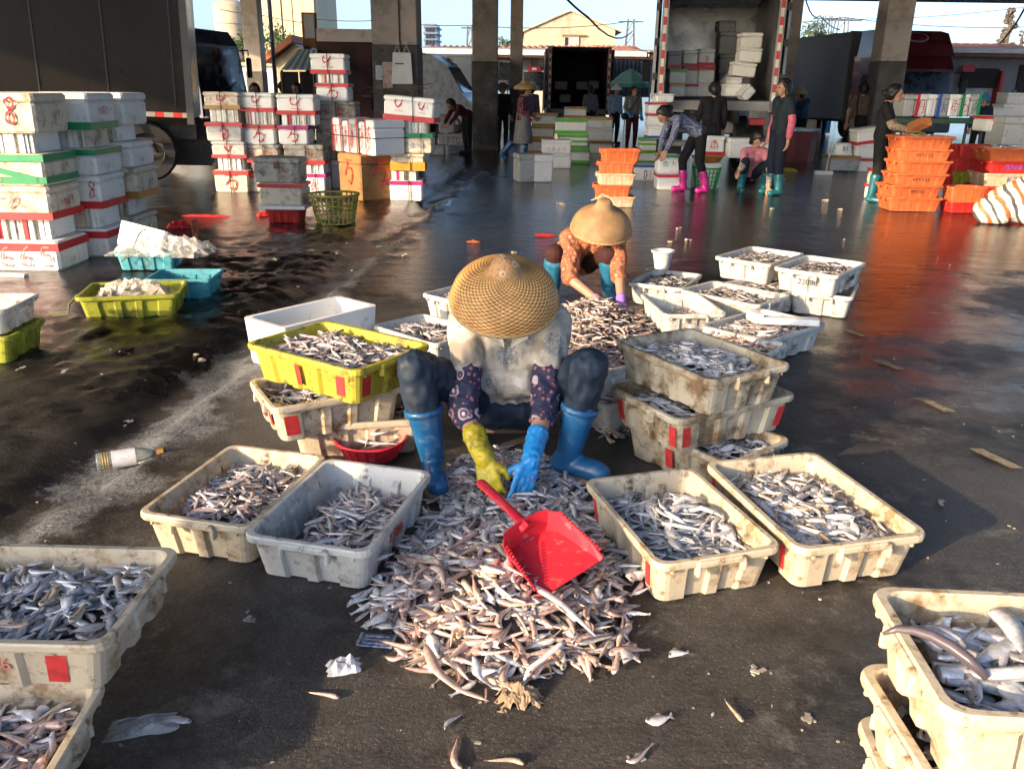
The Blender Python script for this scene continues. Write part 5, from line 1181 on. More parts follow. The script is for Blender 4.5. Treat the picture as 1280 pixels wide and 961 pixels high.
# left side crates
go = 'crates by the left foam stacks'
k = crate3('olive yellow crate with a clear bag inside, left mid ground', .165, (112, 353), (94, 372), (226, 369), CR_OLIVE, [], (), go)
yb_crate = k
c = G(237, 380); crate('blue crate partly hidden behind the olive yellow crate', (c.x - .12, c.y + .28, .002), R(-86), CR_BLUE, (.9, .8, .95), [], (), None, go)
c = G(182, 341); bk = crate('blue crate carrying a tilted white foam box', (c.x, c.y + .16, .02), R(-84), CR_BLUE, (.85, .82, .9), [], (), None, go)
foam_box('open white foam box tilted in the blue crate and tied with rope', (c.x - .02, c.y + .16, .13), .44, .36, .2, 0, FOAM, [], [], (R(-24), R(10), R(-14)), None, True)
cord_loop('olive rope tied over the tilted foam box', [(c.x - .16, c.y - .06, .1), (c.x - .05, c.y - .08, .2), (c.x + .0, c.y - .02, .33), (c.x + .05, c.y + .2, .4), (c.x - .03, c.y - .06, .2), (c.x + .08, c.y - .07, .1)], .007, ROPE)
c = G(-8, 450); crate('yellow crate cut by the left edge of the picture', (c.x - .13, c.y + .1, .002), R(-88), CR_OLIVE, 1.0, [], (), None, go)
crate('white crate stacked on the yellow crate at the left edge', (c.x - .15, c.y + .12, .162), R(-86), CR_WHITE, (1, 1, .9), [], (), None, go)
# dirty box tower with a red crate below
yD = G(350, 280).y; zr_ = AT(350, 262, yD).z; c = G(354, 280)
crate('red crate beneath the grubby foam boxes beside the basket', (c.x, yD + .2, .002), R(90), CR_RED, (.9, .68, zr_ / CH), [], (), None, go)
a, b = AT(324, 262, yD), AT(382, 262, yD); mb = MB(); mb.box((0, 0, .02), (b.x - a.x, .5, .04), bev=.004); tag(obj('foam_board', mb, FOAM, None, ((a.x + b.x) / 2, yD + .22, zr_ + .002)), 'white foam board lying across the red crate', 'foam board')
a, b = AT(324, 259, yD), AT(379, 259, yD); z1 = AT(350, 230, yD).z; z2 = AT(350, 198, yD).z; zb = zr_ + .044
foam_box('cream foam box with red band on the red crate', ((a.x + b.x) / 2, yD + .22, zb), b.x - a.x, .42, z1 - zb, 0, FOAM_CREAM, [('red', .9, .16)], [], None, go)
bx = foam_box('stained grubby foam box topmost beside the yellow basket', ((a.x + b.x) / 2 - .03, yD + .2, z1 + .002), b.x - a.x + .03, .42, z2 - z1, 0, FOAM_DIRTY, [], [], (0, R(1.5), R(2)), go)
mb = MB(); mb.box((0, -.214, z2 - z1 - .08), (.06, .012, .07), bev=.01); obj('rust_clasp', mb, M('rust', (.2, .09, .04), .8), bx)
# orange stacks
gor = 'orange crates stacked in the hall'
def ostack(desc, u0, u1, Yo, vb, vts, mats, rzs, dxs=None, texts=None, fish_on_top=None, s=1.0):
    a, b = AT(u0, vb, Yo), AT(u1, vb, Yo); x = (a.x + b.x) / 2; w = (b.x - a.x); z = .002
    for i, vt in enumerate(vts):
        zt_ = AT((u0 + u1) / 2, vt, Yo).z; h = zt_ - z; rz_ = rzs[i % len(rzs)]; sx = w / CL
        word = CWORD[mats[i].name]; ordn = ORD[i] if i < len(vts) - 1 else 'topmost'
        k = crate('%s crate, %s in the %s' % (word, ordn, desc), (x + (dxs[i] if dxs else 0), Yo + CW * sx / 2 + .04, z), R(90 + rz_), mats[i], (sx * .98, sx, (h + .012) / CH), [], (texts or {}).get(i, ()), None, gor, 'crate', True)
        z = zt_
    return k
k = ostack('small stack behind the farther straw hat', 744, 792, 11.3, 262, (248, 233, 219, 204, 189), [CR_PEACH, CR_ORG, CR_PEACH, CR_ORG, CR_ORG], [3, -4, 2, -6, 5], [.03, -.02, .02, .02, .06])
k = ostack('tall stack before the woman in black vest', 1109, 1178, G(1140, 266).y, 266, (249, 234, 219, 203, 188, 172), [CR_ORG] * 6, [-3, 4, -2, 3, -5, 2], [.03, .0, .05, .07, .05, .04], {1: [(3, 0, 'WT122', INK_BLK, .05)], 2: [(3, 0, 'WT122', INK_BLK, .06)], 4: [(3, 0, 'W1122', INK_BLK, .06)]})
fill_crate(k, 'pale shrimp and fish in the topmost orange crate', variants([('slim', .09, .012, .009, 'tan', 3), ('slim', .08, .011, .009, 'pale', 3)], 9), 41, 150, .13, .03, 1.1)
yq = G(1270, 262).y
k = ostack('right edge stack of orange and red crates', 1228, 1300, 12.0, 252, (235, 219, 203, 187), [CR_RED, CR_PEACH, CR_RED, CR_ORG], [2, -3, 2, 0], None, {2: [(3, .0, 'A5661', INK_PUR, .09)], 1: [(3, 0, 'K7', INK_BLU, .09)]})
fill_crate(k, 'pale fish in the topmost crate at the right edge', variants([('slim', .09, .012, .009, 'tan', 3), ('slim', .08, .011, .009, 'pale', 3)], 10), 42, 150, .13, .03, 1.2)
k = ostack('low pair beside the striped bag', 1187, 1232, 11.2, 271, (255, 236), [CR_RED, CR_ORG], [2, -4])
k = ostack('pair behind the tall orange stack', 1192, 1240, 13.2, 235, (220, 200, 183), [CR_RED, CR_RED, CR_RED], [2, -4, 3])
k = ostack('olive single between the orange stacks', 1200, 1232, 12.6, 236, (218,), [CR_OLIVE], [2])

# ================================================================ fish heap on the floor: single fish that show largest, the rest as one mass
def poly_in(poly, x, y):
    c = False; n = len(poly)
    for i in range(n):
        (x0, y0), (x1, y1) = poly[i], poly[(i + 1) % n]
        if (y0 > y) != (y1 > y) and x < (x1 - x0) * (y - y0) / (y1 - y0) + x0: c = not c
    return c
def poly_dist(poly, x, y):
    d = 1e9; n = len(poly)
    for i in range(n):
        ax, ay = poly[i]; bx_, by = poly[(i + 1) % n]; dx, dy = bx_ - ax, by - ay
        t = max(0, min(1, ((x - ax) * dx + (y - ay) * dy) / (dx * dx + dy * dy))); d = min(d, math.hypot(x - ax - t * dx, y - ay - t * dy))
    return d
HP = [(548, 596), (536, 650), (500, 705), (462, 762), (508, 800), (532, 842), (600, 858), (700, 836), (762, 828), (782, 770), (778, 700), (742, 650), (726, 598), (690, 575), (640, 566), (590, 572)]
HP = [tuple(G(*p))[:2] for p in HP]
def hz_(x, y):
    d = poly_dist(HP, x, y); g = float(ground_h(x, y))
    return g + .012 + .085 * min(1, d / .26) ** .8 * (.75 + .5 * (vnoise(np.array(x), np.array(y), 6, 11) + .5)) * (1.15 if y < 2.5 else .55)
rs = np.random.RandomState(77); pts = []
while len(pts) < 1700:
    x, y = rs.uniform(-.75, .7), rs.uniform(1.6, 3.5)
    if poly_in(HP, x, y): pts.append((x, y))
    elif poly_dist(HP, x, y) < .05 and rs.rand() < .25: pts.append((x, y))
g = 40; bv = []; bf = []; idx = {}
for j in range(g):
    for i in range(g):
        x, y = -.75 + 1.45 * i / (g - 1), 1.6 + 1.9 * j / (g - 1)
        if poly_in(HP, x, y): idx[(i, j)] = len(bv); bv.append((x, y, hz_(x, y) - .024))
for (i, j) in idx:
    q = [(i, j), (i + 1, j), (i + 1, j + 1), (i, j + 1)]
    if all(p in idx for p in q): bf.append(tuple(idx[p] for p in q))
def zone(x, y): return 'pink' if (y < 2.42 and x > -.32 + .3 * vnoise(np.array(x), np.array(y), 5, 20) and x < .33) else 'grey'
mass = [(x, y, hz_(x, y) - rs.uniform(.004, .02)) for x, y in pts[300:]]
mp = [p for p in mass if zone(p[0], p[1]) == 'pink']; mg = [p for p in mass if zone(p[0], p[1]) != 'pink']
o = obj('fish_heap', fish_stuff(mg, V_HEAP, 81, .92, .35, (bv, bf, (.10, .085, .08))), FISH); tag(o, 'mass of small grey and silver fish heaped on the floor before the seated woman', 'fish', None, 'stuff')
o = obj('fish_heap', fish_stuff(mp, V_PINK, 82, .92, .35), FISH); tag(o, 'mass of pink and tan fish at the front of the floor heap', 'fish', None, 'stuff')
FM = {}
def fish_one(var, vn, i):
    key = (vn, i)
    if key not in FM: V, F, C = var[i]; FM[key] = finish_fish('fish', V.tolist(), F, np.clip(C, 0, 1))
    return FM[key]
LABF = {'slim': None}
for i, (x, y) in enumerate(pts[:300]):
    pk_ = zone(x, y) == 'pink'; var, vn = (V_PINK, 'p') if pk_ else (V_HEAP, 'h'); vi = rs.randint(len(var))
    o = obj('fish', fish_one(var, vn, vi), FISH); m = rot_fish(rs, .26); s = rs.uniform(.8, 1.15)
    o.matrix_world = Matrix.Translation((x, y, hz_(x, y) + rs.uniform(.002, .012))) @ m @ Matrix.Diagonal((s, s, s, 1))
    side_ = 'left' if x < -.15 else ('right' if x > .15 else 'middle'); dep_ = 'front' if y < 2.1 else ('centre' if y < 2.6 else 'back')
    d_ = DESC[4 if pk_ else 5][vi]; tag(o, 'small %s fish on top of the floor heap, %s %s' % (d_, dep_, side_), 'fish', '%s fish of the floor heap, %s %s' % (d_, dep_, side_))
# long ribbon fish that stand out
def ribbon(pix, hgt_, wid, label, pal='pale', z0=.05):
    P = []
    for (u, v) in pix:
        g_ = G(u, v, .0); inside = poly_in(HP, g_.x, g_.y); z = (hz_(g_.x, g_.y) + .022) if inside else float(ground_h(g_.x, g_.y)) + .012
        p_ = G(u, v, z); P.append(p_)
    Q = []
    for i in range(len(P) - 1):
        for k_ in range(4): Q.append(P[i].lerp(P[i + 1], k_ / 4))
    Q.append(P[-1]); n_ = len(Q); V = []; C = []; F = []; m_ = 8; bk, sd, bl = [np.array(c_) for c_ in PAL[pal]]
    Q = [Q[0]] + [(Q[i - 1] + Q[i] * 2 + Q[i + 1]) / 4 for i in range(1, n_ - 1)] + [Q[-1]]
    for i, q in enumerate(Q):
        f = i / (n_ - 1); r = wid * (min(1, .35 + 5 * f) * (1 - f) ** .55 + .06); t = (Q[min(i + 1, n_ - 1)] - Q[max(i - 1, 0)]).normalized(); sdv = Vector((0, 0, 1)).cross(t).normalized()
        for k_ in range(m_):
            a = 2 * math.pi * k_ / m_; V.append(tuple(q + sdv * math.cos(a) * r + Vector((0, 0, 1)) * math.sin(a) * r * hgt_)); w_ = (math.cos(a) + 1) / 2; C.append(bk * w_ * .5 + sd * .5 + bl * (1 - w_) * .3)
    for i in range(n_ - 1):
        for k_ in range(m_): F.append((i * m_ + k_, i * m_ + (k_ + 1) % m_, (i + 1) * m_ + (k_ + 1) % m_, (i + 1) * m_ + k_))
    F += [tuple(reversed(range(m_))), tuple(range((n_ - 1) * m_, n_ * m_))]
    o = obj('ribbon_fish', finish_fish('ribbon_fish', V, F, np.clip(np.array(C), 0, 1)), FISH); return tag(o, label, 'fish')
ribbon([(532, 806), (545, 838), (575, 862), (612, 876)], .5, .016, 'long pale ribbon fish curling from the front left edge of the heap', 'pink')
ribbon([(592, 820), (600, 846), (616, 858), (636, 864)], .5, .012, 'short white ribbon fish poking from the front of the heap', 'pale')
ribbon([(706, 800), (680, 822), (660, 836), (653, 856)], .5, .011, 'thin pale ribbon fish trailing from the front middle of the heap', 'silver')
ribbon([(660, 728), (700, 752), (728, 778), (746, 796)], .5, .014, 'long grey ribbon fish under the mouth of the red dustpan', 'silver')
ribbon([(512, 690), (545, 702), (580, 700), (602, 700)], .6, .010, 'curved ribbon fish across the left of the heap', 'pale')
ribbon([(566, 660), (560, 700), (540, 730), (522, 745)], .6, .009, 'thin shiny ribbon fish down the left of the heap', 'silver')
ribbon([(645, 765), (655, 780), (662, 795)], .6, .006, 'short curled eel in the middle of the heap', 'tan')
# farther heap
HP2 = [tuple(G(*p))[:2] for p in ((688, 396), (735, 376), (800, 392), (818, 412), (800, 430), (770, 440), (775, 500), (790, 545), (755, 552), (735, 500), (705, 470), (690, 430))]
pts2 = []; rs = np.random.RandomState(5)
def hz2(x, y): d = poly_dist(HP2, x, y); return float(ground_h(x, y)) + .015 + .13 * min(1, d / .3) ** .8 * (.8 + .4 * vnoise(np.array(x), np.array(y), 5, 12))
xs = [p[0] for p in HP2]; ys = [p[1] for p in HP2]
while len(pts2) < 1200:
    x, y = rs.uniform(min(xs), max(xs)), rs.uniform(min(ys), max(ys))
    if poly_in(HP2, x, y): pts2.append((x, y, hz2(x, y) + rs.uniform(-.02, .012)))
bv = []; bf = []; idx = {}
for j in range(30):
    for i in range(20):
        x, y = min(xs) + (max(xs) - min(xs)) * i / 19, min(ys) + (max(ys) - min(ys)) * j / 29
        if poly_in(HP2, x, y): idx[(i, j)] = len(bv); bv.append((x, y, hz2(x, y) - .025))
for (i, j) in idx:
    q = [(i, j), (i + 1, j), (i + 1, j + 1), (i, j + 1)]
    if all(p in idx for p in q): bf.append(tuple(idx[p] for p in q))
V_FAR = V_DARK[:5] + V_SLIM[:8] + V_PINK[:7]
tag(obj('fish_heap', fish_stuff(pts2, V_FAR, 83, .85, .35, (bv, bf, (.09, .075, .07))), FISH), 'heap of small brown and pink fish before the farther woman', 'fish', None, 'stuff')
# ================================================================ people
SKIN = M('skin', (.42, .22, .14), .55, .1, 9); HAIR = M('hair_black', (.012, .011, .011), .5, .3, 30)
PENDING = []
def vn3(p):
    rs = np.random.RandomState(4); T = rs.rand(32, 32, 32); i = np.floor(p).astype(int); f = p - i; f = f * f * (3 - 2 * f); r = 0
    for a in (0, 1):
        for b in (0, 1):
            for c in (0, 1): r = r + T[(i[:, 0] + a) % 32, (i[:, 1] + b) % 32, (i[:, 2] + c) % 32] * (f[:, 0] if a else 1 - f[:, 0]) * (f[:, 1] if b else 1 - f[:, 1]) * (f[:, 2] if c else 1 - f[:, 2])
    return r - .5
def remeshed(name, caps, vox, mat, parent, smooth_it=3, extra=None, wr=None):
    mb = MB()
    for c in caps:
        if len(c) == 2: mb.ball(c[0], c[1], 12, 8)
        else: mb.cap(*c)
    if extra: extra(mb)
    o = obj(name, mb, mat, parent)
    md = o.modifiers.new('r', 'REMESH'); md.mode = 'VOXEL'; md.voxel_size = vox; md.use_smooth_shade = True
    ms = o.modifiers.new('s', 'SMOOTH'); ms.factor = .5; ms.iterations = smooth_it
    PENDING.append((o, wr)); return o
def settle():
    """turn every joined garment and body into its final continuous mesh in one go"""
    dg = bpy.context.evaluated_depsgraph_get(); new = [(o, bpy.data.meshes.new_from_object(o.evaluated_get(dg)), w_) for o, w_ in PENDING]
    for o, me_, w_ in new:
        o.modifiers.clear(); old = o.data; o.data = me_; bpy.data.meshes.remove(old)
        me_.polygons.foreach_set('use_smooth', [True] * len(me_.polygons))
        if w_:                                              # real folds in the cloth: (amplitude, frequency, stretch)
            n_ = len(me_.vertices); co = np.empty(n_ * 3, np.float32); me_.vertices.foreach_get('co', co); co = co.reshape(-1, 3); nr = np.empty(n_ * 3, np.float32); me_.vertices.foreach_get('normal', nr); nr = nr.reshape(-1, 3)
            amp, fq, stv = w_; q = co * np.array(stv) * fq
            f = vn3(q) ; f2 = 1 - np.abs(vn3(q * 1.7 + 9.1)) * 4; f3 = vn3(q * 4 + 3.3)
            co = co + nr * (amp * (f * 1.2 + .7 * f2 + .35 * f3 - .4))[:, None]; me_.vertices.foreach_set('co', co.astype(np.float32).reshape(-1)); me_.update()
    PENDING.clear()
def J0():
    j = dict(head=(0, -.02, 1.455), neck=(0, .0, 1.33), chest=(0, 0, 1.2), belly=(0, 0, 1.02), pelvis=(0, 0, .9))
    for s, n in ((-1, 'r'), (1, 'l')):
        j.update({'sh' + n: (s * .165, 0, 1.285), 'el' + n: (s * .215, .02, 1.03), 'wr' + n: (s * .215, -.06, .82), 'hp' + n: (s * .085, 0, .87), 'kn' + n: (s * .1, -.02, .46), 'an' + n: (s * .1, .02, .085), 'to' + n: (s * .12, -.13, .035)})
    return j
def hand_caps(w, e, thumb_side=1, curl=.4, k=1.0, spread=1.0, up=None):
    """palm, four fingers and a thumb leaving the side of the palm"""
    w, e = Vector(w), Vector(e); d = (w - e).normalized(); up = Vector(up) if up else Vector((0, -1, 0))
    n = (up - d * up.dot(d)); n = n.normalized() if n.length > 1e-3 else Vector((1, 0, 0)); s = d.cross(n) * thumb_side
    caps = []
    kn = []
    for i in range(4):
        off = (i - 1.5) * .019 * k * spread; b = w + s * off * .7 + d * .02 * k; q = w + s * off + d * (.085 + (.006 if i in (1, 2) else 0)) * k
        caps.append((b, q, .013 * k, .0115 * k)); kn.append(q)
    for i, q in enumerate(kn):
        L_ = (.036, .044, .047, .04)[i] * k; a = curl; d1 = (d * math.cos(a) - n * -math.sin(a)).normalized(); m = q + d1 * L_; d2 = (d * math.cos(a * 2) + n * math.sin(a * 2)).normalized(); f = m + d2 * L_ * .85
        caps += [(q, m, .0098 * k, .009 * k), (m, f, .009 * k, .0078 * k)]
    tb = w + s * .026 * k + d * .03 * k; tm = tb + (d * .6 + s * .75 + n * .25).normalized() * .045 * k; tf = tm + (d * .9 + s * .25 + n * .4).normalized() * .032 * k
    caps += [(tb, tm, .0115 * k, .0105 * k), (tm, tf, .0105 * k, .0085 * k)]
    return caps
def V3(a): return Vector(a)
def lerp(a, b, t): return V3(a).lerp(V3(b), t)
def torso_caps(j, inf=0.0):
    c = []; sh = V3(j['shl']) - V3(j['shr']); ax = sh.normalized(); hx = (V3(j['hpl']) - V3(j['hpr'])).normalized()
    ch, be, pe, ne = V3(j['chest']), V3(j['belly']), V3(j['pelvis']), V3(j['neck'])
    for s in (-1, 1):
        c += [(ch + ax * s * .062, be + hx * s * .055, .098 + inf, .088 + inf), (be + hx * s * .055, pe + hx * s * .07, .088 + inf, .105 + inf), (V3(j['shl' if s > 0 else 'shr']) - ax * s * .02, ch + ax * s * .062, .06 + inf, .095 + inf), (ne - (ne - ch) * .25, V3(j['shl' if s > 0 else 'shr']), .05 + inf, .056 + inf)]
    return c
def arm_caps(j, n, part, inf=0.0, t0=0, t1=1):
    a, b = (V3(j['sh' + n]), V3(j['el' + n])) if part == 'up' else (V3(j['el' + n]), V3(j['wr' + n]))
    ra, rb = (.05, .04) if part == 'up' else (.041, .028); f = lambda t: ra + (rb - ra) * t
    return [(a.lerp(b, t0), a.lerp(b, t1), f(t0) + inf, f(t1) + inf)]
def leg_caps(j, n, part, inf=0.0, t0=0, t1=1):
    a, b = (V3(j['hp' + n]), V3(j['kn' + n])) if part == 'up' else (V3(j['kn' + n]), V3(j['an' + n]))
    if part == 'up': ra, rb = .083, .06
    else: ra, rb = .058, .036
    f = lambda t: ra + (rb - ra) * t; c = [(a.lerp(b, t0), a.lerp(b, t1), f(t0) + inf, f(t1) + inf)]
    if part == 'lo' and t0 < .35 < t1:
        bk = (a - V3(j['hp' + n])); c.append((a.lerp(b, max(.2, t0)), a.lerp(b, min(.5, t1)), .058 + inf, .05 + inf))
    return c
def head_parts(t, j, facing, hair='short', vox=.012, bun=False, tail=False):
    """facing: unit vector the face looks along; returns caps for skull and the hair object"""
    h = V3(j['head']); f = V3(facing).normalized(); up = (h - V3(j['neck'])).normalized(); up = (up - f * up.dot(f)).normalized(); s = f.cross(up).normalized()
    caps = [(h + up * .03 - f * .008, .088), (h + up * .02 + f * .02, .08), (h - up * .055 + f * .045, h - up * .02 + f * .03, .045, .062), (V3(j['neck']) - (V3(j['head']) - V3(j['neck'])) * .3, h - up * .03 - f * .01, .047, .045)]
    caps += [(h + f * .098 + up * .012, h + f * .112 - up * .018, .009, .014)]                                     # nose
    for q in (-1, 1): caps += [(h + s * q * .086 - up * .01, h + s * q * .088 + up * .02, .011, .013), (h + s * q * .035 + f * .08 + up * .03, h + s * q * .012 + f * .09 + up * .035, .011, .01), (h + s * q * .016 - up * .042 + f * .092, h - up * .045 + f * .096, .008, .009)]
    hc = [(h + up * .045 - f * .02, .098), (h + up * .01 - f * .045, .09), (h - up * .03 - f * .055, .07), (h + up * .085 + f * .03, h + up * .085 - f * .03, .055, .06)]
    for q in (-1, 1): hc.append((h + s * q * .07 + up * .05 + f * .02, h + s * q * .075 - up * .005 - f * .03, .036, .04))
    if hair == 'bob':
        for q in (-1, 1): hc.append((h + s * q * .06 - f * .03, h + s * q * .065 - up * .08 - f * .03, .05, .035))
        hc.append((h - f * .06, h - up * .09 - f * .05, .07, .055)); hc.append((h + up * .07 + f * .075, h + up * .05 + f * .085, .03, .02))
    if bun: hc.append((h + up * .02 - f * .13, .045))
    if tail: hc.append((h - f * .09 + up * .02, h - f * .12 - up * .16, .03, .018))
    return caps, hc, (h, f, up, s)
def face_bits(t, fr):
    h, f, up, s = fr
    for q in (-1, 1):
        mb = MB(); mb.ball(h + s * q * .034 + f * .092 + up * .012, (.012, .010, .007), 8, 5); obj('eye', mb, M('eye_dark', (.02, .015, .012), .3), t, smooth=True)
    mb = MB(); mb.tube([h + s * -.024 + f * .098 - up * .047, h + f * .106 - up * .046, h + s * .024 + f * .098 - up * .047], .005, 6); obj('mouth', mb, M('lips', (.32, .11, .09), .5), t, smooth=True)
def person(label, loc, rz, j, top, trousers, opt=None, k=1.0, vox=.013, group='people at work in the hall'):
    o_ = opt or {}; t = thing('person', label, 'person', loc, rz, group); t.scale = (k, k, k)
    f = o_.get('face', (0, -1, 0)); hc, hair, fr = head_parts(t, j, f, o_.get('hair', 'short'), vox, o_.get('bun', False), o_.get('tail', False))
    caps = list(hc) + torso_caps(j, -.012)
    for n, sg in (('r', -1), ('l', 1)):
        caps += arm_caps(j, n, 'up', -.006) + arm_caps(j, n, 'lo') + leg_caps(j, n, 'up', -.01) + leg_caps(j, n, 'lo', -.008)
        caps += [(V3(j['an' + n]) + Vector((0, .02, -.03)), V3(j['to' + n]), .036, .03)]
        caps += hand_caps(j['wr' + n], j['el' + n], o_.get('thumb', 1) * sg, o_.get('curl', .35), 1.05, 1.1, o_.get('palm', (0, -1, .2)))
    obj_b = remeshed('body', caps, vox * .8, SKIN, t, 2)
    remeshed('hair', hair, vox, o_.get('haircol', HAIR), t, 2); face_bits(t, fr)
    sl = o_.get('sleeve', 1.0); c = torso_caps(j, .008)
    for n in 'rl':
        c += arm_caps(j, n, 'up', .012, 0, min(1, sl * 2) if sl < .5 else 1)
        if sl > .5: c += arm_caps(j, n, 'lo', .01, 0, (sl - .5) * 2 * .92)
    remeshed('top', c, vox, top, t, 3)
    c = [];
    hx = (V3(j['hpl']) - V3(j['hpr'])).normalized()
    for s in (-1, 1): c.append((lerp(j['belly'], j['pelvis'], .7) + hx * s * .055, V3(j['pelvis']) + hx * s * .06, .093, .112))
    boot = o_.get('boot'); bt = o_.get('boot_t', .35)
    for n in 'rl': c += leg_caps(j, n, 'up', .012) + leg_caps(j, n, 'lo', .010, 0, (bt + .1) if boot else .9)
    remeshed('trousers', c, vox, trousers, t, 3)
    for n in 'rl':
        a, to = V3(j['an' + n]), V3(j['to' + n]); cc = [(a + Vector((0, .03, -.04)), to, .045, .04), (a, a + Vector((0, .02, -.04)), .045, .046), (to + Vector((0, .02, -.01)), to, .044, .042)]
        if boot: cc += leg_caps(j, n, 'lo', .02, bt, 1)
        remeshed('boot' if boot else 'shoe', cc, vox, boot or RUBBER, t, 2)
    for n, m in (o_.get('gloves') or {}).items():
        remeshed('glove', hand_caps(j['wr' + n], j['el' + n], o_.get('thumb', 1) * (-1 if n == 'r' else 1), o_.get('curl', .35), 1.22, 1.1, o_.get('palm', (0, -1, .2))) + arm_caps(j, n, 'lo', .01, .6, 1), vox * .8, m, t, 2)
    for n, m in (o_.get('oversleeve') or {}).items(): remeshed('sleeve', arm_caps(j, n, 'lo', .016, .05, .85) + arm_caps(j, n, 'up', .016, .8, 1), vox, m, t, 2)
    if o_.get('hat'):
        h, ff, up, s = fr; straw_hat(t, h + up * .075, up, ff, *o_['hat'])
    return t, j, fr
def straw_hat(t, c, up, f, r=.2, hgt_=.13, mat=None, cone=False, name='hat'):
    q = up.to_track_quat('Z', 'Y').to_matrix().to_4x4(); M0 = Matrix.Translation(c) @ q
    if cone: pr = [(r, -.05), (r * .97, -.045), (r * .5, hgt_ * .5), (.01, hgt_)]
    else: pr = [(r, -.055), (r * .99, -.03), (r * .9, .012), (r * .66, .045), (r * .48, .06), (r * .42, hgt_ * .85), (r * .3, hgt_), (.01, hgt_ + .005)]
    mb = MB(); mb.lathe(pr, 28, M0); mb.sm = True; return obj(name, mb, mat or STRAW, t)
def cloth(name, c, rough=.85, c2=None, sc=30, kind='noise'):
    if name in MATS: return MATS[name]
    m, nt, N, L, p = new_mat(name)
    n1 = tex(nt, 'ShaderNodeTexNoise', 14, 4); base = ramp(nt, n1.outputs['Fac'], .3, .7, tuple(x * .75 for x in c), tuple(min(1, x * 1.15) for x in c))
    if c2 is not None:
        if kind == 'check':
            w1 = tex(nt, 'ShaderNodeTexWave', sc); w1.wave_type = 'BANDS'; w1.bands_direction = 'X'; w2 = tex(nt, 'ShaderNodeTexWave', sc); w2.bands_direction = 'Z'
            base = mixc(nt, ramp(nt, w1.outputs['Fac'], .78, .88), base, c2); base = mixc(nt, ramp(nt, w2.outputs['Fac'], .78, .88), base, c2)
        elif kind == 'dots':
            v = tex(nt, 'ShaderNodeTexVoronoi', sc); base = mixc(nt, ramp(nt, v.outputs['Distance'], .32, .28), base, c2)
        elif kind == 'blotch':
            v = tex(nt, 'ShaderNodeTexNoise', sc, 6); base = mixc(nt, ramp(nt, v.outputs['Fac'], .52, .58), base, c2)
    L.new(base, p.inputs['Base Color']); p.inputs['Roughness'].default_value = rough; p.inputs['Specular IOR Level'].default_value = .25
    n3 = tex(nt, 'ShaderNodeTexNoise', 22, 3); n4 = tex(nt, 'ShaderNodeTexNoise', 400, 2)
    b = N.new('ShaderNodeBump'); b.inputs['Strength'].default_value = .55; b.inputs['Distance'].default_value = .018; L.new(n3.outputs['Fac'], b.inputs['Height'])
    b2 = N.new('ShaderNodeBump'); b2.inputs['Strength'].default_value = .2; b2.inputs['Distance'].default_value = .001; L.new(n4.outputs['Fac'], b2.inputs['Height']); L.new(b.outputs[0], b2.inputs['Normal']); L.new(b2.outputs[0], p.inputs['Normal'])
    MATS[name] = m; return m
def straw_mat(name, c, sc):
    m, nt, N, L, p = new_mat(name)
    tc = N.new('ShaderNodeTexCoord'); sp = N.new('ShaderNodeSeparateXYZ'); L.new(tc.outputs['Object'], sp.inputs[0])
    n1 = tex(nt, 'ShaderNodeTexNoise', 12, 4); 
    br = tex(nt, 'ShaderNodeTexNoise', 120, 3)
    base = ramp(nt, n1.outputs['Fac'], .3, .7, tuple(x * .7 for x in c), tuple(min(1, x * 1.2) for x in c))
    base = mixc(nt, ramp(nt, br.outputs['Fac'], .35, .6), tuple(x * .5 for x in c), base)
    L.new(base, p.inputs['Base Color']); p.inputs['Roughness'].default_value = .6
    MATS[name] = m; return m
STRAW = straw_mat('straw', (.46, .30, .13), 1); STRAW_D = straw_mat('straw_dark', (.20, .12, .06), 1); STRAW_P = straw_mat('straw_pale', (.55, .42, .24), 1)
def mod(j, **kw):
    d = dict(j); d.update(kw); return d
BLK = cloth('cloth_black', (.012, .012, .014)); NAVY = cloth('cloth_navy', (.010, .016, .030)); MAROON = cloth('cloth_maroon', (.09, .015, .02)); GREYC = cloth('cloth_grey', (.16, .16, .165)); BROWNC = cloth('cloth_brown', (.12, .085, .06))
PLAID = cloth('plaid_blue', (.035, .05, .12), .85, (.30, .32, .40), 16, 'check'); PINKC = cloth('cloth_pink', (.55, .20, .24)); DOTS = cloth('dots_red', (.12, .02, .03), .85, (.5, .4, .4), 34, 'dots'); PURP = cloth('cloth_purple', (.09, .06, .12))
TEALV = cloth('vest_teal', (.018, .028, .034)); PINKS = cloth('sleeve_pink', (.60, .14, .20)); LEOP = cloth('sleeve_spotted', (.5, .45, .36), .85, (.05, .04, .03), 60, 'blotch'); KNIT = cloth('sleeve_knit', (.36, .27, .18), .9, (.16, .11, .07), 60, 'blotch')
BOOT_B = M('boot_blue', (.012, .10, .24), .3, .3, 7, ((.12, .2, .27), .05, 14), spec=.6); BOOT_P = M('boot_pink', (.50, .02, .22), .3, .15, 7, spec=.6); BOOT_T = M('boot_teal', (.015, .12, .15), .35, .2, 7); BOOT_G = M('boot_grey_green', (.05, .14, .10), .4, .2, 7)
GLV_Y = M('glove_yellow', (.52, .40, .02), .45, .25, 9, ((.2, .15, .03), .25, 12), .15, 40); GLV_B = M('glove_blue', (.02, .26, .62), .4, .2, 12, ((.25, .4, .6), .1, 30), .2, 60); GLV_O = M('glove_mustard', (.48, .26, .03), .8, .25, 20, None, .3, 90); GLV_V = M('glove_violet', (.34, .18, .62), .8, .2, 20, None, .3, 90)

# ---- background people
def gp(u, v): return tuple(G(u, v))
def up_arm(j, n, el, wr): j['el' + n] = el; j['wr' + n] = wr
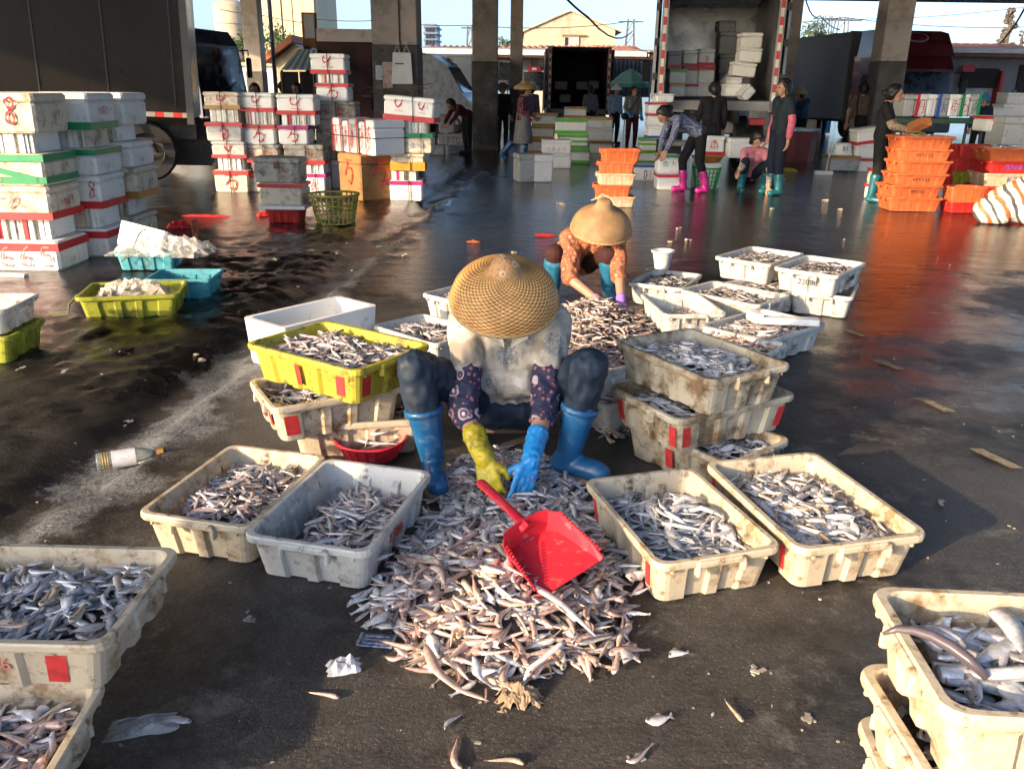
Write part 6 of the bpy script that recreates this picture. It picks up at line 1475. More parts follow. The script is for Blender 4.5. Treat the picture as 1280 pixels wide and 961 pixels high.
# walking woman in straw hat, turned right
j = J0(); j.update(knr=(-.09, -.1, .47), anr=(-.09, -.02, .1), tor=(-.09, -.17, .05), knl=(.09, .16, .5), anl=(.09, .42, .22), tol=(.1, .36, .1), elr=(-.2, -.02, 1.04), wrr=(-.12, -.22, .93), ell=(.2, .02, 1.04), wrl=(.12, -.22, .95), head=(0, -.05, 1.45))
t, j, fr = person('woman in wide straw hat and dotted blouse walking with grey apron', gp(652, 205), R(80), j, DOTS, BLK, dict(boot=BOOT_B, boot_t=.3, hat=(.24, .11, STRAW), sleeve=.9), 1.0)
mb = MB(); prf = []
for z, a, b in ((.42, .24, .2), (.6, .22, .19), (.8, .19, .165), (.98, .17, .14), (1.06, .15, .125)): prf.append([(math.cos(q) * a, math.sin(q) * b - .02, z) for q in [math.pi * 2 * i / 20 for i in range(20)]])
mb.loft(prf, False, False); mb.sm = True; obj('apron', mb, cloth('apron_grey', (.22, .21, .21)), t)
P_ = AT(628, 150, 23)
person('dark clad person in hat standing just behind the black column base', (P_.x, 23, 0), R(20), J0(), BLK, BLK, dict(hat=(.2, .1, STRAW_D), boot=RUBBER))
P_ = AT(664, 150, 24)
person('person in white sun hat and purple jacket behind the walking woman', (P_.x, 24, 0), R(150), J0(), PURP, NAVY, dict(hat=(.19, .14, M('hat_white', (.7, .7, .72), .8))))
P_ = AT(584, 150, 20.5); j = J0(); j.update(head=(0, -.42, 1.12), neck=(0, -.33, 1.08), chest=(0, -.22, 1.02), belly=(0, -.1, .93), shl=(.16, -.28, 1.06), shr=(-.16, -.28, 1.06), ell=(.2, -.4, .85), elr=(-.2, -.4, .85), wrl=(.14, -.52, .7), wrr=(-.14, -.52, .7))
person('stooping person in purple beside the black column base', (P_.x, 20.5, 0), R(-60), j, MAROON, BLK, dict(face=(0, -.8, -.6)))
P_ = AT(737, 150, 26); person('person with shoulder bag standing before the far black truck', (P_.x, 26, 0), R(200), J0(), GREYC, BLK, dict())
P_ = AT(768, 150, 25); person('person in white cap and pale blue coat beside the tarp', (P_.x, 25, 0), R(30), J0(), cloth('cloth_pale_blue', (.25, .36, .5)), NAVY, dict(hat=(.16, .12, M('hat_white', (.7, .7, .72), .8))))
# woman in grey sweater, maroon trousers
j = J0(); j.update(ell=(.21, .0, 1.03), wrl=(.2, -.14, .86), elr=(-.21, .0, 1.03), wrr=(-.14, -.2, .9))
t, j, fr = person('woman in grey sweater and maroon trousers with a black strap bag', gp(788, 187), R(8), j, GREYC, MAROON, dict(tail=True, gloves={'l': GLV_B, 'r': GLV_B}, face=(.4, -.9, 0)))
mb = MB(); mb.tube([(.13, -.09, 1.33), (0, -.125, 1.15), (-.17, -.11, .92)], .018, 6, None, .5); s_ = obj('bag_strap', mb, BLK, t); mb = MB(); mb.box((-.21, -.05, .84), (.1, .2, .17), bev=.03); obj('shoulder_bag', mb, BLK, t)
# bending woman in plaid with pink boots, turned left
j = J0(); j.update(pelvis=(0, .12, .86), belly=(0, -.02, .96), chest=(0, -.2, 1.03), neck=(0, -.33, 1.08), head=(0, -.44, 1.11), shl=(.16, -.29, 1.06), shr=(-.16, -.29, 1.06), ell=(.19, -.36, .82), elr=(-.19, -.36, .82), wrl=(.12, -.42, .62), wrr=(-.14, -.42, .6), hpl=(.085, .12, .84), hpr=(-.085, .12, .84), knl=(.12, .12, .46), knr=(-.1, -.06, .46), anl=(.16, .24, .09), anr=(-.1, -.02, .09), tol=(.17, .1, .04), tor=(-.1, -.17, .04))
t, j, fr = person('woman in blue plaid shirt and pink boots bending over the boxes', gp(858, 240), R(-78), j, PLAID, BLK, dict(boot=BOOT_P, boot_t=.45, bun=True, face=(0, -.75, -.65), palm=(0, -.5, -1)), 1.03)
mb = MB(); mb.box((.19, .2, .92), (.1, .22, .17), bev=.035); b_ = obj('shoulder_bag', mb, BLK, t); mb = MB(); mb.tube([(.2, .2, 1.0), (.15, -.05, 1.13), (-.1, -.26, 1.14)], .014, 6); obj('strap', mb, BLK, b_)
# man in black at the truck
j = J0(); j.update(ell=(.23, -.02, 1.02), wrl=(.24, -.14, .84))
person('person all in black standing at the tail of the loaded truck', (AT(890, 150, 15.8).x, 15.8, 0), R(175), j, BLK, BLK, dict(), 1.04)
# standing woman, black vest, pink sleeve
j = J0(); j.update(ell=(.23, .03, 1.03), wrl=(.2, .02, .79), elr=(-.22, .03, 1.03), wrr=(-.2, -.05, .8))
person('standing woman in black vest with pink knitted sleeves', gp(966, 243), R(-75), j, TEALV, NAVY, dict(hair='bob', sleeve=.3, oversleeve={'l': PINKS, 'r': PINKS}, boot=BOOT_T, boot_t=.5), 1.06)
# squatting woman in pink
def squat(lean=.25):
    j = J0(); j.update(pelvis=(0, .12, .24), hpl=(.09, .1, .24), hpr=(-.09, .1, .24), belly=(0, .06, .36), chest=(0, -.05, .52), neck=(0, -.1, .66), head=(0, -.15, .78), shl=(.165, -.1, .6), shr=(-.165, -.1, .6), ell=(.22, -.24, .42), elr=(-.22, -.24, .42), wrl=(.1, -.42, .28), wrr=(-.12, -.44, .22), knl=(.2, -.26, .46), knr=(-.2, -.26, .46), anl=(.18, -.12, .09), anr=(-.18, -.12, .09), tol=(.21, -.27, .04), tor=(-.21, -.27, .04))
    return j
person('squatting woman in pink vest with spotted sleeves reaching to the floor', (G(938, 240).x, G(938, 240).y + .15, 0), R(8), mod(squat(), wrl=(.12, -.46, .1), ell=(.2, -.3, .3), wrr=(-.3, -.32, .35)), PINKC, NAVY, dict(hair='bob', sleeve=.45, oversleeve={'l': LEOP, 'r': LEOP}, boot=BOOT_T, boot_t=.5, face=(.1, -.8, -.6), palm=(0, -.5, -1)), 1.02)
# pair at the back with conical hat
P_ = AT(1005, 130, 22); j = J0(); j.update(head=(0, -.16, 1.42), chest=(0, -.06, 1.19), neck=(0, -.1, 1.31), wrl=(.15, -.38, .98), ell=(.2, -.16, 1.05), wrr=(-.15, -.38, .98), elr=(-.2, -.16, 1.05))
person('stooped worker in conical hat and dark blue jacket at the back', (P_.x, 22, 0), R(-75), j, cloth('cloth_steel_blue', (.03, .07, .12)), BLK, dict(hat=(.21, .17, STRAW_P, True)))
P_ = AT(996, 130, 22.6); person('dark worker facing the one in the conical hat', (P_.x - .2, 22.6, 0), R(60), J0(), BLK, BLK, dict())
# man in brown with bag
j = J0(); j.update(ell=(.24, .0, 1.03), wrl=(.23, -.05, .8))
t, j, fr = person('man in brown tee shirt seen from behind with black shoulder bag', gp(1066, 203), R(178), j, BROWNC, GREYC, dict(sleeve=.32), 1.08)
mb = MB(); mb.box((.02, .16, .83), (.24, .08, .24), bev=.03); b_ = obj('shoulder_bag', mb, BLK, t); mb = MB(); mb.tube([(.1, .13, .94), (.12, .125, 1.15), (.1, .06, 1.34)], .012, 6); obj('strap', mb, BLK, b_)
# woman in black vest at the orange crates
j = J0(); j.update(head=(0, -.08, 1.44), ell=(.21, -.1, 1.05), wrl=(.14, -.36, .94), elr=(-.2, -.12, 1.04), wrr=(-.12, -.4, .98))
t, j, fr = person('woman in black vest with yellow gloves handling the orange crates', gp(1090, 252), R(62), j, BLK, BLK, dict(bun=True, sleeve=.55, oversleeve={'l': KNIT, 'r': KNIT}, gloves={'l': GLV_Y, 'r': GLV_Y}, boot=BOOT_T, boot_t=.3, palm=(0, -.3, -1)), 1.03)
mb = MB(); mb.box((0, -.14, .86), (.26, .08, .14), bev=.03); obj('waist_bag', mb, BLK, t)
P_ = AT(1228, 140, 20); person('person in blue cap behind the right crates', (P_.x, 20, 0), R(-30), mod(J0()), NAVY, BLK, dict(hat=(.14, .13, M('cap_blue', (.03, .14, .32), .7))), .93)
P_ = AT(1262, 140, 26); person('person in pale blue cap at the far right', (P_.x, 26, 0), R(-20), J0(), cloth('cloth_mauve', (.25, .18, .24)), BLK, dict(hat=(.15, .14, M('cap_pale_blue', (.12, .3, .5), .7))), .98)
P_ = AT(1030, 130, 30); person('small far person before the yellow stone wall', (P_.x, 30, 0), R(0), J0(), cloth('cloth_pale_pink', (.5, .36, .38)), NAVY, dict(), .98)
P_ = AT(319, 120, 17); person('dark haired person whose head shows above the second foam stack', (P_.x, 17, 0), R(10), J0(), BLK, BLK, dict(), .96)
P_ = AT(372, 120, 17.5); person('person in black before the striped awning', (P_.x, 17.5, 0), R(-20), J0(), BLK, BLK, dict(), .97)
P_ = AT(354, 120, 24); person('far person in conical hat left of the awning post', (P_.x, 24, 0), R(-20), J0(), GREYC, BLK, dict(hat=(.2, .16, STRAW_P, True)), .95)
P_ = AT(384, 120, 24); person('far person in conical hat right of the awning post', (P_.x, 24, 0), R(30), J0(), cloth('cloth_pale_pink', (.5, .36, .38)), BLK, dict(hat=(.2, .16, STRAW_P, True)), .97)
# ================================================================ the two women sorting fish
def weave_mat(name, c, rings, ribs):
    """plaited straw: rings round the hat crossed by ribs, in the hat's own axis"""
    m, nt, N, L, p = new_mat(name)
    tc = N.new('ShaderNodeTexCoord'); gr = N.new('ShaderNodeTexGradient'); gr.gradient_type = 'RADIAL'; L.new(tc.outputs['Object'], gr.inputs[0])
    at = N.new('ShaderNodeAttribute'); at.attribute_name = 'arc'
    def mth(op, a, b=None, c_=None):
        n = N.new('ShaderNodeMath'); n.operation = op
        for i, x in enumerate((a, b, c_)):
            if x is None: continue
            if isinstance(x, (int, float)): n.inputs[i].default_value = x
            else: L.new(x, n.inputs[i])
        return n.outputs[0]
    rr = mth('MULTIPLY', at.outputs['Fac'], rings); aa = mth('MULTIPLY', gr.outputs['Fac'], ribs * 2 * math.pi)
    row = mth('FLOOR', rr); sh = mth('MULTIPLY_ADD', row, math.pi, aa)
    w = mth('SINE', sh); e = mth('SINE', mth('MULTIPLY', mth('FRACT', rr), math.pi)); hgt = mth('MULTIPLY', w, e)
    n1 = tex(nt, 'ShaderNodeTexNoise', 14, 4); n2 = tex(nt, 'ShaderNodeTexNoise', 260, 2)
    base = ramp(nt, hgt, .25, .75, tuple(x * .42 for x in c), c)
    mr = N.new('ShaderNodeMapRange'); mr.inputs[1].default_value = -1; L.new(hgt, mr.inputs[0]); base = ramp(nt, mr.outputs[0], .3, .78, tuple(x * .5 for x in c), tuple(min(1, x * 1.35) for x in c))
    f = ramp(nt, n1.outputs['Fac'], .3, .7, (.7, .66, .6), (1.1, 1.08, 1.05))
    mx = N.new('ShaderNodeMix'); mx.data_type = 'RGBA'; mx.blend_type = 'MULTIPLY'; mx.inputs[0].default_value = 1; L.new(base, mx.inputs[6]); L.new(f, mx.inputs[7])
    L.new(mx.outputs[2], p.inputs['Base Color']); p.inputs['Roughness'].default_value = .5
    b = N.new('ShaderNodeBump'); b.inputs['Strength'].default_value = .7; b.inputs['Distance'].default_value = .003; L.new(hgt, b.inputs['Height']); L.new(b.outputs[0], p.inputs['Normal'])
    return m
def woven_hat(t, c, up, r, prof, mat, knob=None):
    n = 64; mb = MB(); fine = []
    for i in range(len(prof) - 1):
        for k in range(4):
            f = k / 4; p0, p1, p2, p3 = [Vector((*prof[max(0, min(len(prof) - 1, i + d))], 0)) for d in (-1, 0, 1, 2)]
            q = .5 * ((2 * p1) + (p2 - p0) * f + (2 * p0 - 5 * p1 + 4 * p2 - p3) * f * f + (3 * p1 - p0 - 3 * p2 + p3) * f ** 3); fine.append((q.x, q.y))
    fine.append(prof[-1]); mb.lathe([(a * r, b * r) for a, b in fine], n); mb.sm = True; me_ = mb.mesh('hat')
    arc = [0]
    for i in range(1, len(fine)): arc.append(arc[-1] + math.hypot(fine[i][0] - fine[i - 1][0], fine[i][1] - fine[i - 1][1]))
    at = me_.attributes.new('arc', 'FLOAT', 'POINT'); at.data.foreach_set('value', [a for a in arc for _ in range(n)])
    o = obj('hat', me_, mat, t, c); o.rotation_euler = Vector(up).to_track_quat('Z', 'Y').to_euler()
    mb = MB(); a, b = fine[0]; mb.lathe([(a * r - .006, b * r + .004), (a * r - .002, b * r - .005), (a * r + .005, b * r - .003), (a * r + .005, b * r + .006), (a * r - .001, b * r + .007)], n); mb.sm = True; obj('brim_binding', mb, STRAW, o)
    mb = MB(); mb.lathe([(a_ * r - .006, b_ * r - .006) for a_, b_ in fine[4:]], 40); mb.sm = True; obj('lining', mb, STRAW_D, o)
    return o
HATP = [(1.0, -.30), (.985, -.16), (.93, .0), (.82, .13), (.66, .235), (.48, .31), (.34, .37), (.265, .45), (.235, .54), (.19, .60), (.10, .635), (.02, .64)]
FLORAL = None
def floral(name, bg, c1, c2, c3, sc):
    m, nt, N, L, p = new_mat(name)
    v = tex(nt, 'ShaderNodeTexVoronoi', sc); v2 = tex(nt, 'ShaderNodeTexVoronoi', sc * 3.3); n = tex(nt, 'ShaderNodeTexNoise', sc * 2.2, 4)
    d = v.outputs['Distance']; c = bg
    c = mixc(nt, ramp(nt, v2.outputs['Distance'], .34, .28), c, c1)
    sb = N.new('ShaderNodeMath'); sb.operation = 'MULTIPLY_ADD'; sb.inputs[1].default_value = .22; L.new(n.outputs['Fac'], sb.inputs[0]); L.new(d, sb.inputs[2])
    c = mixc(nt, ramp(nt, sb.outputs[0], .46, .44), c, c2); c = mixc(nt, ramp(nt, sb.outputs[0], .36, .34), c, bg); c = mixc(nt, ramp(nt, sb.outputs[0], .30, .28), c, c1); c = mixc(nt, ramp(nt, sb.outputs[0], .21, .19), c, c3)
    L.new(c, p.inputs['Base Color']); p.inputs['Roughness'].default_value = .8
    n3 = tex(nt, 'ShaderNodeTexNoise', 26, 3); b = N.new('ShaderNodeBump'); b.inputs['Strength'].default_value = .7; b.inputs['Distance'].default_value = .015; L.new(n3.outputs['Fac'], b.inputs['Height']); L.new(b.outputs[0], p.inputs['Normal'])
    return m
def shirt_mat():
    m, nt, N, L, p = new_mat('shirt_beige_print')
    n1 = tex(nt, 'ShaderNodeTexNoise', 9, 4); n2 = tex(nt, 'ShaderNodeTexVoronoi', 7.5); n3 = tex(nt, 'ShaderNodeTexNoise', 120, 4)
    c = ramp(nt, n1.outputs['Fac'], .42, .5, (.26, .22, .175), (.40, .36, .30)); c = mixc(nt, ramp(nt, n1.outputs['Fac'], .58, .6), c, (.50, .465, .41))
    f = N.new('ShaderNodeMath'); f.operation = 'MULTIPLY'; L.new(ramp(nt, n2.outputs['Distance'], .40, .34), f.inputs[0]); L.new(ramp(nt, n3.outputs['Fac'], .44, .56), f.inputs[1]); c = mixc(nt, f.outputs[0], c, (.16, .18, .21))
    L.new(c, p.inputs['Base Color']); p.inputs['Roughness'].default_value = .85
    n4 = tex(nt, 'ShaderNodeTexNoise', 13, 3); n5 = tex(nt, 'ShaderNodeTexNoise', 9, 2, 'Object', (1, 1, .35)); ad = N.new('ShaderNodeMath'); L.new(n4.outputs['Fac'], ad.inputs[0]); L.new(n5.outputs['Fac'], ad.inputs[1])
    b = N.new('ShaderNodeBump'); b.inputs['Strength'].default_value = .35; b.inputs['Distance'].default_value = .02; L.new(ad.outputs[0], b.inputs['Height']); L.new(b.outputs[0], p.inputs['Normal'])
    return m
TROU = M('trousers_navy', (.014, .026, .045), .6, .25, 14, None, .5, 14, spec=.35)
# ---- nearer woman
W1L = Vector((0, 3.3, 0)); t = thing('person', 'seated woman in large woven straw hat sorting fish with yellow and blue gloves', 'person', W1L)
j = dict(pelvis=(0, .12, .22), hpl=(.095, .09, .22), hpr=(-.105, .09, .22), belly=(0, .09, .35), chest=(-.01, .01, .485), neck=(-.02, -.06, .62), head=(-.03, -.125, .715), shl=(.158, .0, .595), shr=(-.187, .0, .59), ell=(.13, -.20, .285), elr=(-.19, -.22, .285), wrl=(.075, -.42, .17), wrr=(-.10, -.42, .175),
         knl=(.305, -.20, .475), knr=(-.375, -.24, .475), anl=(.235, -.20, .10), anr=(-.315, -.25, .10), tol=(.36, -.27, .04), tor=(-.28, -.40, .04))
fv = Vector((0, -.75, -.66))
hc, hair, fr = head_parts(t, j, fv, 'short')
caps = list(hc) + torso_caps(j, -.012)
for n in 'rl':
    caps += arm_caps(j, n, 'up', -.006) + arm_caps(j, n, 'lo') + leg_caps(j, n, 'up', -.012) + leg_caps(j, n, 'lo', -.008) + [(V3(j['an' + n]) + Vector((0, .02, -.04)), V3(j['to' + n]), .036, .03)]
def finger_hand(w, d, n, s, cfg, k=1.0):
    """w wrist, d hand direction, n palm-side normal, s thumb side; cfg: per finger (curl1, curl2, spread)"""
    w, d = Vector(w), Vector(d).normalized(); n = Vector(n); n = (n - d * n.dot(d)).normalized(); s = Vector(s); s = (s - d * s.dot(d) - n * s.dot(n)).normalized(); c = []
    Ls = (.042, .047, .044, .035)
    for i in range(4):
        off = (1.5 - i) * .0235 * k; q = w + s * off + d * (.088 - abs(i - 1.2) * .004) * k
        c += [(w + s * off * .6 + d * .01, q, .0165 * k, .0135 * k)]
        c1, c2, sp = cfg[i]; e1 = (d * math.cos(c1) + n * math.sin(c1) + s * sp).normalized(); m_ = q + e1 * Ls[i] * k; e2 = (d * math.cos(c1 + c2) + n * math.sin(c1 + c2) + s * sp).normalized(); f_ = m_ + e2 * Ls[i] * .8 * k
        c += [(q, m_, .0105 * k, .0098 * k), (m_, f_, .0098 * k, .0085 * k)]
    b = w + s * .03 * k + d * .03 * k; c1, c2, sp = cfg[4]; e = (d * .62 + s * .7 + n * .4).normalized(); m_ = b + e * .045 * k; e2 = (d * .85 + s * .05 + n * .55).normalized()
    c += [(w + d * .012, b, .02 * k, .0155 * k), (b, m_, .014 * k, .0125 * k), (m_, m_ + e2 * .036 * k, .0125 * k, .010 * k)]
    return c
inf = lambda cs, e: [(a, b, x + e, y + e) for a, b, x, y in cs]
dR = Vector((.22, -.55, -.85)); dL = Vector((-.28, -.5, -.85))
hR = finger_hand(j['wrr'], dR, (.3, .55, -.35), (1, .1, .1), [(.35, .7, .08), (.45, .8, .0), (.5, .85, -.03), (.5, .9, -.08), (0, 0, 0)])
hL = finger_hand(j['wrl'], dL, (-.3, .55, -.35), (-1, .1, .1), [(.05, .15, .05), (.5, .9, .0), (.6, .95, -.03), (.6, 1.0, -.06), (0, 0, 0)])
remeshed('body', caps + inf(hR, -.0015) + inf(hL, -.0015), .0085, SKIN, t, 2); remeshed('hair', hair, .012, HAIR, t, 2); face_bits(t, fr)
# shirt: loose, with hem and short sleeves
c = torso_caps(j, .02)
for n, sg in (('r', -1), ('l', 1)):
    c += arm_caps(j, n, 'up', .030, 0, .42)
c += [((-.10, .03, .30), (.09, .03, .30), .085, .085), ((-.07, -.02, .36), (.06, -.02, .36), .085, .085)]
remeshed('shirt', c, .008, shirt_mat(), t, 2, None, (.016, 11, (1, 1, .55)))
for s in (-1, 1):           # collar and placket
    mb = MB(); a = Vector((-.02, -.10, .60)); mb.loft([[a + Vector((s * .012, -.035, -.075)), a + Vector((s * .075, -.02, -.035)), a + Vector((s * .085, .03, .02)), a + Vector((s * .03, .0, .0))], [a + Vector((s * .012, -.042, -.072)), a + Vector((s * .08, -.028, -.035)), a + Vector((s * .09, .02, .028)), a + Vector((s * .03, -.008, .008))]]); obj('collar', mb, MATS.setdefault('collar_cloth', M('collar_cloth', (.5, .45, .38), .85)), t)
for k in range(3):
    mb = MB(); mb.ball((-.012 + .004 * k, -.105 + .012 * k, .46 - .055 * k), (.006, .004, .006), 8, 5); obj('button', mb, M('button_grey', (.45, .42, .38), .4), t)
FL = floral('sleeve_floral', (.018, .022, .055), (.34, .10, .10), (.40, .34, .36), (.55, .65, .72), 13)
for n in 'rl':
    remeshed('sleeve', arm_caps(j, n, 'up', .020, .38, 1) + arm_caps(j, n, 'lo', .018, 0, .14), .0075, FL, t, 2, None, (.010, 16, (.8, .8, 1.5)))
cp = [((-.06, .1, .30), (-.075, .12, .22), .10, .125), ((.06, .1, .30), (.07, .12, .22), .10, .125), ((-.08, .02, .2), (.08, .02, .2), .085, .085)]
for n in 'rl': cp += leg_caps(j, n, 'up', .018) + leg_caps(j, n, 'lo', .018, 0, .44) + [(V3(j['kn' + n]) + Vector((0, .02, -.01)), .068)]
remeshed('trousers', cp, .009, TROU, t, 2, None, (.011, 17, (1, 1, .5)))
for n in 'rl':
    a, to = V3(j['an' + n]), V3(j['to' + n]); kn = V3(j['kn' + n]); dirf = (to - a); dirf.z = 0; dirf.normalize()
    cc = [(kn.lerp(a, .50), kn.lerp(a, .7), .070, .062), (kn.lerp(a, .7), a, .062, .052), (a, a - dirf * .03 + Vector((0, 0, -.045)), .052, .05), (a - dirf * .03 + Vector((0, 0, -.045)), to - dirf * .02 + Vector((0, 0, .012)), .05, .046), (to - dirf * .04 + Vector((0, 0, .012)), to + Vector((0, 0, .006)), .048, .043)]
    b = remeshed('boot', cc, .0085, BOOT_B, t, 3)
    mb = MB(); q = [a - dirf * .075, a - dirf * .03, to - dirf * .05, to, to + dirf * .045]; wd = [.03, .048, .05, .046, .015]; side = Vector((-dirf.y, dirf.x, 0)); top = []; bot = []
    lp = [Vector((p.x, p.y, 0)) + side * w_ for p, w_ in zip(q, wd)] + [Vector((p.x, p.y, 0)) - side * w_ for p, w_ in reversed(list(zip(q, wd)))]
    mb.loft([[(p.x, p.y, .003) for p in lp], [(p.x, p.y, .022) for p in lp]]); obj('sole', mb, M('sole_tan', (.34, .22, .10), .7), b)
    tp = kn.lerp(a, .47); ax = (a - kn).normalized(); mb = MB(); M0 = Matrix.Translation(tp) @ ax.to_track_quat('Z', 'Y').to_matrix().to_4x4(); mb.lathe([(.070, -.014), (.078, -.012), (.078, .012), (.070, .014)], 28, M0); mb.sm = True; obj('boot_cuff', mb, BOOT_B, b)
remeshed('glove', inf(hR, .0012) + arm_caps(j, 'r', 'lo', .012, .55, 1) + [(lerp(j['elr'], j['wrr'], .52), lerp(j['elr'], j['wrr'], .62), .050, .045)], .0055, GLV_Y, t, 2, None, (.0045, 26, (1, 1, 1)))
remeshed('glove', inf(hL, .0008) + arm_caps(j, 'l', 'lo', .010, .52, 1) + [(lerp(j['ell'], j['wrl'], .50), lerp(j['ell'], j['wrl'], .6), .046, .043)], .0055, GLV_B, t, 2, None, (.004, 30, (1, 1, 1)))
hup = Vector((.02, -.46, .89)).normalized()
hat = woven_hat(t, Vector((-.033, -.155, .775)), hup, .212, HATP, weave_mat('woven_straw', (.56, .31, .11), 27, 36))
mb = MB(); mb.lathe([(.212 * .30, .212 * .405), (.212 * .275, .212 * .47), (.212 * .243, .212 * .555), (.212 * .19, .212 * .62), (.212 * .02, .212 * .66)], 28); mb.sm = True
KN = floral('hat_crown_print', (.42, .25, .11), (.42, .09, .05), (.52, .44, .28), (.18, .28, .10), 24)
obj('crown_knob', mb, KN, hat)
# low wooden stool
t = thing('low_stool', 'low dark wooden stool beneath the seated woman', 'stool', W1L + Vector((0, .14, 0))); WOOD = M('wood_dark', (.09, .06, .04), .7, .3, 8)
mb = MB(); mb.box((0, 0, .095), (.34, .2, .025), bev=.004); obj('seat', mb, WOOD, t)
for sx in (-1, 1):
    mb = MB(); mb.box((sx * .13, 0, .041), (.025, .17, .08), bev=.003); obj('leg', mb, WOOD, t)
# ---- farther woman
W2L = Vector((.5, 6.15, 0)); t = thing('person', 'squatting woman in straw hat and orange print blouse with violet glove', 'person', W2L)
j = dict(pelvis=(-.04, .26, .26), hpl=(.05, .24, .26), hpr=(-.13, .24, .26), belly=(-.01, .17, .35), chest=(.06, .02, .45), neck=(.11, -.08, .52), head=(.125, -.15, .55), shl=(.25, -.04, .47), shr=(-.085, -.02, .47), elr=(-.085, -.20, .20), wrr=(.115, -.38, .075), ell=(.27, -.2, .215), wrl=(.265, -.40, .085),
         knl=(.20, -.09, .36), knr=(-.20, -.08, .36), anl=(.22, .03, .095), anr=(-.20, .04, .095), tol=(.24, -.11, .04), tor=(-.21, -.10, .04))
hc, hair, fr = head_parts(t, j, Vector((0, -.7, -.7)), 'bob')
caps = list(hc) + torso_caps(j, -.012)
for n in 'rl': caps += arm_caps(j, n, 'up', -.006) + arm_caps(j, n, 'lo') + leg_caps(j, n, 'up', -.012) + leg_caps(j, n, 'lo', -.008) + [(V3(j['an' + n]) + Vector((0, .02, -.04)), V3(j['to' + n]), .036, .03)]
hR = finger_hand(j['wrr'], (.75, -.55, -.35), (.2, .3, -.9), (.4, .6, .2), [(.35, .5, .08), (.4, .55, 0), (.45, .6, -.03), (.45, .6, -.08), (0, 0, 0)], .95)
hL = finger_hand(j['wrl'], (-.15, -.6, -.75), (0, .7, -.6), (-1, .1, 0), [(.3, .5, .06), (.35, .5, 0), (.4, .55, -.03), (.45, .6, -.08), (0, 0, 0)], .95)
remeshed('body', caps + hR + hL, .010, SKIN, t, 2); remeshed('hair', hair, .012, HAIR, t, 2); face_bits(t, fr)
c = torso_caps(j, .02)
for n in 'rl': c += arm_caps(j, n, 'up', .026, 0, .95)
c += [((-.1, .22, .3), (.06, .22, .3), .12, .12)]
BLO = floral('blouse_orange_print', (.30, .09, .04), (.42, .20, .10), (.16, .05, .03), (.50, .32, .18), 12)
remeshed('blouse', c, .010, BLO, t, 2, None, (.016, 10, (1, 1, .6)))
cp = [((-.1, .24, .32), (-.12, .26, .25), .10, .12), ((.04, .24, .32), (.05, .26, .25), .10, .12)]
for n in 'rl': cp += leg_caps(j, n, 'up', .016) + leg_caps(j, n, 'lo', .016, 0, .45)
remeshed('trousers', cp, .011, cloth('trousers_brown', (.045, .016, .014)), t, 3)
for n in 'rl':
    a, to = V3(j['an' + n]), V3(j['to' + n]); cc = leg_caps(j, n, 'lo', .022, .25, 1) + [(a, a + Vector((0, .02, -.045)), .05, .046), (a + Vector((0, .02, -.045)), to, .046, .042)]
    remeshed('boot', cc, .011, M('boot_blue_dull', (.025, .16, .28), .35, .3, 9, ((.02, .09, .12), .4, 8)), t, 2)
remeshed('glove', inf(hR, .003) + arm_caps(j, 'r', 'lo', .008, .86, 1), .0075, GLV_O, t, 2)
remeshed('glove', inf(hL, .003) + arm_caps(j, 'l', 'lo', .008, .84, 1), .0075, GLV_V, t, 2)
mb = MB(); q = lerp(j['elr'], j['wrr'], .86); ax = (V3(j['wrr']) - V3(j['elr'])).normalized(); mb.lathe([(.033, -.012), (.040, -.008), (.040, .008), (.034, .012)], 18, Matrix.Translation(q) @ ax.to_track_quat('Z', 'Y').to_matrix().to_4x4()); obj('glove_cuff', mb, GLV_V, t)
HATP2 = [(1.0, -.34), (.985, -.18), (.92, .0), (.80, .16), (.62, .29), (.44, .39), (.31, .49), (.25, .62), (.20, .70), (.10, .74), (.02, .745)]
h2 = woven_hat(t, Vector((.128, -.16, .62)), Vector((.05, -.34, .94)).normalized(), .22, HATP2, weave_mat('woven_straw_pale', (.40, .24, .115), 30, 44))
mb = MB(); z = .22 * .70; mb.tube([(-.10, .0, z + .0), (-.06, .01, z + .01), (-.02, .02, z + .035), (.03, .01, z + .02), (.06, -.01, z - .005), (.075, -.02, z - .02)], .006, 6); obj('chin_string', mb, M('string_tan', (.5, .4, .25), .8), h2)

# ================================================================ small things on the floor
RED_PL = M('red_plastic', (.66, .03, .05), .35, .12, 10, ((.55, .16, .15), .12, 22), spec=.5, transl=.12)
a, b = G(604, 632, .17), G(716, 722, .13); ax = (a - b); L_ = ax.length; ax.normalize()
t = thing('dustpan', 'red plastic dustpan resting on the fish heap with handle up left', 'dustpan', b)
yx = Vector((ax.x, ax.y, 0)).normalized(); xx = Vector((yx.y, -yx.x, 0))
Mo = Matrix.Identity(4); Mo.col[0][:3] = xx; Mo.col[1][:3] = yx; Mo.col[2][:3] = (0, 0, 1)
t.rotation_euler = (Mo.to_3x3() @ Matrix.Rotation(R(7), 3, 'X') @ Matrix.Rotation(R(-12), 3, 'Y')).to_euler(); W_ = .105; D_ = .215
def pan_shell(e):
    rows = [(-.0, W_, .006), (.06, W_ * .98, .03), (.14, W_ * .92, .052), (D_ - .03, W_ * .86, .066), (D_, W_ * .62, .07)]
    return rows
rows = pan_shell(0)
mb = MB(); th = .004
fl = [[(-w, y, 0), (w, y, 0), (w, y, -th), (-w, y, -th)] for y, w, h in rows]; mb.loft(fl); pan = obj('pan_floor', mb, RED_PL, t)
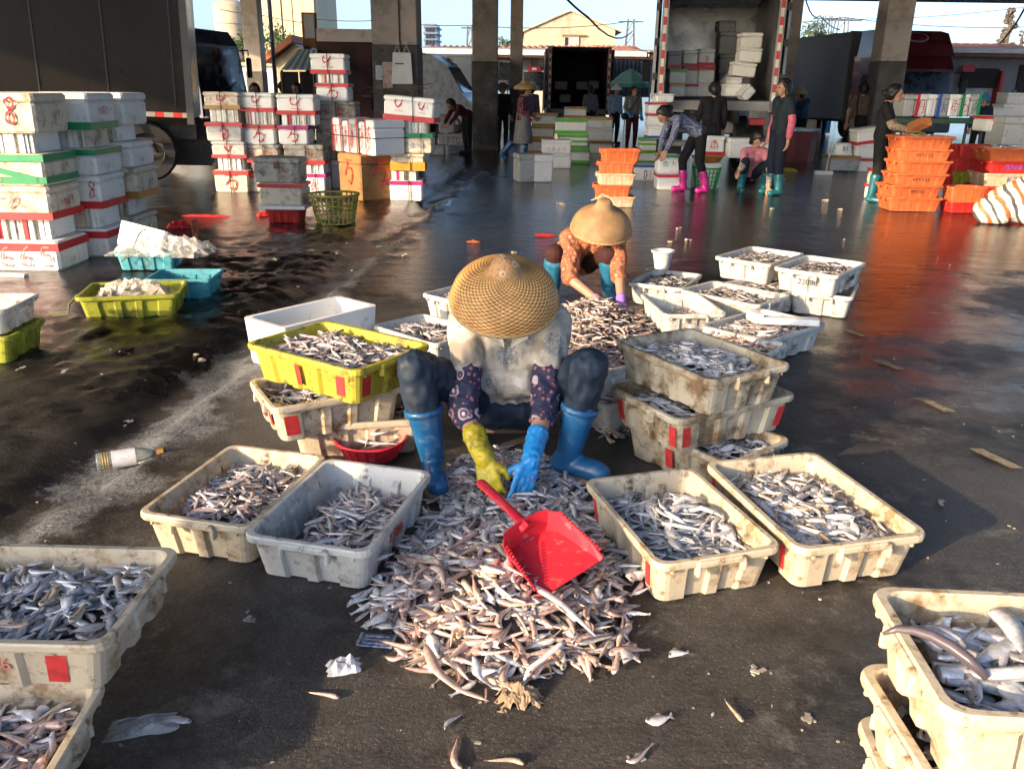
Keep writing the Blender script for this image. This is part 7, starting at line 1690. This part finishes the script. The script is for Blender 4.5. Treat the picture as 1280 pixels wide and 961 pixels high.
for s in (-1, 1):
    mb = MB(); mb.loft([[(s * w, y, -th), (s * (w + .012 + h * .15), y, h), (s * (w + .017 + h * .15), y, h), (s * (w + .005), y, -th)] for y, w, h in rows]); obj('side_wall', mb, RED_PL, t)
    mb = MB()
    for k in range(14): mb.box((s * (W_ + .022 - .02 * k / 14), .02 + .165 * k / 14, .022 + .05 * k / 14), (.006, .006, .006))
    obj('comb_teeth', mb, RED_PL, t)
y, w, h = rows[-1]; mb = MB(); n = 9; mb.loft([[(-w - .02 + (2 * w + .04) * i / n, y - .006 + .012 * math.sin(math.pi * i / n) + d, z) for i in range(n + 1)] for d, z in ((0, -th), (.012, h + .004), (.017, h + .004), (.006, -th))], False, False, None, False); obj('back_wall', mb, RED_PL, t)
hp = [(0, D_ + .0, .05), (0, D_ + .04, .058), (0, D_ + .09, .066), (0, L_ + .0, .08), (0, L_ + .012, .08)]
mb = MB(); mb.tube(hp, [.026, .019, .016, .018, .012], 12, None, .55); obj('handle', mb, RED_PL, t, smooth=True)
mb = MB(); mb.tube([(0, D_ - .004, .06), (0, D_ + .03, .068)], .008, 8); obj('grip_rib', mb, RED_PL, t)
# red colander
c = G(462, 577); t = thing('colander', 'red plastic colander holding a few fish beside the left crates', 'colander', (c.x, c.y + .06, 0)); n = 36
mb = MB(); mb.lathe([(.09, .002), (.11, .006), (.135, .05), (.15, .085)], n); b = obj('bowl', mb, RED_PL, t)
mb = MB(); mb.lathe([(.146, .08), (.156, .082), (.158, .09), (.15, .094), (.144, .09)], n); mb.sm = True; obj('lip', mb, RED_PL, t)
for k in range(24):
    an = 2 * math.pi * k / 24; mb = MB(); mb.tube([(math.cos(an) * .112, math.sin(an) * .112, .01), (math.cos(an) * .151, math.sin(an) * .151, .082)], .0028, 4); obj('rib', mb, RED_PL, t)
for k in range(6):
    V, F, C = V_LONG[k]; o = obj('fish', finish_fish('fish', V.tolist(), F, C), FISH); o.location = (c.x + random.uniform(-.05, .05), c.y + .06 + random.uniform(-.05, .05), .05 + .012 * k); o.rotation_euler = (random.uniform(-.3, .3), .15, random.uniform(0, 6)); o.scale = (.85,) * 3
    tag(o, 'silver fish lying in the red colander', 'fish', 'fish in the red colander')
# bottle in the gutter
c = G(160, 572); t = thing('glass_bottle', 'glass bottle with white label lying in the gutter', 'bottle', (c.x, c.y, float(ground_h(c.x, c.y)) + .045)); t.rotation_euler = (R(90), 0, R(116))
def glass():
    m, nt, N, L, p = new_mat('bottle_glass'); p.inputs['Base Color'].default_value = (.75, .8, .78, 1); p.inputs['Roughness'].default_value = .06; p.inputs['Transmission Weight'].default_value = .9; p.inputs['IOR'].default_value = 1.3; return m
GLS = glass(); mb = MB(); mb.lathe([(.005, -.12), (.034, -.12), (.037, -.112), (.037, .04), (.030, .07), (.016, .1), (.014, .125)], 24, None, True); mb.sm = True; obj('glass', mb, GLS, t)
mb = MB(); mb.lathe([(.0378, -.062), (.0378, .03)], 24); mb.sm = True; lb = obj('label', mb, M('paper_white', (.6, .6, .62), .6, .15, 20, ((.25, .28, .4), .1, 30)), t)
mb = MB(); mb.box((0, -.038, -.01), (.022, .002, .03)); obj('emblem', mb, M('emblem_brown', (.2, .1, .05), .6), lb)
mb = MB(); mb.lathe([(.017, .112), (.017, .14), (.005, .141)], 18); obj('cap', mb, M('cap_amber', (.45, .22, .05), .4), t)
for z in (-.075, -.085, -.095): mb = MB(); mb.lathe([(.0375, z - .003), (.0385, z), (.0375, z + .003)], 24); obj('gold_band', mb, M('gold', (.4, .28, .08), .3, .2, 9, metal=.6), t)
# sachet, cellophane, mud lump
def crumple(name, w, d, hgt_, n, seed, mat, label, cat, loc, rz=0, kind=None, soft=False):
    rs = np.random.RandomState(seed); vs = []; T = rs.rand(64, 64)
    for j_ in range(n + 1):
        for i_ in range(n + 1):
            x, y = (i_ / n - .5), (j_ / n - .5); e = max(0, 1 - (2 * max(abs(x), abs(y))) ** 3); k_ = rs.uniform(-1, 1)
            vs.append((x * w * (1 + .12 * k_), y * d * (1 + .12 * rs.uniform(-1, 1)), hgt_ * e * (.35 + .9 * T[i_ * 7 % 64, j_ * 5 % 64]) + .004))
    if soft: vs = [(x, y, max(.0, 1 - (x * 2 / w) ** 2 - (y * 2 / d) ** 2) ** .5 * hgt_ * (.5 + 1.1 * float(vnoise(np.array(x), np.array(y), 45, seed) + .5)) + .012 * float(vnoise(np.array(x), np.array(y), 160, seed)) + .002) for x, y, z in [((i_ / n - .5) * w * (1 + .25 * math.sin(j_ * .9)), (j_ / n - .5) * d * (1 + .2 * math.sin(i_ * .7)), 0) for j_ in range(n + 1) for i_ in range(n + 1)]]
    fs = [(j_ * (n + 1) + i_, j_ * (n + 1) + i_ + 1, (j_ + 1) * (n + 1) + i_ + 1, (j_ + 1) * (n + 1) + i_) for j_ in range(n) for i_ in range(n)]
    mb = MB(); mb.v = vs; mb.f = fs; o = obj(name, mb, mat, None, loc, rz); return tag(o, label, cat, None, kind)
def film(name, c, a):
    m, nt, N, L, p = new_mat(name); p.inputs['Base Color'].default_value = (*c, 1); p.inputs['Roughness'].default_value = .18; p.inputs['Specular IOR Level'].default_value = .8
    tr = N.new('ShaderNodeBsdfTransparent'); mx = N.new('ShaderNodeMixShader'); n1 = tex(nt, 'ShaderNodeTexNoise', 18, 4); L.new(ramp(nt, n1.outputs['Fac'], .35, .65, (a * .6,) * 3, (min(1, a * 1.4),) * 3), mx.inputs[0]); L.new(tr.outputs[0], mx.inputs[1]); L.new(p.outputs[0], mx.inputs[2]); L.new(mx.outputs[0], N['Material Output'].inputs[0]); return m
FILM = film('clear_film', (.8, .78, .72), .3)
def gz(p, e=.004): return (p.x, p.y, float(ground_h(p.x, p.y)) + e)
c = G(471, 804); t = thing('sachet', 'small flat blue and silver sachet on the floor left of the heap', 'sachet', gz(c), R(-6)); mb = MB(); mb.box((0, 0, .004), (.105, .058, .006), bev=.002); obj('packet', mb, M('sachet_blue', (.10, .14, .26), .3, .3, 60, ((.4, .42, .46), .2, 60), metal=.3), t)
for x in (-.049, .049): mb = MB(); mb.box((x, 0, .0085), (.007, .054, .002)); obj('crimped_seal', mb, M('sachet_silver', (.5, .5, .52), .25, .2, 40, metal=.6), t)
for k in range(3): mb = MB(); mb.box((0, -.016 + .016 * k, .0080), (.07, .005, .0012)); obj('printed_line', mb, M('sachet_silver', (.5, .5, .52), .25), t)
crumple('cellophane', .09, .06, .03, 7, 3, film('cellophane', (.8, .82, .85), .6), 'crumpled clear cellophane on the floor below the blue sachet', 'wrapper', gz(G(430, 837)), .3)
crumple('mud_lump', .11, .09, .03, 22, 4, M('mud_tan', (.30, .21, .13), .9, .35, 20), 'lump of tan mud in front of the fish heap', 'mud', gz(G(648, 872), -.002), .2, None, True)
crumple('plastic_scrap', .16, .07, .02, 8, 6, FILM, 'torn clear plastic scrap with a fish head at the lower left', 'wrapper', gz(G(180, 910)), .25)
# stray fish
STR = [(405, 871, V_PINK, 1, 'slim pale fish alone on the floor below the sachet', 2.9), (917, 893, V_PINK, 6, 'small tan fish alone on the floor right of the heap', 1.9), (824, 903, V_SILV, 2, 'tiny silver fish on the floor near the bottom centre', .2), (752, 836, V_PINK, 7, 'tan fish just right of the heap front', 2.9), (470, 778, V_SLIM, 2, 'grey fish pair member stray at the heap left edge', .7), (455, 772, V_SLIM, 4, 'thin grey fish straying furthest left of the heap', 1.0), (490, 772, V_SLIM, 7, 'curled grey fish between the sachet and the heap', 1.4), (570, 945, V_PINK, 3, 'bent tan fish at the bottom edge of the picture', 1.8), (565, 905, V_SLIM, 9, 'thread thin fish on the floor below the mud lump', 1.0), (225, 903, V_SILV, 4, 'silver fish head beside the torn plastic scrap', 3.0), (632, 955, V_PINK, 8, 'brown fish at the bottom edge right of the bent one', 3.0), (848, 820, V_SILV, 6, 'scrap of white fish on the lit floor right', .4), (800, 948, V_SLIM, 11, 'dull grey fish flattened on the floor bottom right', .6)]
for u, v, var, i, lab, yaw in STR:
    V, F, C = var[i]; c = G(u, v); o = obj('fish', finish_fish('fish', V.tolist(), F, np.clip(C, 0, 1)), FISH); o.location = gz(c, .009); o.rotation_euler = (.15, 0, yaw); o.scale = (.75,) * 3; tag(o, lab, 'fish')
# eel hanging over the lower right crate, foam gloves etc.
mb = MB(); mb.tube([(.645, 1.21, .622), (.665, 1.208, .634), (.69, 1.20, .638), (.715, 1.188, .637), (.74, 1.17, .63), (.762, 1.147, .62), (.78, 1.118, .606)], [.003, .006, .008, .010, .011, .010, .006], 12); tag(obj('eel', mb, M('eel_skin', (.10, .08, .09), .3), smooth=True), 'dark eel draped over the rim of the lower right crate', 'fish')
# baskets
def basket(label, cpx, r0, r1, h, mat, rows_, cols_, alt=None):
    c = G(*cpx); t = thing('plastic_basket', label, 'basket', (c.x, c.y + r0, 0))
    for k in range(rows_ + 1):
        f = k / rows_; r = r0 + (r1 - r0) * f; z = .008 + (h - .016) * f; e = .012 if k < rows_ else .02
        mb = MB(); mb.lathe([(r - .004, z - e / 2), (r + .004, z - e / 2), (r + .005, z + e / 2), (r - .003, z + e / 2), (r - .004, z - e / 2)], 28); obj('hoop', mb, alt if (alt and k % 2) else mat, t)
    for k in range(cols_):
        a = 2 * math.pi * k / cols_; mb = MB(); mb.tube([(r0 * math.cos(a), r0 * math.sin(a), .004), (r1 * math.cos(a), r1 * math.sin(a), h - .004)], .009, 4); obj('stave', mb, mat, t)
    mb = MB(); mb.lathe([(r0, .004), (.01, .006)], 28); obj('base', mb, mat, t)
    mb = MB(); mb.lathe([(r1 - .006, h - .012), (r1 + .018, h - .012), (r1 + .02, h + .006), (r1 - .004, h + .008)], 28); mb.sm = True; obj('rim', mb, mat, t); return t
BK = M('basket_olive', (.46, .40, .08), .6, .25, 6, ((.2, .15, .04), .3, 10)); bt = basket('olive yellow lattice basket beside the grubby foam boxes', (415, 282), .21, .275, .33, BK, 6, 26, M('basket_green', (.10, .22, .06), .6))
crumple('basket_liner', .4, .4, .06, 10, 9, M('liner_pink', (.42, .2, .14), .6, .3, 8), 'reddish bundle filling the olive basket', 'bundle', (bt.location.x, bt.location.y, .25))
c = G(884, 238); gb_ = basket('green lattice basket beside the squatting woman', (884, 238), .16, .22, .34, M('basket_bright_green', (.03, .32, .10), .5, .2), 5, 20)
mb = MB(); mb.lathe([(.19, 0), (.25, .09), (.262, .1), (.25, .1), (.2, .02), (.01, .015)], 28, None, True); tag(obj('round_tray', mb, M('tray_amber', (.42, .18, .04), .5, .3, 6), None, (gb_.location.x + .05, gb_.location.y + .25, .40), smooth=False), 'amber round tray standing behind the green basket', 'tray')
mb = MB(); mb.box((0, 0, .2), (.4, .4, .4), bev=.02); mb2 = thing('support_box', 'white box under the amber tray behind the green basket', 'box', (gb_.location.x + .05, gb_.location.y + .26, 0)); obj('tub', mb, FOAM, mb2)
# red-brown tank
c = G(1000, 203); t = thing('fish_tank_tub', 'red brown tub with pale blue rim right of the standing woman', 'tub', (c.x, c.y + .45, 0), .1); zt = AT(1000, 164, c.y).z; pts_ = lambda k_, z: [(math.cos(a) * .48 * k_, math.sin(a) * .42 * k_, z) for a in [R(22.5 + 45 * i) for i in range(8)]]
mb = MB(); mb.loft([pts_(.92, 0), pts_(1, zt), pts_(.93, zt), pts_(.87, .06)]); obj('tub_wall', mb, M('tub_red_brown', (.20, .04, .03), .5, .25, 4), t)
mb = MB(); mb.loft([pts_(1.0, zt - .0), pts_(1.06, zt - .01), pts_(1.06, zt + .045), pts_(.9, zt + .045), pts_(.9, zt)], False, False); obj('rim', mb, M('rim_pale_blue', (.45, .55, .62), .5), t)
mb = MB(); mb.loft([pts_(.9, zt - .06), pts_(.02, zt - .06)], False, False); obj('water', mb, M('tank_water', (.08, .1, .11), .08), t)
# floor scraper
c = G(1029, 219); t = thing('floor_squeegee', 'white floor scraper with a long pale handle standing upright', 'squeegee', c); mb = MB(); mb.box((0, 0, .04), (.34, .12, .08), bev=.015); obj('head', mb, FOAM, t)
mb = MB(); mb.tube([(.05, 0, .08), (.09, .03, .62)], .016, 8); obj('handle', mb, M('handle_pale', (.55, .53, .5), .5), t, smooth=True)
# upturned tub on box
a = AT(1058, 195, yR); mb = MB(); mb.lathe([(.2, 0), (.195, .02), (.165, .2), (.15, .23), (.01, .235)], 24, Matrix.Diagonal((1, .8, 1, 1))); tt = thing('white_tub', 'upturned white tub on the low grey box behind the orange crates', 'tub', (a.x, yR + .25, a.z)); obj('shell', mb, FOAM, tt, smooth=True)
mb = MB(); mb.lathe([(.2, -.0), (.21, .004), (.21, .02), (.195, .024)], 24, Matrix.Diagonal((1, .8, 1, 1))); obj('rim', mb, FOAM, tt)
mb = glyph(['yu', 'shi'], .12, .1, .012, 5); o = obj('painted_mark', mb, INK_BLK, tt); o.location = (-.06, -.165, .08); o.rotation_euler = (R(-10), 0, 0)
# yellow rag, red cloths, twine
def rag(label, u, v, w, d, mat, seed, rz=0, h=.03): crumple('cloth_scrap', w, d, h, 9, seed, mat, label, 'cloth', gz(G(u, v), -.002), rz)
REDC = M('cloth_red', (.55, .02, .025), .7, .3, 12)
rag('yellow gloves dropped on the wet floor near the red tub', 984, 214, .4, .2, M('cloth_yellow', (.42, .36, .03), .7, .3, 10), 21, .2, .06)
rag('red cloth heap behind the blue crate', 224, 285, .24, .16, REDC, 22, .1, .07); rag('thin red strip of cloth towards the trailer', 258, 271, .55, .08, REDC, 23, .0, .02); rag('red ribbon trailing beside the grubby boxes', 349, 290, .30, .10, REDC, 24, -.6, .03); rag('red netting scrap on the floor left of the farther woman', 682, 295, .22, .12, REDC, 25, .1, .02); rag('small orange scrap in the middle of the floor', 592, 303, .14, .08, M('scrap_orange', (.5, .12, .04), .7), 26, .1, .015)
rag('red ribbon near the red crate foot', 333, 270, .22, .10, REDC, 28, .4, .05)
c = G(245, 296); t = thing('drink_can', 'red and gold can standing on the floor by the red cloth', 'can', c); mb = MB(); mb.lathe([(.026, 0), (.033, .008), (.033, .15), (.028, .16)], 18, None, True, True); obj('can_body', mb, M('can_red', (.5, .10, .04), .3, .4, 14, ((.6, .45, .15), .3, 20), metal=.4), t, smooth=False); mb = MB(); mb.lathe([(.028, .16), (.029, .165), (.024, .163), (.005, .161)], 18); obj('can_top', mb, M('can_lid', (.6, .58, .54), .3, .1, 9, metal=.8), t)
# bag sheet over crates, bag in the olive crate
c = G(190, 352); o = crumple('plastic_sheet', .78, .42, .12, 18, 31, FILM, 'crumpled clear plastic sheet draped behind the olive yellow crate', 'plastic sheet', (c.x, c.y + .33, .17), -.05)
o = crumple('plastic_bag', .5, .34, .10, 14, 32, film('bag_film', (.62, .55, .47), .5), 'pale plastic bag stuffed in the olive yellow crate', 'plastic bag', (yb_crate.location.x, yb_crate.location.y, .11), yb_crate.rotation_euler.z + R(90))
cord_loop('green rope on the end of the olive yellow crate', [tuple(yb_crate.location + Vector((-.34, -.1, .14))), tuple(yb_crate.location + Vector((-.39, -.14, .08))), tuple(yb_crate.location + Vector((-.37, -.2, .03))), tuple(yb_crate.location + Vector((-.48, -.2, .02)))], .008, ROPE)
# striped woven bag at the right
def stripes():
    m, nt, N, L, p = new_mat('woven_stripes'); tc = N.new('ShaderNodeTexCoord'); mp = N.new('ShaderNodeMapping'); mp.inputs['Rotation'].default_value = (0, R(35), R(20)); L.new(tc.outputs['Object'], mp.inputs[0])
    n1 = tex(nt, 'ShaderNodeTexNoise', 4, 3); ad = N.new('ShaderNodeVectorMath'); ad.operation = 'MULTIPLY_ADD'; ad.inputs[1].default_value = (.12,) * 3; L.new(n1.outputs['Color'], ad.inputs[0]); L.new(mp.outputs[0], ad.inputs[2])
    w = N.new('ShaderNodeTexWave'); w.inputs['Scale'].default_value = 1.5; w.wave_profile = 'SAW'; L.new(ad.outputs[0], w.inputs['Vector']); r_ = N.new('ShaderNodeValToRGB'); r_.color_ramp.interpolation = 'CONSTANT'; e = r_.color_ramp.elements
    e[0].position = 0; e[0].color = (.10, .10, .11, 1); e[1].position = .16; e[1].color = (.72, .66, .56, 1); x = e.new(.5); x.color = (.60, .16, .06, 1); x = e.new(.72); x.color = (.72, .66, .56, 1)
    L.new(w.outputs['Fac'], r_.inputs[0]); L.new(r_.outputs[0], p.inputs['Base Color']); p.inputs['Roughness'].default_value = .5
    n2 = tex(nt, 'ShaderNodeTexNoise', 9, 4); b = N.new('ShaderNodeBump'); b.inputs['Strength'].default_value = .9; b.inputs['Distance'].default_value = .05; L.new(n2.outputs['Fac'], b.inputs['Height']); L.new(b.outputs[0], p.inputs['Normal']); return m
c = G(1262, 284); t = thing('woven_sack', 'striped orange white and black woven sack slumped at the right edge', 'sack', (c.x + .1, c.y + .3, 0))
remeshed('sack_body', [((-.25, 0, .16), (.35, .05, .2), .16, .2), ((-.05, .05, .25), (.35, .1, .42), .2, .2), ((-.3, -.05, .1), (-.1, -.12, .08), .1, .08), ((.2, -.1, .12), (.5, -.05, .15), .12, .15)], .025, stripes(), t, 2)
remeshed('sack_neck', [((.36, .1, .5), (.42, .08, .62), .09, .06)], .02, MATS.setdefault('x', bpy.data.materials['woven_stripes']), t, 1)
# board on the orange crates, held by the worker
c = AT(1150, 160, 11.9); t = thing('scoop_tray', 'brown plastic scoop held over the orange crates', 'scoop', c); t.rotation_euler = (0, R(-22), .2); mb = MB(); mb.box((0, 0, 0), (.22, .2, .012)); mb.box((0, .1, .05), (.22, .012, .1)); mb.box((.11, 0, .05), (.012, .2, .1)); obj('scoop_body', mb, M('scoop_brown', (.40, .15, .05), .5), t)
mb = MB(); mb.box((-.17, 0, .0), (.14, .03, .02), bev=.005); obj('handle', mb, M('scoop_brown', (.40, .15, .05), .5), t)
# white bag and posters on the wide column
x0 = c1.location.x; yf = c1.location.y - (AT(523, 100, 16.6).x - AT(466, 100, 16.6).x) / 2 - .02
p = AT(503, 86, yf); t = thing('carrier_bag', 'white carrier bag hanging on the wide beige column', 'bag', (p.x, yf - .03, p.z)); mb = MB(); mb.loft([[(-.19, 0, -.28), (.19, 0, -.28), (.17, 0, .28), (-.16, 0, .28)], [(-.2, -.07, -.27), (.2, -.07, -.27), (.17, -.05, .27), (-.16, -.05, .27)]]); obj('bag_body', mb, M('bag_white', (.62, .62, .62), .5, .12, 5), t)
for x in (-.08, .09): mb = MB(); mb.tube([(x - .05, -.03, .27), (x, -.02, .42), (x + .05, -.03, .27)], .008, 6); obj('handle', mb, M('bag_white', (.62, .62, .62), .5), t)
mb = MB(); mb.box((-.04, -.072, .08), (.16, .006, .02)); obj('printed_mark', mb, INK_BLK, t)
for k, (u0, u1, v0, v1, cc, lb_) in enumerate(((470, 479, 82, 100, (.5, .52, .56), 'small pale poster pasted on the wide column'), (479, 490, 78, 110, (.5, .36, .3), 'torn pinkish poster on the wide column beside the bag'))):
    a, b = AT(u0, v1, yf), AT(u1, v0, yf); mb = MB(); mb.box(((a.x + b.x) / 2, yf - .004, (a.z + b.z) / 2), (b.x - a.x, .006, b.z - a.z)); tag(obj('poster', mb, M('poster_%d' % k, cc, .7, .3, 6, ((.12, .1, .14), .25, 10))), lb_, 'poster')
cord_loop('cable running down the face of the wide column', [(x0 + .1, yf - .0, 5.0), (x0 + .1, yf - .0, 2.3), (x0 + .13, yf - .01, 2.1)], .012)
p = AT(500, 118, yf); 
mb = MB()
rs = random.Random(3)
for k in range(26):
    a = Vector((rs.uniform(-.5, .5), rs.uniform(-.15, .1), rs.uniform(-.1, .12))); mb.tube([a, a + Vector((rs.uniform(-.4, .4), rs.uniform(-.1, .1), rs.uniform(-.08, .1)))], .007, 4)
tag(obj('twig_bundle', mb, M('twigs', (.16, .11, .06), .9), None, (p.x, yf - .25, p.z)), 'bundle of dry twigs lying on boxes before the wide column', 'twigs')
# litter: foam crumbs, fish scraps and grit nobody could count
mb = MB(); rs = random.Random(12)
LP = [(346, 328), (372, 355), (290, 383), (480, 300), (640, 315), (690, 345), (590, 300), (860, 300), (850, 285), (840, 302), (310, 765), (320, 770), (950, 838), (960, 842), (1010, 900), (1005, 905), (780, 945), (800, 950), (505, 320), (420, 318), (1180, 630), (1267, 660), (160, 520), (250, 445), (85, 470), (430, 305), (1060, 300), (1030, 250), (1050, 262), (965, 262), (980, 225), (700, 255), (440, 330), (25, 462)]
for u, v in LP:
    c = G(u, v); k_ = .35 + .12 * c.y
    for _ in range(rs.randint(1, 3)):
        x, y = c.x + rs.uniform(-.03, .03) * k_, c.y + rs.uniform(-.04, .04) * k_; s = rs.uniform(.010, .026) * k_; mb.box((x, y, float(ground_h(x, y)) + s * .18), (s * rs.uniform(1, 2.4), s, s * .4), rs.uniform(0, 6), None, .8)
for _ in range(240):
    y = 1.45 + 7 * rs.random() ** 1.6; x = rs.uniform(-1, 1) * (.7 + .62 * y); s = rs.uniform(.003, .0075); mb.box((x, y, float(ground_h(x, y)) + s * .2), (s * rs.uniform(1, 2.5), s, s * .5), rs.uniform(0, 6), None, .8)
tag(obj('litter', mb, M('litter_pale', (.42, .37, .30), .8, .4, 30)), 'pale crumbs of foam and fish scraps scattered over the floor', 'litter', None, 'stuff')
settle()
